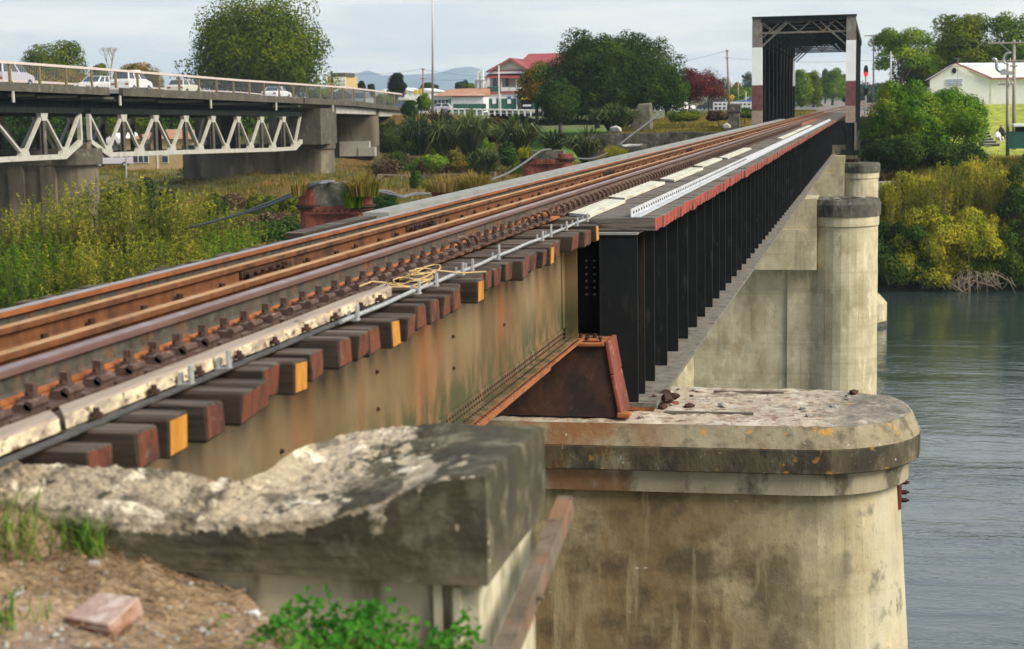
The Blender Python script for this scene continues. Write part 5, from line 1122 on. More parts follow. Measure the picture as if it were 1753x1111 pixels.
cp = {k: plain('paint_' + k, c, .25, v=.02, ns=.5) for k, c in dict(white=(.74, .74, .72), silver=(.48, .45, .50), red=(.36, .04, .04), dark=(.05, .055, .06), blue=(.05, .10, .30), grey=(.25, .29, .29), cream=(.62, .60, .50)).items()}
def on_bridge(px, X=-60.2):
    p = atX(px, 148, X); return (X, float(p[1]), PTOP(float(p[1])) - .12)
CARS = [('van', 'silver', 16, -60.4, 'silver people carrier crossing the road bridge, leftmost vehicle', 'van'),
        ('wagon', 'white', 163, -63.6, 'white estate car half hidden behind the white hatchback on the road bridge', 'car'),
        ('van', 'white', 226, -60.4, 'white high-roofed hatchback van on the road bridge, third from the left', 'van'),
        ('hatch', 'cream', 315, -60.4, 'white low hatchback on the road bridge, fourth from the left', 'car'),
        ('sedan', 'white', 473, -60.4, 'white saloon under the right edge of the big olive tree on the road bridge', 'car'),
        ('jeep', 'grey', 622, -60.4, 'grey four-wheel drive near the land end of the road bridge', 'car')]
for k, c, px, X, lab, cat in CARS:
    car(k, cp[c], on_bridge(px, X), 0 if 'white estate' not in lab else math.pi, lab, cat, name='van' if cat == 'van' else 'car')
# ------------------------------------------------------------------ old bridge piers and the sagging pipe
def old_pier(px0, px1, ptop, X, label, ch=.62):
    c = atX((px0 + px1) / 2, ptop, X); y = float(c[1]); zt = float(c[2]); k = y / 2800 * 1.02
    w = (px1 - px0) * k; t = thing('old_bridge_pier', label, 'bridge pier', (X, y, WATER_Z)); O = Vector(t.location)
    def add(nm, b, m, **kw): o = b.build(nm, M[m], t, **kw); o.location = -O; return o
    circ = lambda cx, r, n=18: [(cx + r * math.cos(2 * math.pi * i / n), y + r * math.sin(2 * math.pi * i / n)) for i in range(n)]
    r = w * .17
    for s in (-1, 1):
        cx = X + s * (w / 2 - r)
        dz = 0 if s > 0 else .05
        b = MB(); b.prism(circ(cx, r), zt - ch - .10, zt - min(.2, ch * .6) - dz); add('iron_ring', b, 'iron_red')
        b = MB(); b.prism(circ(cx, r * 1.25), zt - ch - .18, zt - ch - .105); b.prism(circ(cx, r * 1.1), zt - ch - .28, zt - ch - .183); add('flange', b, 'rust_dark')
        b = MB(); b.prism(circ(cx, r * .9), WATER_Z - 1, zt - ch - .283); add('cylinder', b, 'iron_red')
    b = MB(); xa, xb = X - w / 2 + r, X + w / 2 - r; n = 10; top = [(xa + (xb - xa) * i / n, zt + random.uniform(-.05, .03)) for i in range(n + 1)]
    for (x0, z0), (x1, z1) in zip(top[:-1], top[1:]): b.hexa([(x0, y - r * .8, zt - ch - .155), (x1, y - r * .8, zt - ch - .155), (x1, y + r * .8, zt - ch - .155), (x0, y + r * .8, zt - ch - .155)], [(x0, y - r * .8, z0), (x1, y - r * .8, z1), (x1, y + r * .8, z1), (x0, y + r * .8, z0)])
    add('concrete_fill', b, 'moss_conc')
    b = MB(); b.box(xa - .1, xb + .1, y - r * 1.0, y + r, zt - ch - .40, zt - ch - .16); add('iron_collar', b, 'iron_red')
    for i in range(7):
        x = xa + (xb - xa) * (i + .5) / 7; q = MB(); q.tube([(x, y - r * 1.0 - .03, zt - ch - .28), (x, y - r * 1.0 - .001, zt - ch - .28)], .035, 6); add('bolt', q, 'rust_dark')
    b = MB(); b.box(xa, xb, y - r * .7, y + r * .7, WATER_Z - 1, zt - ch - .403); add('iron_wall', b, 'iron_red')
    return X, y, zt, w, r
PA = old_pier(506, 640, 311, -17.0, 'rusty iron and concrete old pier nearest the camera, grass on its right shoulder')
PB_ = old_pier(735, 835, 312, -17.0, 'low rusted old pier top covered in pale grass, second in the row', .12)
PC = old_pier(892, 982, 257, -17.0, 'rust-red old pier with a clean mossy concrete top, third in the row', .32)
PD = old_pier(1038, 1092, 262, -17.0, 'rust-red old pier with yellow grass tufts, fourth in the row beside the abutment', .14)
b = MB()
def catn(pts, n=10):
    out = []
    P = [Vector(p) for p in pts]; P = [P[0]] + P + [P[-1]]
    for i in range(1, len(P) - 2):
        for k in range(n):
            t = k / n; a, c, d, e = P[i - 1], P[i], P[i + 1], P[i + 2]
            out.append(.5 * ((2 * c) + (d - a) * t + (2 * a - 5 * c + 4 * d - e) * t * t + (3 * c - a - 3 * d + e) * t ** 3))
    out.append(P[-2]); return out
def pipe(pxs, X, r, label, dx=0):
    XS_ = X if hasattr(X, '__len__') else [X] * len(pxs)
    pts = [tuple(map(float, atX(a, c, x + dx))) for (a, c), x in zip(pxs, XS_)]; b = MB(); b.tube(catn(pts), r, 8)
    return tag(b.build('cable', M['cable'], smooth=True), label, 'cable')
M['cable'] = plain('cable_sheath', (.12, .12, .12), .6, v=.3, ns=2)
pipe([(270, 412), (325, 390), (390, 372), (450, 351), (510, 327), (545, 313), (572, 311)], [-44, -38, -30.5, -24.5, -19.5, -17.3, -17], .055, 'heavy grey cable climbing to the nearest old pier')
pipe([(330, 389), (390, 373), (450, 355), (505, 333), (538, 317), (560, 312)], [-37.5, -30.6, -24.6, -19.8, -17.5, -17.05], .05, 'thinner cable strapped under the heavy cable at the nearest old pier', .12)
pipe([(640, 326), (665, 328), (690, 336), (710, 331), (736, 332)], -17, .05, 'cable sagging between the first and second old piers')
pipe([(648, 328), (672, 333), (690, 338), (705, 334), (730, 332)], -17, .035, 'thin loop of cable hanging under the cable between the first two old piers', .1)
pipe([(835, 310), (868, 297), (900, 277), (925, 259), (943, 256)], -17, .055, 'pale cable climbing to the third old pier')
pipe([(983, 270), (1002, 272), (1020, 270), (1040, 262)], -17, .05, 'dark cable sagging between the third and fourth old piers')
pipe([(1060, 248), (1080, 232), (1104, 214), (1134, 192)], -17.5, .07, 'pale pipe rising from the fourth old pier to the bank top')

# path edge and railings on the far bank
def bank_rail(pts, h, label):
    P = [at(*p) for p in pts]; t = thing('path_railing', label, 'railing', P[0]); O = Vector(P[0])
    for a, c in zip(P[:-1], P[1:]):
        for z in (h, h * .5): b = MB(); b.bar((a[0], a[1], a[2] + z), (c[0], c[1], c[2] + z), .09); sub(b.build('rail', M['pole_wood'], t), O)
    for a in P: b = MB(); b.box(a[0] - .07, a[0] + .07, a[1] - .07, a[1] + .07, a[2] - .4, a[2] + h + .05); sub(b.build('post', M['pole_wood'], t), O)
bank_rail([(648, 316, 158), (688, 317, 158), (728, 317, 158), (768, 316, 158), (808, 314, 158), (848, 312, 158)], 1.0, 'wooden rail fence along the riverside path behind the old piers')
b = MB(); a, c = at(650, 326, 150), at(735, 330, 150); b.box(a[0], c[0], 149.3, 151.5, a[2] - 1, a[2]); tag(b.build('concrete_ledge', M['kerb']), 'pale concrete ledge beside the riverside path', 'ledge')
# riverside road under the road bridge with its kerb, and the right bank wall
b = MB(); a, c = at(180, 331, 147), at(366, 331, 147); b.hexa([(a[0] - 40, a[1] - 1.2, a[2] - .3), (c[0] + 1, c[1] - 1.2, c[2] - .3), (c[0] + 1, c[1] + 3, c[2] - .3), (a[0] - 40, a[1] + 3, a[2] - .3)], [(a[0] - 40, a[1] - 1.2, a[2] + .02), (c[0] + 1, c[1] - 1.2, c[2] + .02), (c[0] + 1, c[1] + 3, c[2] + .22), (a[0] - 40, a[1] + 3, a[2] + .22)])
tag(b.build('riverside_road', M['asphalt']), kind='structure')
b = MB(); b.box(a[0] - 40, c[0] + 1, a[1] + 3.05, a[1] + 3.3, a[2] - .3, a[2] + .36); tag(b.build('kerb', M['kerb']), kind='structure')
b = MB(); a, c = at(1517, 318, 128), at(1575, 318, 128); b.box(a[0] - 3, c[0] + .2, 127.6, 128.2, a[2] - .9, a[2] + .32); tag(b.build('bank_wall', M['white']), 'low white wall at the foot of the right bank, left of the willows', 'wall')

# ------------------------------------------------------------------ buildings
def W_(px, py, Y): return at(px, py, Y)
def bld(name, label, cat, px, py, Y):
    p = at(px, py, Y); t = thing(name, label, cat, (p[0], Y, p[2])); O = Vector(t.location)
    def add(nm, b, m, par=None, **k): o = b.build(nm, m if not isinstance(m, str) else M[m], t, **k); o.location = -O; return o
    def pbox(nm, m, x0, x1, pt, pb, Y0, dy): 
        a = at(x0, pt, Y0); c = at(x1, pb, Y0); b = MB(); b.box(a[0], c[0], Y0, Y0 + dy, c[2], a[2]); return add(nm, b, m)
    return t, O, add, pbox
# two-storey hotel with red roofs
def hotel():
    Y = 250; t, O, add, pbox = bld('hotel', 'two-storey cream hotel with red roofs, gable and upper verandah left of the round dark tree', 'hotel', 880, 196, Y)
    pbox('wall', 'cream', 838, 992, 121, 198, Y + 2.4, 14)
    # gable front
    A, B_, C = at(836, 122, Y), at(874, 99.5, Y), at(909, 122, Y)
    b = MB(); b.ext([(A[0], A[2]), (C[0], C[2]), (B_[0], B_[2] - .15)], Y + .6, Y + .75, 'y'); add('gable', b, 'cream')
    for p, q in ((A, B_), (B_, C)):
        b = MB(); b.hexa([(p[0] - .3, Y - .2, p[2] - .12), (q[0], Y - .2, q[2] - .12), (q[0], Y + 12, q[2] - .12), (p[0] - .3, Y + 12, p[2] - .12)], [(p[0] - .3, Y - .2, p[2] + .05), (q[0], Y - .2, q[2] + .05), (q[0], Y + 12, q[2] + .05), (p[0] - .3, Y + 12, p[2] + .05)]); add('roof', b, 'red_roof')
        b = MB(); b.bar((p[0], Y - .25, p[2] - .1), (q[0], Y - .25, q[2] - .1), .12, .35); add('barge_board', b, 'trim_red')
    # hipped main roof
    a, c = at(880, 121, Y + 4), at(1000, 121, Y + 4); r0_, r1_ = at(905, 92, Y + 9), at(985, 90, Y + 9); z = a[2] + .2
    b = MB(); b.add([(a[0], Y + 3, z), (c[0], Y + 3, z), (c[0], Y + 16, z), (a[0], Y + 16, z), (r0_[0], Y + 9, r0_[2]), (r1_[0], Y + 9, r1_[2])], [(0, 1, 5, 4), (1, 2, 5), (2, 3, 4, 5), (3, 0, 4), (3, 2, 1, 0)]); add('roof', b, 'red_roof')
    # verandah roof, posts, floor, green balustrade
    a, c = at(830, 134, Y), at(935, 134, Y); a2 = at(836, 124.5, Y)
    b = MB(); b.hexa([(a[0], Y - .4, a[2]), (c[0], Y - .4, c[2]), (c[0], Y + 2.3, a2[2]), (a[0] + .4, Y + 2.3, a2[2])], [(a[0], Y - .4, a[2] + .12), (c[0], Y - .4, c[2] + .12), (c[0], Y + 2.3, a2[2] + .12), (a[0] + .4, Y + 2.3, a2[2] + .12)]); add('verandah_roof', b, 'red_roof')
    pbox('verandah_beam', 'trim_red', 838, 930, 120, 122.2, Y + .3, .2); pbox('verandah_beam', 'white', 838, 930, 123, 124.6, Y + .25, .2)
    pbox('verandah_floor', 'trim_red', 828, 930, 157, 159.5, Y, 2.4); pbox('sign_band', 'white', 828, 930, 160, 168, Y + .2, .3)
    for x in (833, 858, 884, 910): pbox('post', 'white', x - .9, x + .9, 134, 157, Y + .05, .18)
    for x0, x1 in ((834, 840), (841, 853)): pbox('balustrade', 'green_hoard', x0, x1, 148.5, 156.5, Y + .1, .08)
    for x0, x1 in ((859, 871), (872, 884), (885, 909)): pbox('balustrade', 'white', x0, x1, 149.5, 155.5, Y + .1, .08)
    for x in (847, 868, 893): 
        pbox('window_frame', 'white', x - 4.5, x + 4.5, 132.5, 148.5, Y + 2.3, .08); pbox('window', 'glass', x - 3.4, x + 3.4, 133.5, 147.5, Y + 2.25, .04)
    for x0, x1 in ((834, 856), (857, 884), (911, 925), (926, 958)): pbox('hoarding', 'green_hoard', x0, x1, 169, 188.5, Y + .1, .15)
    for x in (833.5, 856.5, 884.5): pbox('ground_post', 'white', x - 1, x + 1, 160, 190, Y - .1, .18)
    for x, y0, y1, m in ((846, 169, 177.5, 'white'), (871.5, 170, 177.5, 'white'), (871.5, 165, 170, 'blue')): pbox('poster', m, x - 3.2, x + 3.2, y0, y1, Y + .02, .05)
    pbox('doorway', 'dark', 893, 911, 170, 188, Y + .3, .2); pbox('canopy', 'yellow', 892, 912, 162, 170, Y - .5, 1.0); pbox('bench_back', 'white', 895, 909, 179, 182, Y - .2, .1)
    pbox('canopy_side', 'green_hoard', 886, 891.5, 160, 176, Y - .3, .8)
hotel()
def longhouse():
    Y = 246; t, O, add, pbox = bld('shop_building', 'long low shop building with an orange-brown roof left of the hotel', 'shop', 780, 192, Y)
    pbox('wall', 'white', 742, 828, 163, 192, Y + .5, 9)
    a, c = at(741, 164, Y), at(829, 164, Y); r = at(760, 152.5, Y + 4)
    b = MB(); b.add([(a[0], Y, a[2]), (c[0], Y, c[2]), (c[0], Y + 9.5, a[2]), (a[0], Y + 9.5, a[2]), (a[0] + 1.6, Y + 4.5, r[2]), (c[0], Y + 4.5, r[2] + .1)], [(0, 1, 5, 4), (1, 2, 5), (2, 3, 4, 5), (3, 0, 4), (3, 2, 1, 0)]); add('roof', b, 'orange_roof')
    for x0, x1 in ((776, 800), (801, 832)): pbox('hoarding', 'green_hoard', x0, x1, 178, 190, Y + .3, .12)
    pbox('window', 'glass', 743, 768, 171, 181, Y + .42, .05)
    for x in (749, 755.5, 762): pbox('glazing_bar', 'white', x - .5, x + .5, 171, 181, Y + .38, .03)
    pbox('notice_board', 'green_hoard', 769, 772, 169, 190, Y + .35, .1)
    pbox('fascia', 'trim_red', 774, 828, 164.3, 165.3, Y + .28, .1)
longhouse()
def towers():
    Y = 262; t, O, add, pbox = bld('chimney_building', 'pale building with two tall white chimneys between the orange roof and the hotel', 'building', 820, 165, Y)
    for x0, x1, yt in ((816, 820, 122), (823, 827.5, 120)): pbox('chimney', 'white', x0, x1, yt, 154, Y, .8)
    pbox('wall', 'white', 813, 840, 138, 165, Y + 1, 5); pbox('railing', 'steel', 812, 834, 137, 138.2, Y - .2, .1)
    for x in (818, 828): pbox('window', 'glass', x - 2.4, x + 2.4, 142, 149, Y + .94, .05)
towers()
def shops():
    Y = 275
    for k, (x0, x1, yt, yb, m, lab) in enumerate(((640, 668, 153, 190, 'white', 'white gabled shop just right of the road bridge end'), (668, 702, 150, 190, 'white', 'white shop with a cream awning left of the yellow signs'), (702, 742, 151, 192, 'white', 'pale shop behind the tall white flagpole, with yellow signs'))):
        t, O, add, pbox = bld('shop', lab, 'shop', (x0 + x1) / 2, yb, Y)
        pbox('wall', m, x0, x1, yt + 5, yb + 3, Y + 1, 8)
        a, c = at(x0 - 1, yt + 5.5, Y), at(x1 + 1, yt + 5.5, Y); r = at((x0 + x1) / 2, yt, Y)
        b = MB(); b.add([(a[0], Y + .7, a[2]), (c[0], Y + .7, c[2]), ((a[0] + c[0]) / 2, Y + .7, r[2]), (a[0], Y + 9, a[2]), (c[0], Y + 9, c[2]), ((a[0] + c[0]) / 2, Y + 9, r[2])], [(0, 1, 2), (5, 4, 3), (0, 2, 5, 3), (2, 1, 4, 5), (1, 0, 3, 4)]); add('roof', b, 'white_roof')
        pbox('awning', ('white', 'cream', 'blue')[k] if k < 2 else 'white', x0 + 1, x1 - 1, 168, 171, Y - .2, 1.1)
        for x in np.arange(x0 + 4, x1 - 3, 8): pbox('shop_window', 'glass', x, x + 5.5, 173, 184, Y + .94, .05)
        if k == 2: pass
    for x0, x1, lab in ((708.5, 713.5, 'left one of the two yellow square signs over the shops'), (716, 722, 'right one of the two yellow square signs over the shops')):
        a = at(x0, 153, 262); c = at(x1, 162, 262); b = MB(); b.box(a[0], c[0], 262, 262.15, c[2], a[2]); t = thing('sign', lab, 'sign', (a[0], 262, c[2] - 3)); o = b.build('board', M['yellow'], t); o.location = -Vector(t.location)
        b = MB(); xm = (a[0] + c[0]) / 2; b.box(xm - .06, xm + .06, 262.16, 262.3, c[2] - 3.5, a[2]); o = b.build('post', M['white'], t); o.location = -Vector(t.location)
shops()
def misc_buildings():
    Y = 300; t, O, add, pbox = bld('building', 'square tan building with a flat grey parapet right of the big olive tree', 'building', 578, 165, Y)
    pbox('wall', 'tan_brick', 560, 591, 131, 170, Y, 8); pbox('wall', 'cream', 571, 592, 132, 170, Y - .3, .29); pbox('parapet', 'deck_conc', 566, 591, 125, 131, Y - .1, 6)
    for i in range(3): pbox('cornice', 'white', 571, 592, 137 + i * 6, 137.8 + i * 6, Y - .4, .09)
    Y = 215; t, O, add, pbox = bld('house', 'grey-roofed house seen through the road bridge railing', 'house', 590, 178, Y)
    a, c, r = at(548, 168, Y), at(612, 168, Y), at(585, 152, Y)
    b = MB(); b.ext([(a[0], a[2]), (c[0], c[2]), (r[0], r[2])], Y, Y + 8, 'y'); add('roof', b, 'deck_conc'); pbox('wall', 'cream', 552, 608, 168, 184, Y + .4, 7)
    for x in (561, 572): pbox('window', 'glass', x - 2.5, x + 2.5, 158 + 10, 177, Y + .34, .05)
    # yellow brick house below the road bridge
    Y = 192; t, O, add, pbox = bld('brick_house', 'low yellow-brick house seen under the road bridge truss', 'house', 270, 292, Y)
    pbox('wall', 'tan_brick', 215, 331, 236, 292, Y, 9); a, c = at(212, 238, Y - .5), at(334, 238, Y - .5); r = at(260, 222, Y + 4)
    b = MB(); b.add([(a[0], Y - .5, a[2]), (c[0], Y - .5, c[2]), (c[0], Y + 9.5, a[2]), (a[0], Y + 9.5, a[2]), (a[0] + 3, Y + 4.5, r[2]), (c[0] - 3, Y + 4.5, r[2])], [(0, 1, 5, 4), (1, 2, 5), (2, 3, 4, 5), (3, 0, 4), (3, 2, 1, 0)]); add('roof', b, 'orange_roof')
    for x0, x1 in ((227, 236), (237, 245), (246, 254), (277, 288)):
        pbox('window_frame', 'white', x0 - .6, x1 + .6, 266, 279, Y - .08, .07); pbox('window', 'glass', x0 + .4, x1 - .4, 267, 277.5, Y - .12, .035)
    pbox('white_panel', 'white', 267, 271, 240, 290, Y - .1, .09)
    Y = 205; t, O, add, pbox = bld('cottage', 'white gabled cottage seen through the bays of the road bridge truss', 'house', 195, 262, Y)
    a, c, r = at(172, 245, Y), at(216, 245, Y), at(193, 228, Y)
    b = MB(); b.ext([(a[0], a[2]), (c[0], c[2]), (r[0], r[2])], Y, Y + 7, 'y'); add('gable', b, 'white'); pbox('wall', 'white', 174, 214, 245, 264, Y + .2, 6); pbox('window', 'glass', 190, 200, 248, 256, Y + .15, .04)
misc_buildings()
def hall():
    Y = 205; t, O, add, pbox = bld('hall', 'long white hall with a red-trimmed gable on the grass at the right edge', 'hall', 1700, 178, Y)
    # gable end on the left, long side and roof running to the right
    L_, P_, R_ = at(1592, 132, Y), at(1636, 108, Y), at(1697, 134, Y); base = at(1697, 180, Y)[2]
    xl = L_[0]; xr = R_[0]; far = at(1900, 134, Y)
    b = MB(); b.ext([(xl, base), (xr, base), (xr, R_[2]), (P_[0], P_[2]), (xl, R_[2])], Y, Y + .3, 'y'); add('gable_wall', b, 'white')
    b = MB(); b.box(xr - .3, far[0], Y + .002, Y + .25, base - .3, R_[2] - .02); add('wall', b, 'white')
    rz_ = at(1636, 108, Y)[2]
    b = MB(); b.add([(xr - .1, Y - .4, R_[2] + .02), (far[0], Y - .4, R_[2] + .02), (far[0] - 5, Y + 9, rz_), (P_[0] + .0, Y + 9 * .02, rz_), ], [(0, 1, 2, 3)]); b.add([(xr - .1, Y - .4, R_[2] - .1), (far[0], Y - .4, R_[2] - .1), (far[0] - 5, Y + 9, rz_ - .12), (P_[0] + .0, Y + 9 * .02, rz_ - .12), ], [(3, 2, 1, 0)]); add('roof', b, 'white_roof')
    b = MB(); b.add([(xl - .3, Y - .3, R_[2] - .05), (P_[0], Y - .3, rz_ + .02), (P_[0], Y + 16, rz_ + .02), (xl - .3, Y + 16, R_[2] - .05)], [(0, 3, 2, 1)]); add('roof', b, 'white_roof')
    b = MB(); b.bar((P_[0], Y - .42, rz_), (xr, Y - .42, R_[2]), .1, .2); b.bar((P_[0], Y - .42, rz_), (xl, Y - .42, R_[2]), .1, .08); b.box(xr - .1, far[0], Y - .5, Y - .4, R_[2] - .14, R_[2] + .04); add('trim', b, 'trim_red')
    v = at(1633.5, 121, Y); b = MB(); ring = [(v[0] + .27 * math.cos(a_), v[2] + .36 * math.sin(a_)) for a_ in np.linspace(0, 2 * math.pi, 20)[:-1]]; b.ext(ring, Y - .06, Y - .004, 'y'); add('round_vent', b, 'dark')
    a, c = at(1619, 135, Y), at(1648, 146, Y); b = MB(); b.box(a[0], c[0], Y - .08, Y - .005, c[2], a[2]); sg = add('sign', b, 'white')
    for i in range(4):
        z = a[2] - .09 - i * .2; q = MB()
        x = a[0] + .08
        random.seed(i)
        while x < c[0] - .12:
            w = random.uniform(.05, .22); q.box(x, min(x + w, c[0] - .05), Y - .095, Y - .083, z - .12, z); x += w + .05
        q.build('lettering', M['blue'], sg)
    pbox('corner_trim', 'cream', 1696, 1698, 134, 180, Y - .06, .05)
hall()
# aerial on the hall
a = at(1640, 100, 204); b = MB(); b.tube([(a[0], 204, a[2]), (a[0], 204, a[2] - 5)], .03, 6); b.bar((a[0] - .5, 204, a[2]), (a[0] + .4, 204, a[2]), .03); tag(b.build('aerial', M['steel']), 'thin television aerial in front of the white hall gable', 'aerial')
def shed():
    Y = 150; t, O, add, pbox = bld('shed', 'dark green shed with a pale roof at the right edge of the picture', 'shed', 1745, 252, Y)
    pbox('wall', 'green_hoard', 1728, 1790, 226, 254, Y, 3); pbox('roof', 'white_roof', 1736, 1792, 213, 216, Y - .3, 3.6); pbox('upper_wall', 'dark', 1742, 1788, 216, 226, Y + .3, 2.4)
shed()
def steps():
    Y = 157; t, O, add, pbox = bld('garden_steps', 'short flight of pale concrete steps with dark risers on the right bank', 'steps', 1695, 251, Y)
    for i, (x0, x1) in enumerate(((1676, 1712), (1676, 1706), (1677, 1701), (1678, 1697), (1680, 1695))):
        yb = 250 - i * 4.9
        pbox('tread', 'kerb', x0, x1, yb - 5.0, yb - 3.2, Y + i * .35, .42); pbox('riser', 'dark', x0 + .8, x1 - .6, yb - 3.2, yb - .1, Y + .06 + i * .35, .34)
    pbox('path', 'kerb', 1684, 1697, 249, 251.5, Y - .6, .55)
steps()
# person sitting beside the steps
def person(px, py, Y, label, top, legs_m, skin, lean=.25, s=1.0):
    o = at(px, py, Y)
    V_ = [(0, 0, .20, .15), (0, .02 + lean * .3, .42, .155), (0, lean * .55, .62, .14), (0, lean * .7, .74, .055), (0, lean * .75, .86, .10), (0, lean * .78, .93, .085),
          (.17, lean * .55, .62, .055), (.24, .02, .42, .045), (.20, -.20, .34, .035), (-.17, lean * .55, .62, .055), (-.24, .02, .42, .045), (-.20, -.20, .34, .035),
          (.10, -.05, .18, .09), (.13, -.45, .36, .065), (.13, -.55, .03, .045), (.13, -.68, .02, .035), (-.10, -.05, .18, .09), (-.13, -.42, .38, .065), (-.13, -.60, .03, .045), (-.13, -.72, .02, .035)]
    E_ = [(0, 1), (1, 2), (2, 3), (3, 4), (4, 5), (2, 6), (6, 7), (7, 8), (2, 9), (9, 10), (10, 11), (0, 12), (12, 13), (13, 14), (14, 15), (0, 16), (16, 17), (17, 18), (18, 19)]
    me = bpy.data.meshes.new('person'); me.from_pydata([v[:3] for v in V_], E_, []); ob = bpy.data.objects.new('tmp', me); COL.objects.link(ob)
    sk = ob.modifiers.new('skin', 'SKIN'); 
    for i, v in enumerate(V_): me.skin_vertices[0].data[i].radius = (v[3], v[3])
    me.skin_vertices[0].data[0].use_root = True
    ss = ob.modifiers.new('sub', 'SUBSURF'); ss.levels = 2; ss.render_levels = 2
    dg = bpy.context.evaluated_depsgraph_get(); m2 = bpy.data.meshes.new_from_object(ob.evaluated_get(dg)); bpy.data.objects.remove(ob)
    for m in (skin, top, legs_m, M['hair']): m2.materials.append(m)
    for f in m2.polygons:
        c = f.center; f.material_index = (3 if (c.z > .90 or c.y > lean * .78 + .02) else 0) if c.z > .76 else (1 if (c.z > .33 and c.y > -.12 - 0 and not (c.y < -.12 and abs(c.x) < .19)) else (0 if (abs(c.x) > .17 and .28 < c.z < .42 and c.y > -.26) else 2)); f.use_smooth = True
    p = link('person', m2); p.location = o; p.scale = (s, s, s); p.rotation_euler = (0, 0, .5); return tag(p, label, 'person')
M['skin'] = plain('skin', (.45, .28, .20), .6); M['hair'] = plain('hair', (.03, .02, .015), .7); M['cloth_w'] = plain('pale_cloth', (.70, .68, .68), .9); M['cloth_d'] = plain('dark_cloth', (.035, .03, .035), .9)
person(1708, 243, 156.0, 'person in pale clothes sitting on the bank right of the steps', M['cloth_w'], M['cloth_w'], M['skin'], .1, 1.25)
person(1714.5, 236, 158.5, 'person in dark clothes sitting just behind the one in pale clothes', M['cloth_d'], M['cloth_d'], M['skin'], .15, 1.3)
a = at(1716, 240, 156); b = MB(); b.box(-.22, .22, -.15, .15, 0, .2); b.tube([(-.12, 0, .2), (-.1, 0, .32), (.1, 0, .32), (.12, 0, .2)], .015, 5); o = b.build('bag', M['trim_red'], bevel=.04); o.location = a; tag(o, 'small dark red bag on the grass right of the seated people', 'bag')

# ------------------------------------------------------------------ poles, signal, signs, fences
def pole(px, ptop, pbot, Y, r, mat, label, arms=(), lean=0.0, name='utility_pole', cat='utility pole', taper=.65, zb=None):
    a, c = at(px + lean, ptop, Y), at(px, pbot, Y); z0 = c[2] - .6 if zb is None else zb
    t = thing(name, label, cat, (c[0], Y, z0)); O = Vector(t.location); b = MB(); b.tube([(c[0], Y, z0), (a[0], Y, a[2])], [r, r * taper], 10); sub(b.build('pole', M[mat], t, smooth=True), O)
    for (py, w, cx) in arms:
        z = at(px, py, Y)[2]; k = w * Y / 2800; x = a[0] + cx * Y / 2800
        b = MB(); b.box(x - k / 2, x + k / 2, Y - .2, Y - .06, z - .07, z + .07); sub(b.build('crossarm', M[mat], t), O)
        for u in (-.45, -.2, .2, .45):
            b = MB(); b.tube([(x + u * k, Y - .13, z + .07), (x + u * k, Y - .13, z + .24)], [.05, .03], 6); sub(b.build('insulator', M['white'], t), O)
    return t, O
t1_, O1_ = pole(1736, 68, 245, 158, .20, 'pole_wood', 'taller timber power pole with crossarms, right one of the pair beside the shed', [(73, 66, -4), (104, 86, 12), (113, 12, 0)])
b = MB(); p, q = at(1713, 75, 157.7), at(1731, 90, 157.7); b.bar(p, q, .07); sub(b.build('stay', M['pole_wood'], t1_), O1_)
t2_, O2_ = pole(1725, 107, 256, 152, .17, 'pole_wood', 'shorter grey pole carrying curved metal cable hoods, left one of the pair beside the shed', [(144, 24, -2)])
for pts, r in (([(1722, 119), (1713, 122), (1707, 117), (1706, 107), (1703, 101), (1698, 102)], .19), ([(1727, 110), (1718, 106), (1719, 97), (1724, 91), (1731, 91)], .13)):
    b = MB(); P_ = [at(a_, c_, 151.7) for a_, c_ in pts]; P_ = catn(P_, 5); b.tube(P_, [r * .8 * (1 - .35 * abs(i / len(P_) - .4)) for i in range(len(P_))], 10); sub(b.build('cable_hood', M['steel'], t2_, smooth=True), O2_)
b = MB(); a = at(1713, 122, 151.7); c = at(1733, 128, 151.7); b.box(a[0], c[0], 151.5, 151.9, c[2], a[2]); sub(b.build('platform', M['galv'], t2_), O2_)
pole(1249, 85, 185, 236, .17, 'pole_rusty', 'leaning brown power pole right of the red maple', [(87, 6, 0), (99, 6, 0)], -4.5)
pole(724, 117, 172, 250, .17, 'pole_rusty', 'brown timber power pole just left of the tall flagpole', [(118, 7, 0), (134, 9, 0)])
pole(740.5, -60, 192, 205, .17, 'galv', 'very tall thin white flagpole rising out of the top of the picture', name='flagpole', cat='flagpole', taper=.35)
pole(854, 112, 190, 240, .09, 'white', 'slim white pole standing in front of the hotel gable', name='flagpole', cat='flagpole')
pole(1495.5, 60, 168, 215, .12, 'pole_wood', 'distant power pole just right of the signal, with a wide crossarm', [(61, 30, 0), (72, 26, 4)])
pole(1525, 88, 168, 205, .13, 'galv', 'pale lamp post in front of the airy trees right of the truss', name='lamp_post', cat='lamp post')
pole(1264, 130, 178, 262, .07, 'galv', 'thin white street pole left of the truss portal', name='lamp_post', cat='lamp post')
pole(1277, 156, 180, 250, .10, 'galv', 'short white signpost nearest the left truss post', name='signpost', cat='signpost')
def wires(pa, pb, Ya, Yb, sag, label, n=1, dz=6):
    a, c = Vector(at(*pa, Ya)), Vector(at(*pb, Yb)); b = MB()
    pts = [a.lerp(c, i / 16) - Vector((0, 0, sag * 4 * (i / 16) * (1 - i / 16))) for i in range(17)]; b.tube(pts, .017, 4); tag(b.build('wire', M['conduit']), label, 'wire')
wires((724, 118), (560, 124), 250, 250, .5, 'overhead wire left of the brown pole'); wires((724, 119), (1244, 87), 250, 236, 2.5, 'overhead wire from the brown pole to the leaning pole')
wires((724, 134), (812, 134), 250, 250, .3, 'low overhead wire towards the white chimneys'); wires((1244, 99), (1500, 103), 236, 230, .4, 'overhead wire passing behind the truss portal')
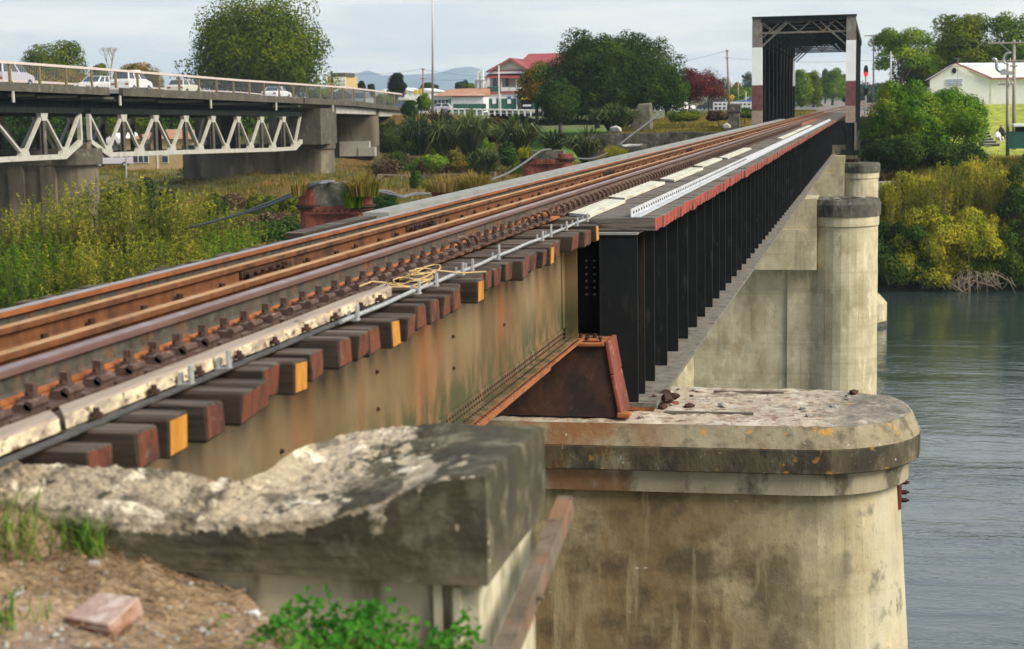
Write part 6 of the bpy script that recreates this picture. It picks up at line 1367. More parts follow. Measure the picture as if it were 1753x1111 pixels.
wires((1495, 61), (1736, 74), 215, 158, .6, 'overhead wire above the white hall'); wires((1500, 103), (1736, 106), 215, 158, .6, 'lower overhead wire above the white hall')
def signal():
    Y = 150; a = at(1482.5, 113, Y); g = gz(a[0], Y); t = thing('railway_signal', 'railway colour-light signal showing red, beyond the right truss post', 'signal', (a[0], Y, g)); O = Vector(t.location)
    b = MB(); b.tube([(a[0], Y + .25, g - .5), (a[0], Y + .25, a[2])], .07, 8); sub(b.build('mast', M['galv'], t), O)
    for (y0, y1, col, lz) in ((111, 132, 'sig_red', 127), (146, 164, 'sig_green', 149.5)):
        za, zb = at(1482, y0, Y)[2], at(1482, y1, Y)[2]; b = MB(); n = 14
        pl = [(a[0] + .20 * math.cos(q), (za + zb) / 2 + (za - zb) / 2 * math.sin(q)) for q in np.linspace(0, 2 * math.pi, n + 1)[:-1]]
        b.ext(pl, Y - .02, Y + .12, 'y'); hd = sub(b.build('signal_head', M['sig_black'], t), O)
        zl = at(1482, lz, Y)[2]; b = MB(); rr = .20 if col == 'sig_red' else .10
        b.tube([(a[0], Y - .02, zl), (a[0], Y - .07, zl)], [rr, rr * .9], 16); b.build('lens', M[col], hd)
        b = MB(); 
        for k in range(9):
            q0, q1 = math.pi * k / 9, math.pi * (k + 1) / 9; b.add([(a[0] + .21 * math.cos(q), Y + dy, zl + .21 * math.sin(q)) for q, dy in ((q0, -.02), (q1, -.02), (q1, -.28), (q0, -.28))], [(0, 1, 2, 3)])
        b.build('hood', M['sig_black'], hd)
M['sig_black'] = plain('signal_black', (.012, .012, .013), .5)
M['sig_red'] = pm('signal_red', [(.7, .02, .02), (.8, .04, .03)], rough=.3, bump=0, emit=((1, .045, .03), .75)); M['sig_green'] = pm('signal_green', [(.02, .16, .14), (.04, .22, .2)], rough=.3, bump=0, emit=((.25, .8, .75), .12))
signal()
# yellow diamond warning sign
a = at(1253.5, 166, 245); t = thing('warning_sign', 'yellow diamond road sign beside the leaning power pole', 'road sign', (a[0], 245, a[2] - 2.6)); s = .40
b = MB(); b.ext([(a[0] - s, a[2]), (a[0], a[2] - s), (a[0] + s, a[2]), (a[0], a[2] + s)], 245, 245.03, 'y'); o = b.build('plate', M['yellow'], t); o.location = -Vector(t.location)
b = MB(); b.box(a[0] - .05, a[0] + .05, 245.035, 245.1, a[2] - 3, a[2] + .2); o = b.build('post', M['galv'], t); o.location = -Vector(t.location)
b = MB(); b.box(a[0] - .06, a[0] + .06, 244.985, 244.997, a[2] - .18, a[2] + .16); o = b.build('symbol', M['sig_black'], t); o.location = -Vector(t.location)
# white post-and-rail fence in front of the hotel; white pedestrian barrier
def fence(px0, px1, py0, py1, Y, n, h, label, rails=1, pickets=0):
    P = [at(px0 + (px1 - px0) * i / n, py0 + (py1 - py0) * i / n, Y) for i in range(n + 1)]; t = thing('fence', label, 'fence', P[0]); O = Vector(P[0])
    for p in P: b = MB(); b.box(p[0] - .09, p[0] + .09, Y - .07, Y + .07, p[2] - .3, p[2] + h); sub(b.build('post', M['white'], t), O)
    for a, c in zip(P[:-1], P[1:]):
        for r in range(rails): z = h * (.92 - .38 * r); b = MB(); b.bar((a[0] + .1, Y - .1, a[2] + z), (c[0] - .1, Y - .1, c[2] + z), .04, .20); sub(b.build('rail', M['white'], t), O)
fence(775, 960, 193, 196, 226, 18, .6, 'low white post-and-rail fence in front of the green hoardings')
fence(962, 1060, 193.5, 192, 224, 8, .6, 'low white fence between the two trees on the lawn')
fence(1222, 1300, 190, 190, 240, 11, 1.3, 'white pedestrian barrier by the road, left of the truss', 2)
fence(1112, 1150, 190, 190, 236, 4, 1.1, 'short green-white railing behind the cable pipe left of the small tree trunk', 2)
# pillar and boulders at the old abutment
def pillar():
    Y = 152; a = at(1257, 178, Y); t = thing('stone_pillar', 'squat grey stone gate pillar with a moulded cap left of the truss', 'pillar', (a[0], Y, a[2] - 2.6)); O = Vector(t.location)
    b = MB(); b.box(a[0] - .48, a[0] + .48, Y - .4, Y + .4, a[2] - 2.7, a[2] - .75); sub(b.build('shaft', M['cap_dark'], t), O)
    b = MB(); b.hexa([(a[0] - .8, Y - .6, a[2] - 3), (a[0] + .8, Y - .6, a[2] - 3), (a[0] + .8, Y + .6, a[2] - 3), (a[0] - .8, Y + .6, a[2] - 3)], [(a[0] - .5, Y - .45, a[2] - 2.2), (a[0] + .5, Y - .45, a[2] - 2.2), (a[0] + .5, Y + .45, a[2] - 2.2), (a[0] - .5, Y + .45, a[2] - 2.2)]); sub(b.build('base', M['cap_dark'], t), O)
    b = MB(); b.box(a[0] - .60, a[0] + .60, Y - .5, Y + .5, a[2] - .747, a[2]); sub(b.build('cap', M['cap_dark'], t, bevel=.05), O)
pillar()
b = MB(); a = at(1098, 176, 158); b.hexa([(a[0] - 1.5, 158, a[2] - 3.4), (a[0] + 1.0, 158, a[2] - 3.4), (a[0] + 1.0, 159.5, a[2] - 3.4), (a[0] - 1.5, 159.5, a[2] - 3.4)], [(a[0] - .4, 158.1, a[2] - .1), (a[0] + .9, 158.1, a[2]), (a[0] + .9, 159.2, a[2]), (a[0] - .4, 159.2, a[2] - .1)]); tag(b.build('wing_wall', M['moss_conc'], bevel=.15), 'sloping grey concrete wing wall beside the flax by the old abutment', 'wall')
for i, (px, py, Y, r, lab) in enumerate(((1055, 222, 150, .55, 'pale broken concrete lump at the left end of the abutment wall'), (1244, 216, 150, .40, 'rounded pale boulder at the foot of the stone pillar'), (1079, 249, 100, .35, 'white slab lying on the fourth old pier'))):
    me = chunk(r, .8 if i < 2 else .35, 60 + i, 'boulder'); me.materials.append(M['kerb']); o = link('boulder', me); o.location = at(px, py, Y); tag(o, lab, 'boulder' if i < 2 else 'slab')
    if i == 2: o.name = 'slab'; o.scale = (1.8, 1, 1)
# vehicles in the town
for kind, col, px, py, Y, rz, lab, cat in (('sedan', 'white', 1163, 191, 240, 2.2, 'white saloon parked on the road under the red maple', 'car'), ('van', 'dark', 1219, 190, 248, 1.6, 'black van left of the red car behind the white barrier', 'van'), ('hatch', 'red', 1241, 189, 250, 1.6, 'small red car behind the white barrier', 'car'), ('sedan', 'blue', 1284, 181, 262, 1.9, 'dark blue car beside the left truss post', 'car'),
                                      ('wagon', 'white', 1143, 189, 246, 1.7, 'white estate car behind the small tree trunk', 'car'), ('van', 'white', 1010, 192, 238, 1.6, 'white van glimpsed under the round dark tree', 'van'), ('van', 'silver', 194, 286, 178, 1.9, 'silver van parked on the riverside drive under the road bridge', 'van'),
                                      ('hatch', 'silver', 752, 193, 236, 1.6, 'silver hatchback in front of the orange-roofed shop', 'car'), ('sedan', 'blue', 690, 190, 250, 1.6, 'blue car outside the white shops', 'car'), ('hatch', 'white', 712, 190, 246, 1.5, 'white hatchback under the yellow signs', 'car')):
    car(kind, cp[col], at(px, py, Y), rz, lab, cat, name='van' if kind == 'van' else 'car')
a = at(216, 262, 172); t = thing('signpost', 'pale post standing beside the silver van under the road bridge', 'post', at(216, 296, 172)); b = MB(); c = at(216, 305, 172); b.tube([(c[0], 172, c[2]), (a[0], 172, a[2])], .12, 8); o = b.build('post', M['galv'], t); o.location = -Vector(t.location)
b = MB(); a, c = at(1100, 189, 250), at(1330, 187, 250)
b.add([(a[0] - 30, 232, a[2] - .06), (c[0] + 6, 232, a[2] - .06), (c[0] + 6, 262, a[2]), (a[0] - 30, 262, a[2])], [(0, 1, 2, 3)]); tag(b.build('road', M['asphalt']), kind='structure')
# ------------------------------------------------------------------ vegetation
G = np.random.default_rng(42)
def leaf_mesh(name, P, nrm, size, asp, mat, parent, O, upbias=0.0, jit=.33, seed=0, tri=False, axis=None):
    """one small quad (pointed) per leaf; P (n,3) world positions"""
    g = np.random.default_rng(seed); n = len(P)
    N_ = nrm + g.normal(0, jit, (n, 3)); N_ /= np.linalg.norm(N_, axis=1, keepdims=True) + 1e-9
    A = g.normal(0, 1, (n, 3)) + np.array([0, 0, upbias]) if axis is None else axis + g.normal(0, .12, (n, 3))
    if axis is None: A = A - N_ * (A * N_).sum(1, keepdims=True)
    A /= np.linalg.norm(A, axis=1, keepdims=True) + 1e-9
    B = np.cross(N_, A); B /= np.linalg.norm(B, axis=1, keepdims=True) + 1e-9
    s = (size * g.uniform(.6, 1.35, n))[:, None]
    q = np.stack([P - A * s * .5, P + B * s * .5 * asp + A * s * .05, P + A * s * .5, P - B * s * .5 * asp - A * s * .02], 1) - np.array(O)
    vs = q.reshape(-1, 3).astype(np.float32); me = bpy.data.meshes.new(name)
    me.vertices.add(4 * n); me.vertices.foreach_set('co', vs.reshape(-1)); me.loops.add(4 * n); me.loops.foreach_set('vertex_index', np.arange(4 * n, dtype=np.int32)); me.polygons.add(n)
    me.polygons.foreach_set('loop_start', np.arange(0, 4 * n, 4, dtype=np.int32)); me.polygons.foreach_set('loop_total', np.full(n, 4, dtype=np.int32))
    me.update(calc_edges=True); me.materials.append(mat); return link(name, me, parent)
def blobs_shell(blobs, n, g, inner=.55, low=-.6):
    B = np.array(blobs, float); w = (B[:, 3] * B[:, 4] + B[:, 4] * B[:, 5] + B[:, 3] * B[:, 5]); w /= w.sum()
    k = g.choice(len(B), n, p=w); d = g.normal(0, 1, (n, 3)); d /= np.linalg.norm(d, axis=1, keepdims=True)
    d[:, 2] = np.where(d[:, 2] < low, -d[:, 2], d[:, 2]); r = 1 - (1 - inner) * g.random(n) ** 1.7
    r *= 1 + .05 * np.clip(g.normal(0, 1, n), -2, 2)
    return B[k, :3] + d * B[k, 3:6] * r[:, None], d
def crown(c, R, k, br, g, flat=.8, bottom=-.35):
    out = []
    for i in range(k):
        while True:
            d = g.normal(0, 1, 3); d /= np.linalg.norm(d)
            if d[2] > bottom: break
        u = g.uniform(.62, .97) if i % 3 else g.uniform(.1, .6); s = br * g.uniform(.65, 1.25); hz = math.sqrt(max(0, 1 - d[2] ** 2)); hz = (hz ** .55) / (hz + 1e-6)
        dz = d[2] * R[2] * (1.22 if d[2] > 0 else .78) - R[2] * .22
        out.append((c[0] + d[0] * hz * R[0] * u, c[1] + d[1] * hz * R[1] * u, c[2] + dz * u, s, s, s * flat))
    return out
def tree(name, label, cat, px, pbot, ptop, wpx, Y, mat, leaf, n, k=40, cb=.25, br=None, zb=None, bare=False, seed=0, flat=.8, bottom=-1.1, trunks=1, tr=.3, dR=None, low=-.85, asp=.6, group=None, core=True):
    """px centre, pbot/ptop picture rows of crown bottom and top at distance Y, wpx crown width"""
    hh = pbot - ptop; pbot += .14 * hh; ptop -= .03 * hh; wpx *= 1.07; n = int(n * 1.25)
    g = np.random.default_rng(seed + 100); kx = Y * 1.03 / 2800
    a, c = at(px, ptop, Y), at(px, pbot, Y); z0 = gz(a[0], Y) if zb is None else zb
    rx = wpx * kx / 2; zt = a[2]; zl = c[2]; rz_ = (zt - zl) / 2; cz = (zt + zl) / 2
    t = thing(name, label, cat, (a[0], Y, z0), group); O = (a[0], Y, z0)
    br = br or rx * .30
    R = (rx - br * .75, (dR or rx) - br * .75, rz_ - br * .55)
    bl = crown((a[0], Y, cz), R, k, br, g, flat, bottom)
    if core: bl += [(a[0], Y, cz - rz_ * .05, rx * .80, (dR or rx) * .8, rz_ * .82)] * max(1, k // 30)
    P, d = blobs_shell(bl, n, g, low=low)
    leaf_mesh('crown', P, d, leaf, asp, mat, t, O, seed=seed)
    b = MB(); rs = random.Random(seed)
    for i in range(trunks):
        ox = (i - (trunks - 1) / 2) * rx * .35; bx = a[0] + ox; top = (a[0] + ox * 2, Y, cz)
        b.tube([(bx, Y, z0 - .4), (bx + rs.uniform(-.2, .2), Y, z0 + (zl - z0) * .6 + .2), top], [tr, tr * .8, tr * .35], 8)
        for q in range(7):
            e = bl[rs.randrange(len(bl))]; m_ = (bx + (top[0] - bx) * .5, Y, max(z0 + .5, zl + (cz - zl) * rs.uniform(-.3, .6)))
            mid = ((m_[0] + e[0]) / 2, (m_[1] + e[1]) / 2, (m_[2] + e[2]) / 2 + .3)
            b.tube([m_, mid, (e[0], e[1], e[2])], [tr * .45, tr * .3, tr * .12], 6)
    o = b.build('trunk', M['bark'], t, smooth=True); o.location = -Vector(O)
    return t
# left of the picture
tree('olive_tree', 'very large rounded olive-green tree rising behind the road bridge', 'tree', 438, 175, -14, 272, 225, M['lf_plane'], .42, 46000, 90, seed=1, tr=.8, zb=-4, dR=9)
tree('olive_tree', 'mid-sized rounded olive tree above the left end of the road bridge', 'tree', 86, 160, 64, 142, 250, M['lf_plane'], .40, 16000, 42, seed=2, tr=.5, zb=-5)
tree('brown_shrub', 'low brownish-olive bush tree right of the bare tree behind the road bridge', 'tree', 240, 160, 101, 92, 235, M['lf_autumn'], .32, 9000, 26, seed=3, zb=-5)
tree('brown_shrub', 'small olive bush tree left of the bare tree', 'tree', 170, 160, 104, 40, 240, M['lf_plane'], .32, 3500, 14, seed=4, zb=-5)
tree('green_shrub', 'yellow-green shrubs seen through the left end of the bridge railing', 'shrub', 90, 190, 112, 190, 215, M['lf_autumn'], .30, 13000, 40, seed=5, zb=-6)
# dark wooded mass behind and below the road deck: single trees
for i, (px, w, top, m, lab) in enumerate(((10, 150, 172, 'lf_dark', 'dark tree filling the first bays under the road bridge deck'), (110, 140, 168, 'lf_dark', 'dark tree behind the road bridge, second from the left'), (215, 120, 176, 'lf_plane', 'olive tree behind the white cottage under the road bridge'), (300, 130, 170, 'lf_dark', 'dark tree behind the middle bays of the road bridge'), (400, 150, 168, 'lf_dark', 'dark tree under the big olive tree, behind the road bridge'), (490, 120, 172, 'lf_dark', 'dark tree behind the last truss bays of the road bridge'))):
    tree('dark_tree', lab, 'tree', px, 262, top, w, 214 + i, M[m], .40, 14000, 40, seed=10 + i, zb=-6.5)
tree('hillside_shrub', 'dark shrub on the bank under the land end of the road bridge', 'shrub', 340, 328, 270, 90, 178, M['lf_dark'], .3, 6000, 18, seed=19, zb=-6.5)
def bare_tree(px, pbot, ptop, Y, label, seed):
    rs = random.Random(seed); a = at(px, pbot, Y); top = at(px, ptop, Y); t = thing('bare_tree', label, 'tree', (a[0], Y, a[2])); b = MB(); H_ = top[2] - a[2]
    def grow(p, d, l, r, n):
        q = p + d * l; b.tube([tuple(p), tuple(q)], [r, r * .6], 5)
        if n == 0: return
        for i in range(3): grow(q, (d + Vector((rs.uniform(-.6, .6), rs.uniform(-.5, .5), rs.uniform(0, .4)))).normalized(), l * .66, r * .55, n - 1)
    grow(Vector((a[0], Y, a[2])), Vector((0, 0, 1)), H_ * .36, .16, 5)
    o = b.build('branches', M['twig'], t); o.location = -Vector(t.location)
bare_tree(190, 150, 76, 245, 'bare grey leafless tree between the two bushes behind the road bridge', 5)
# middle distance
tree('conifer', 'dark rounded conifer above the white shops', 'tree', 677, 165, 121, 36, 262, M['lf_conifer'], .34, 5500, 16, br=1.0, seed=30, zb=-1, dR=1.8)
for i, (px, pb, pt, w, Y, m, lab) in enumerate(((619, 165, 136, 16, 290, 'lf_conifer', 'small dark spiky tree left of the rounded conifer'), (635, 165, 142, 16, 292, 'lf_conifer', 'small dark tree just right of the spiky one'), (548, 170, 150, 40, 210, 'lf_plane', 'olive shrub behind the railing at the right foot of the big olive tree'), (655, 185, 160, 50, 205, 'lf_plane', 'olive shrub behind the railing near the bridge end'), (733, 165, 138, 36, 320, 'lf_dark', 'dark distant tree behind the tall flagpole'), (792, 160, 137, 30, 330, 'lf_blue', 'small blue-green tree left of the white chimneys'), (806, 160, 141, 26, 315, 'lf_plane', 'small olive tree just left of the white chimneys'), (1240, 172, 128, 34, 420, 'lf_blue', 'blue-green distant tree behind the leaning power pole'), (1281, 168, 118, 26, 430, 'lf_blue', 'flat-topped distant tree left of the truss portal'), (1265, 182, 142, 60, 330, 'lf_bright', 'bright green street tree behind the yellow road sign'), (1218, 165, 145, 50, 300, 'lf_autumn', 'yellow autumn tree behind the red maple'), (1262, 165, 138, 20, 400, 'lf_autumn', 'thin brownish tree right of the leaning power pole'))):
    tree('distant_tree', lab, 'tree', px, pb, pt, w, Y, M[m], .36, 2600, 12, seed=40 + i, zb=gz(at(px, pb, Y)[0], Y))
tree('round_tree', 'large dense dome-shaped dark green tree on the lawn in the middle', 'tree', 1046, 196, 49, 262, 196, M['lf_dark'], .28, 72000, 280, br=1.3, seed=60, trunks=2, tr=.35, zb=-1.6, dR=7.0)
tree('round_tree', 'lower left lobe tree beside the dome-shaped tree, with a visible dark trunk', 'tree', 958, 208, 136, 72, 190, M['lf_dark'], .28, 15000, 30, br=1.5, seed=61, tr=.28, zb=-2.2)
tree('autumn_tree', 'tree turning orange and green in front of the hotel', 'tree', 916, 178, 108, 76, 204, M['lf_autumn'], .28, 11000, 30, br=1.3, seed=62, tr=.28, zb=-1.6)
tree('small_tree', 'small dark green tree with a thin trunk at the right foot of the dome-shaped tree', 'tree', 1140, 182, 118, 72, 200, M['lf_dark'], .26, 10000, 24, br=1.3, seed=63, tr=.16, zb=-1.0)
tree('red_maple', 'deep red autumn maple beside the road', 'tree', 1180, 176, 112, 66, 214, M['lf_red'], .24, 8500, 26, br=1.2, seed=64, tr=.16, zb=-.9)
tree('red_maple', 'thinner red maple with pinkish open top, right of the deep red one', 'tree', 1214, 172, 110, 58, 222, M['lf_red'], .22, 3400, 20, br=1.1, seed=65, tr=.16, zb=-.9)
# through the portal
tree('street_tree', 'bright green tree just inside the left edge of the truss opening', 'tree', 1371, 184, 112, 46, 300, M['lf_bright'], .36, 9000, 24, seed=70, zb=-.6, bottom=-1.1, tr=.3)
tree('street_tree', 'tall dark green tree second in the row seen through the truss', 'tree', 1394, 184, 113, 34, 330, M['lf_plane'], .36, 5000, 20, seed=71, zb=-.6, bottom=-.8, tr=.3)
tree('street_tree', 'rounded dark green tree in the middle of the truss opening', 'tree', 1427, 172, 118, 52, 380, M['lf_bright'], .40, 8000, 26, seed=72, zb=-.6, bottom=-.6, tr=.4)
tree('street_tree', 'dark tree partly hidden by the right portal post', 'tree', 1450, 174, 122, 30, 400, M['lf_dark'], .40, 4000, 18, seed=73, zb=-.6, tr=.4)
tree('distant_tree', 'pale distant tree top above the row seen through the truss', 'tree', 1413, 140, 115, 14, 520, M['lf_blue'], .5, 900, 8, seed=74, zb=-.6)
for i, (px, pt, w) in enumerate(((1470, 135, 60), (1508, 138, 60), (1345, 150, 60))): tree('distant_tree', ('blue-green distant tree behind the signal', 'blue-green distant tree right of the signal', 'blue-green distant tree behind the left truss side')[i], 'tree', px, 178, pt, w, 450, M['lf_blue'], .55, 2500, 12, seed=76 + i, zb=-.6)
# right side
tree('airy_tree', 'airy spreading tree with sky showing through, just right of the truss', 'tree', 1546, 132, 40, 136, 215, M['lf_bright'], .30, 8500, 26, br=1.5, seed=80, tr=.26, zb=-.5, low=-.4, bottom=-.6, core=False)
tree('airy_tree', 'tall dense light green tree behind the hall gable', 'tree', 1645, 140, 16, 138, 228, M['lf_plane'], .34, 21000, 46, br=1.7, seed=81, tr=.4, zb=-.3)
tree('airy_tree', 'light green spreading tree at the top right corner', 'tree', 1748, 120, 20, 126, 228, M['lf_bright'], .32, 12000, 32, br=1.6, seed=82, tr=.36, zb=-.3)
tree('airy_tree', 'dark green tree filling the gap behind the left end of the hall', 'tree', 1578, 150, 84, 80, 222, M['lf_plane'], .34, 8000, 24, br=1.5, seed=83, tr=.3, zb=-.3)
# feathery dark shrub tree on the right bank
tree('feathery_tree', 'broad feathery green tree on the right bank below the hall', 'tree', 1625, 250, 148, 146, 147, M['lf_feather'], .26, 30000, 55, br=1.15, seed=84, tr=.22, zb=-5, asp=.4, dR=4.0, bottom=-.7)
tree('feathery_tree', 'left half feathery tree with yellowing top, next to the signal', 'tree', 1545, 262, 136, 146, 144, M['lf_feather'], .26, 24000, 48, br=1.1, seed=85, tr=.2, zb=-5, asp=.4, dR=4.0, bottom=-.7)
tree('dark_shrub', 'dark shrub hanging over the far pier on the right bank', 'shrub', 1535, 292, 225, 116, 140, M['lf_dark'], .24, 9000, 24, br=1.0, seed=86, tr=.12, zb=-7, bottom=-.8)
# willows along the waterline on the right
def willow(px, pbot, ptop, wpx, Y, n, label, mat='lf_willow', seed=0, leaf=.24):
    g = np.random.default_rng(seed + 500); k = Y / 2800; a, c = at(px, ptop, Y), at(px, pbot, Y); z0 = max(gz(a[0], Y), WATER_Z - .2); rx = wpx * k / 2
    t = thing('willow_shrub', label, 'willow', (a[0], Y, z0)); O = (a[0], Y, z0); zl, zt = c[2], a[2]
    bl = []
    for i in range(34):
        u = g.uniform(-1, 1); v = g.random() ** 1.25; s = rx * g.uniform(.26, .44); bl.append((a[0] + u * rx * .8, Y + g.uniform(-.5, .9) * rx * .6, zl + s + (zt - zl - 2 * s) * v * (1 - .45 * u * u), s, s, s * .9))
    P, d = blobs_shell(bl, n, g, .4)
    leaf_mesh('foliage', P, d, leaf * .85, .42, M[mat], t, O, upbias=1.2, seed=seed)
    b = MB(); rs = random.Random(seed)
    for i in range(12):
        e = bl[rs.randrange(len(bl))]; p0 = (a[0] + rs.uniform(-.3, .3) * rx, Y + rs.uniform(-.3, .3), z0 - .2); b.tube([p0, ((p0[0] + e[0]) / 2, (p0[1] + e[1]) / 2, (p0[2] + e[2]) / 2), (e[0], e[1], e[2] + e[5] * .8)], [.07, .05, .02], 5)
    o = b.build('stems', M['twig'], t); o.location = -Vector(O); return t
WL = ((1548, 400, 292, 90, 125.5, 12000, 'lf_willow', 'yellowing willow beside the concrete piers, upper part of the bank'), (1612, 400, 282, 100, 126, 14000, 'lf_willow', 'yellow-green willow in the middle of the right bank, upper row'), (1672, 400, 268, 100, 126.5, 16000, 'lf_willow', 'tallest yellow willow under the garden steps'), (1722, 400, 282, 80, 126, 11000, 'lf_willow', 'yellow willow left of the dark one at the right picture edge'), (1768, 470, 250, 90, 122.5, 14000, 'lf_dark', 'dark green willow at the right picture edge'),
      (1538, 500, 362, 104, 118.3, 15000, 'lf_dark', 'dark green shrub overhanging the water beside the piers'), (1590, 498, 338, 104, 118.3, 15000, 'lf_willow', 'yellow-green willow low over the water, second from the piers'), (1645, 499, 345, 110, 118.3, 16000, 'lf_willow', 'low willow dragging pale twigs in the water'), (1700, 494, 340, 104, 119.2, 14000, 'lf_plane', 'olive willow low over the water near the right edge'), (1752, 498, 365, 90, 119.4, 12000, 'lf_dark', 'low dark shrub in the lower right corner of the bank'))
for i, (px, pb, pt, w, Y, n, m, lab) in enumerate(WL):
    willow(px, pb, pt, w * 1.15, Y, int(n * 1.6), lab, m, i)
WS = [(1515, 1590, 300, 400, 124.6, 150, 'wispy willow shoots along the top of the bank beside the piers'), (1580, 1660, 284, 400, 124.8, 170, 'wispy willow shoots in the middle of the right bank'), (1650, 1730, 270, 400, 125, 170, 'wispy willow shoots below the garden steps'), (1560, 1640, 372, 440, 121.6, 130, 'wispy willow shoots filling the bank between the upper and lower willows'), (1630, 1720, 366, 440, 121.6, 140, 'wispy willow shoots filling the bank right of centre')]
WILLOW_SHOOTS = WS
b = MB(); rs = random.Random(4)
for i in range(70):
    p = Vector(at(rs.gauss(1672, 26), rs.uniform(462, 480), 117.6)); d = Vector((rs.uniform(-1, 1), rs.uniform(-.6, .1), rs.uniform(-1.2, -.1))).normalized(); l = rs.uniform(.3, 1.1)
    b.tube([p, p + d * l * .5 + Vector((0, 0, -.1)), p + d * l + Vector((0, 0, rs.uniform(-.4, .1)))], [.02, .015, .006], 4)
for p0, p1, p2 in (((1690, 466), (1712, 472), (1735, 486)), ((1540, 462), (1580, 470), (1600, 458)), ((1600, 462), (1575, 478), (1530, 480)), ((1665, 480), (1700, 490), (1718, 484))):
    b.tube([at(*p0, 118.2), at(*p1, 117.9), at(*p2, 117.6)], [.05, .04, .02], 6)
tag(b.build('bare_roots', M['twig']), 'tangle of pale bare roots and twigs overhanging the water on the right bank', 'roots')

# tall leafy shoots on the left, in clumps
def shoots(px0, px1, pt, pb, Y, n, label, seed, mat='lf_bamboo', leaf=.30, per=46, dark=False):
    g = np.random.default_rng(seed + 900); a, c = at(px0, pt, Y), at(px1, pt, Y); z0 = at((px0 + px1) / 2, pb, Y)[2]; zt = a[2]; x0, x1 = a[0], c[0]
    zb = min(z0, gz((x0 + x1) / 2, Y)); zb = max(zb, WATER_Z - .3)
    t = thing('leafy_shoots', label, 'shrub', ((x0 + x1) / 2, Y, zb)); O = ((x0 + x1) / 2, Y, zb)
    bx = g.uniform(x0, x1, n); by = Y + g.uniform(-2.5, 2.5, n); e = 1 - .35 * np.abs((bx - O[0]) / ((x1 - x0) / 2 + 1e-6)) ** 3
    h = (zt - zb) * e * g.uniform(.70, 1.08, n) ; lx = g.normal(0, .09, n); lyv = g.normal(0, .08, n)
    u = 1 - (g.random((n, per)) ** 1.15) * .78; u[:, :3] = g.uniform(.93, 1, (n, 3))
    X = bx[:, None] + lx[:, None] * h[:, None] * u ** 2; Yv = by[:, None] + lyv[:, None] * h[:, None] * u ** 2; Z = zb + h[:, None] * u
    spread = .42 * (1.08 - u); ang = g.uniform(0, 6.28, (n, per)); X = X + np.cos(ang) * spread * g.random((n, per)); Yv = Yv + np.sin(ang) * spread * g.random((n, per))
    P = np.stack([X, Yv, Z], -1).reshape(-1, 3); ax = np.stack([np.cos(ang) * .8, np.sin(ang) * .8, g.uniform(-.1, 1.1, (n, per))], -1).reshape(-1, 3)
    leaf_mesh('leaves', P, g.normal(0, 1, P.shape), leaf, .20, M[mat], t, O, seed=seed, axis=ax)
    b = MB()
    for i in range(0, n, 2): b.tube([(bx[i], by[i], zb - .2), (bx[i] + lx[i] * h[i] * .25, by[i] + lyv[i] * h[i] * .25, zb + h[i] * .5), (bx[i] + lx[i] * h[i], by[i] + lyv[i] * h[i], zb + h[i])], [.03, .022, .008], 3, cap=False)
    o = b.build('stems', M['stem'], t); o.location = -Vector(O)
M['stem'] = plain('stem', (.14, .12, .05), .8)
SH = [(-40, 60, 388, 560, 84, 210, 'leafy shoots at the left edge in front of the leftmost bridge pier', 'lf_bamboo'), (40, 130, 372, 540, 86, 230, 'yellow-green shoots left of the rounded bridge pier', 'lf_bamboo'), (110, 200, 350, 520, 87, 240, 'shoots directly in front of the rounded bridge pier', 'lf_bamboo'), (190, 290, 340, 500, 88, 250, 'tallest yellow-green shoots right of the rounded bridge pier', 'lf_bamboo'), (270, 370, 362, 480, 89, 230, 'shoots in front of the riverside road', 'lf_bamboo'), (350, 440, 392, 450, 91, 170, 'low shoots at the right end of the bed, by the cable', 'lf_bamboo'),
      (-40, 90, 440, 560, 80, 210, 'darker low shoots at the lower left edge beside the rail', 'lf_bright'), (80, 220, 440, 540, 81, 220, 'darker low shoots below the pier, second in the lower row', 'lf_bamboo'), (210, 350, 430, 520, 82, 220, 'low green shoots above the rails, third in the lower row', 'lf_bamboo'), (340, 460, 425, 470, 84, 160, 'low green shoots at the right end of the lower row', 'lf_bright')]
for i, (x0, x1, pt, pb, Y, n, lab) in enumerate(WILLOW_SHOOTS): shoots(x0, x1, pt, pb, Y, n, lab, 40 + i, 'lf_willow', per=55, leaf=.22)
for i, (x0, x1, pt, pb, Y, n, lab, m) in enumerate(SH): shoots(x0, x1, pt - 24, pb, Y, int(n * 1.35), lab, i, m, per=70, leaf=.27)
tree('young_conifer', 'small dark pointed conifer behind the shoots, left one of two', 'tree', 251, 370, 300, 32, 122, M['lf_conifer'], .2, 3200, 16, br=.45, seed=90, zb=-9, bottom=-1, dR=.8)
tree('young_conifer', 'small dark pointed conifer behind the shoots, right one of two', 'tree', 287, 360, 318, 30, 124, M['lf_conifer'], .2, 2200, 12, br=.4, seed=91, zb=-9, bottom=-1, dR=.8)
tree('young_conifer', 'dark bushy young tree at the foot of the rounded bridge pier', 'tree', 205, 350, 318, 60, 126, M['lf_dark'], .2, 3000, 14, seed=92, zb=-9, bottom=-1)
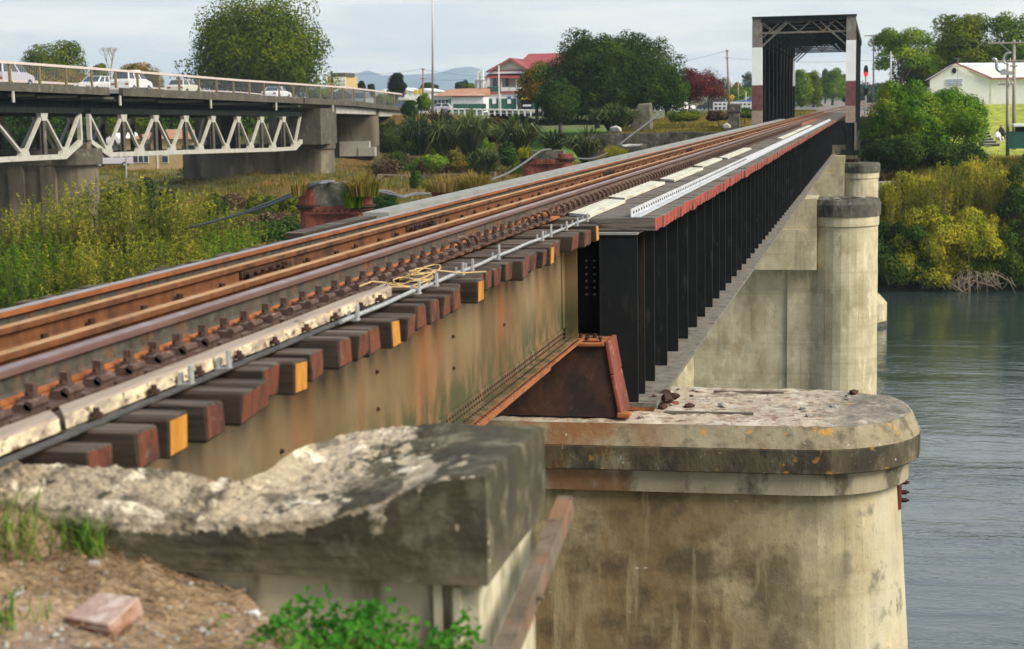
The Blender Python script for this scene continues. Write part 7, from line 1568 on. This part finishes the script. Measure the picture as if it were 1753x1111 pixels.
for i, (px, pb, pt, w, Y, m, lab) in enumerate(((470, 415, 372, 120, 108, 'lf_dark', 'dark tangled brushwood left of the nearest old pier'), (410, 425, 395, 60, 104, 'lf_bright', 'bright green bush on the bank left of the nearest old pier'), (480, 395, 360, 90, 112, 'lf_flax_brown', 'brown dead brushwood under the graffiti wall'), (560, 400, 372, 60, 110, 'lf_flax_brown', 'brown brush behind the nearest old pier'), (712, 335, 288, 28, 150, 'lf_dark', 'small dark green bush by the railing right of the nearest old pier'), (746, 290, 262, 44, 158, 'lf_bright', 'bright green bush below the flax'), (780, 292, 258, 40, 160, 'lf_autumn', 'orange-tinged bush next to the bright green bush'), (868, 285, 238, 34, 160, 'lf_dark', 'blue-green bush between the flax clumps'), (690, 262, 232, 90, 176, 'lf_dark', 'dark shrub in the shade beside the road bridge end'), (725, 190, 158, 30, 188, 'lf_bright', 'fresh green sapling at the end of the road bridge railing'), (700, 205, 168, 34, 186, 'lf_dark', 'dark shrub against the road bridge end'), (1170, 206, 190, 60, 160, 'lf_plane', 'low olive bush on the terrace above the abutment wall'), (1275, 200, 188, 60, 158, 'lf_dark', 'low dark hedge plant behind the stone pillar'), (1232, 205, 190, 50, 160, 'lf_flax_brown', 'low bronze bush left of the stone pillar'))):
    tree('bush', lab, 'shrub', px, pb, pt, w, Y, M[m], .22, 2600, 12, seed=110 + i, zb=at(px, pb, Y)[2] - .3, bottom=-1, tr=.05)
def ground_hit(px, py, lo=100.0, hi=260.0):
    Y = lo
    while Y < hi:
        p = at(px, py, Y)
        if p[2] <= gz(p[0], Y): return Y
        Y += .5
    return hi
rs = random.Random(55)
BK = ('left', 'second', 'third', 'fourth', 'fifth', 'sixth', 'seventh', 'eighth', 'ninth', 'right')
for i in range(20):
    up_ = i < 10; j = i % 10; px = (375 if up_ else 400) + j * (31 if up_ else 12) + rs.uniform(-8, 8); py = rs.uniform(352, 366) if up_ else rs.uniform(388, 404); Y = 138 if up_ else 120
    if up_ and 500 < px < 645: py = rs.uniform(340, 352)
    Y = ground_hit(px, py) - .5
    m = rs.choice(('lf_flax_brown', 'lf_dark', 'lf_flax_brown', 'lf_dark', 'lf_plane')); nm = dict(lf_flax_brown='brown', lf_dark='dark green', lf_plane='olive')[m]
    tree('bush', '%s brushwood bush %s, %s from left' % (nm, 'at the foot of the graffiti pier' if up_ else 'on the bank left of the nearest old pier', BK[j]), 'shrub', px, py + 8, py - rs.uniform(24, 38), rs.uniform(46, 66), Y, M[m], .22, 1800, 10, seed=400 + i, zb=at(px, py, Y)[2] - .6, tr=.05)
rs = random.Random(77); ORD = ('first', 'second', 'third', 'fourth', 'fifth', 'sixth', 'seventh', 'eighth', 'ninth', 'tenth', 'eleventh', 'twelfth', 'thirteenth')
HUE = dict(lf_dark='dark green', lf_plane='olive', lf_bright='bright green', lf_flax_brown='bronze', lf_autumn='orange-tinged')
for i in range(26):
    px = 655 + (i // 2) * 19.5 + rs.uniform(0, 12); py = rs.uniform(238, 262) if i % 2 == 0 else rs.uniform(272, 302); Y = ground_hit(px, py) - .5; w = rs.uniform(42, 70); h = rs.uniform(38, 60)
    m = rs.choice(('lf_dark', 'lf_dark', 'lf_plane', 'lf_bright', 'lf_flax_brown', 'lf_autumn'))
    tree('bush', '%s bush in the %s thicket row below the flax, %s from left' % (HUE[m], 'upper' if i % 2 == 0 else 'lower', ORD[i // 2]), 'shrub', px, py + 10, py - h + 10, w, Y, M[m], .22, 1500, 10, seed=300 + i, zb=at(px, py, Y)[2] - .3, tr=.05, group='thicket bushes below the flax')
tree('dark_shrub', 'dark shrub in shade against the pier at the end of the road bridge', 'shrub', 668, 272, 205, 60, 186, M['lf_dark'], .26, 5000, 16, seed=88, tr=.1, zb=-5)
tree('dark_shrub', 'dark shrub under the feathery tree, left of the garden steps', 'shrub', 1632, 292, 240, 120, 141, M['lf_dark'], .24, 8000, 24, br=1.0, seed=87, tr=.12, zb=-6)
# flax clumps: arching blades, each clump a plant
def flax(px, pb, pt, wpx, Y, n, label, mat='lf_flax', seed=0, name='flax_plant', wd=.085):
    g = random.Random(seed); o = at(px, pb, Y); top = at(px, pt, Y); H_ = top[2] - o[2]; R_ = wpx * Y / 2800 / 2 * 1.3; n = int(n * 1.05) if name == 'flax_plant' else n; b = MB()
    for i in range(n):
        a = g.random() * 6.283; s = math.sqrt(g.random()); l = H_ * (g.uniform(.7, 1.06) if name == 'flax_plant' else g.uniform(.3, 1.1)) * (1 - .25 * s); out = R_ * s * g.uniform(.6, 1.2); l *= 1 - .25 * s * g.random()
        k0 = .22 if name == 'flax_plant' else .65; bx, by = math.cos(a) * R_ * k0 * s, math.sin(a) * R_ * k0 * s; out *= 1 if name == 'flax_plant' else .45; l *= 1 if name == 'flax_plant' else (1 - .35 * s * s); dx, dy = math.cos(a), math.sin(a); w = wd * g.uniform(.7, 1.2)
        f = g.choice((0, 0, 0, 1)) if s > .6 else 0; fa = g.random() * 3.14; nx, ny = math.cos(fa) * w, math.sin(fa) * w
        Z = [0, l * .5, l * .85, l * (1.0 - .22 * s - .3 * f)]; U = [0, .28, .62, 1.0 + .15 * f]
        vs = []
        for z, u, k in zip(Z, U, (1, 1, .8, .08)): x, y = bx + dx * out * u, by + dy * out * u; vs += [(x - nx * k, y - ny * k, z - .25 * (z == 0)), (x + nx * k, y + ny * k, z - .25 * (z == 0))]
        b.add(vs, [(0, 1, 3, 2), (2, 3, 5, 4), (4, 5, 7, 6)])
    ob = b.build(name, M[mat]); ob.location = o; return tag(ob, label, 'flax' if name == 'flax_plant' else 'grass clump')
for i, (px, pb, pt, w, Y, n, m, lab) in enumerate(((715, 262, 178, 80, 176, 420, 'lf_flax', 'dark flax clump at the left end of the bank, beside the road bridge'), (762, 262, 186, 80, 172, 420, 'lf_flax', 'dark flax clump second from the left'), (805, 258, 176, 84, 172, 480, 'lf_flax', 'tall flax clump in front of the orange-roofed shop'), (752, 215, 180, 50, 182, 200, 'lf_flax_brown', 'bronze flax clump behind the flagpole foot'), (846, 240, 188, 50, 178, 240, 'lf_flax_brown', 'bronze flax clump between two dark ones'), (885, 262, 184, 86, 168, 480, 'lf_flax', 'tall dark flax clump left of the lawn'), (828, 294, 244, 58, 156, 320, 'lf_flax', 'low rounded flax clump above the pale grass'), (948, 258, 218, 56, 150, 300, 'lf_flax', 'flax clump directly above the third old pier'), (1008, 276, 208, 74, 148, 440, 'lf_flax', 'flax clump between the third and fourth old piers'), (1052, 220, 168, 74, 156, 440, 'lf_flax', 'flax clump at the top of the bank beside the wing wall'))):
    flax(px, pb, pt, w, Y, n, lab, m, i)
random.seed(8)
def pier_grass(px, pb, pt, w, X, n, label, seed, mat='lf_grass'):
    pr = PA if px < 660 else (PB_ if px < 860 else (PC if px < 1000 else PD)); flax(px, pb, pt, w, pr[1] - .35, n, label, mat, seed, 'grass_clump', .014)
pier_grass(622, 322, 288, 62, -17, 420, 'yellow-green grass growing on the right shoulder of the nearest old pier', 1); pier_grass(606, 342, 305, 40, -17, 260, 'green weeds hanging over the front of the nearest old pier', 2, 'lf_bright')
pier_grass(512, 322, 302, 34, -17, 160, 'small yellow grass tuft on the left end of the nearest old pier', 3); pier_grass(765, 318, 290, 84, -17, 520, 'pale dry grass covering the second old pier, left part', 4); pier_grass(812, 312, 286, 60, -17, 380, 'pale dry grass covering the second old pier, right part', 5)
pier_grass(900, 262, 246, 26, -17, 160, 'bright yellow grass tuft on the left of the third old pier', 6, 'lf_willow'); pier_grass(1056, 262, 244, 40, -17, 240, 'yellow grass tuft on the fourth old pier', 7, 'lf_willow')
# rough grass and weeds over the far bank
def ground_cover():
    g = np.random.default_rng(3); n = 17000; x = g.uniform(-100, 12, n); y = g.uniform(108, 220, n)
    keep = ~((x < -55) & (x > -72) & (y > 178)) & (y > shore(x) + 1.0) & ~((x > 0) & (y < shore(x) + 12)) & ~(LAWN(x, y)) & ~((np.abs(x + 4.18) < 3.6) & (y > 145)) & ~((x > -26) & (x < -5) & (y > 145) & (y < 149.5)) & ~((y > 148.5) & (y < 154.5) & (x < -66))
    x, y = x[keep], y[keep]; n = len(x); m = 6
    # extra density on the terrace above the abutment wall
    x2 = g.uniform(-26, -8, 4200); y2 = g.uniform(149, 172, 4200); x = np.concatenate([x, x2]); y = np.concatenate([y, y2]); x3 = g.uniform(1, 14, 2500); y3 = shore(x3) + g.uniform(14, 30, 2500); x = np.concatenate([x, x3]); y = np.concatenate([y, y3]); n = len(x)
    z = ground(x, y); h = np.repeat(g.uniform(.15, .5, n), m) * np.where(np.repeat(y, m) > 150, .7, 1.0)
    X = np.repeat(x, m) + g.normal(0, .22, n * m); Y = np.repeat(y, m) + g.normal(0, .22, n * m); Z = np.repeat(z, m)
    a = g.uniform(0, 6.28, n * m); ax = np.stack([np.cos(a) * .35, np.sin(a) * .35, np.full(n * m, 1.0)], -1)
    P = np.stack([X, Y, Z + h * .42], -1)
    o = leaf_mesh('bank_grass', P, g.normal(0, 1, P.shape), .62, .10, M['lf_grass'], None, (0, 0, 0), seed=5, axis=ax)
    tag(o, kind='stuff')
ground_cover()

# ------------------------------------------------------------------ light autumn haze over the whole valley
def haze():
    b = MB(); b.box(-7000, 7000, -300, 6600, -16, 160); m = bpy.data.materials.new('haze'); m.use_nodes = True; t = m.node_tree; t.nodes.clear()
    v = N(t, 'ShaderNodeVolumePrincipled'); v.inputs['Density'].default_value = .00013; v.inputs['Color'].default_value = (.72, .85, 1.0, 1); v.inputs['Anisotropy'].default_value = .2
    o = N(t, 'ShaderNodeOutputMaterial'); L(t, v.outputs[0], o.inputs['Volume']); tag(b.build('haze', m), kind='stuff')
haze()
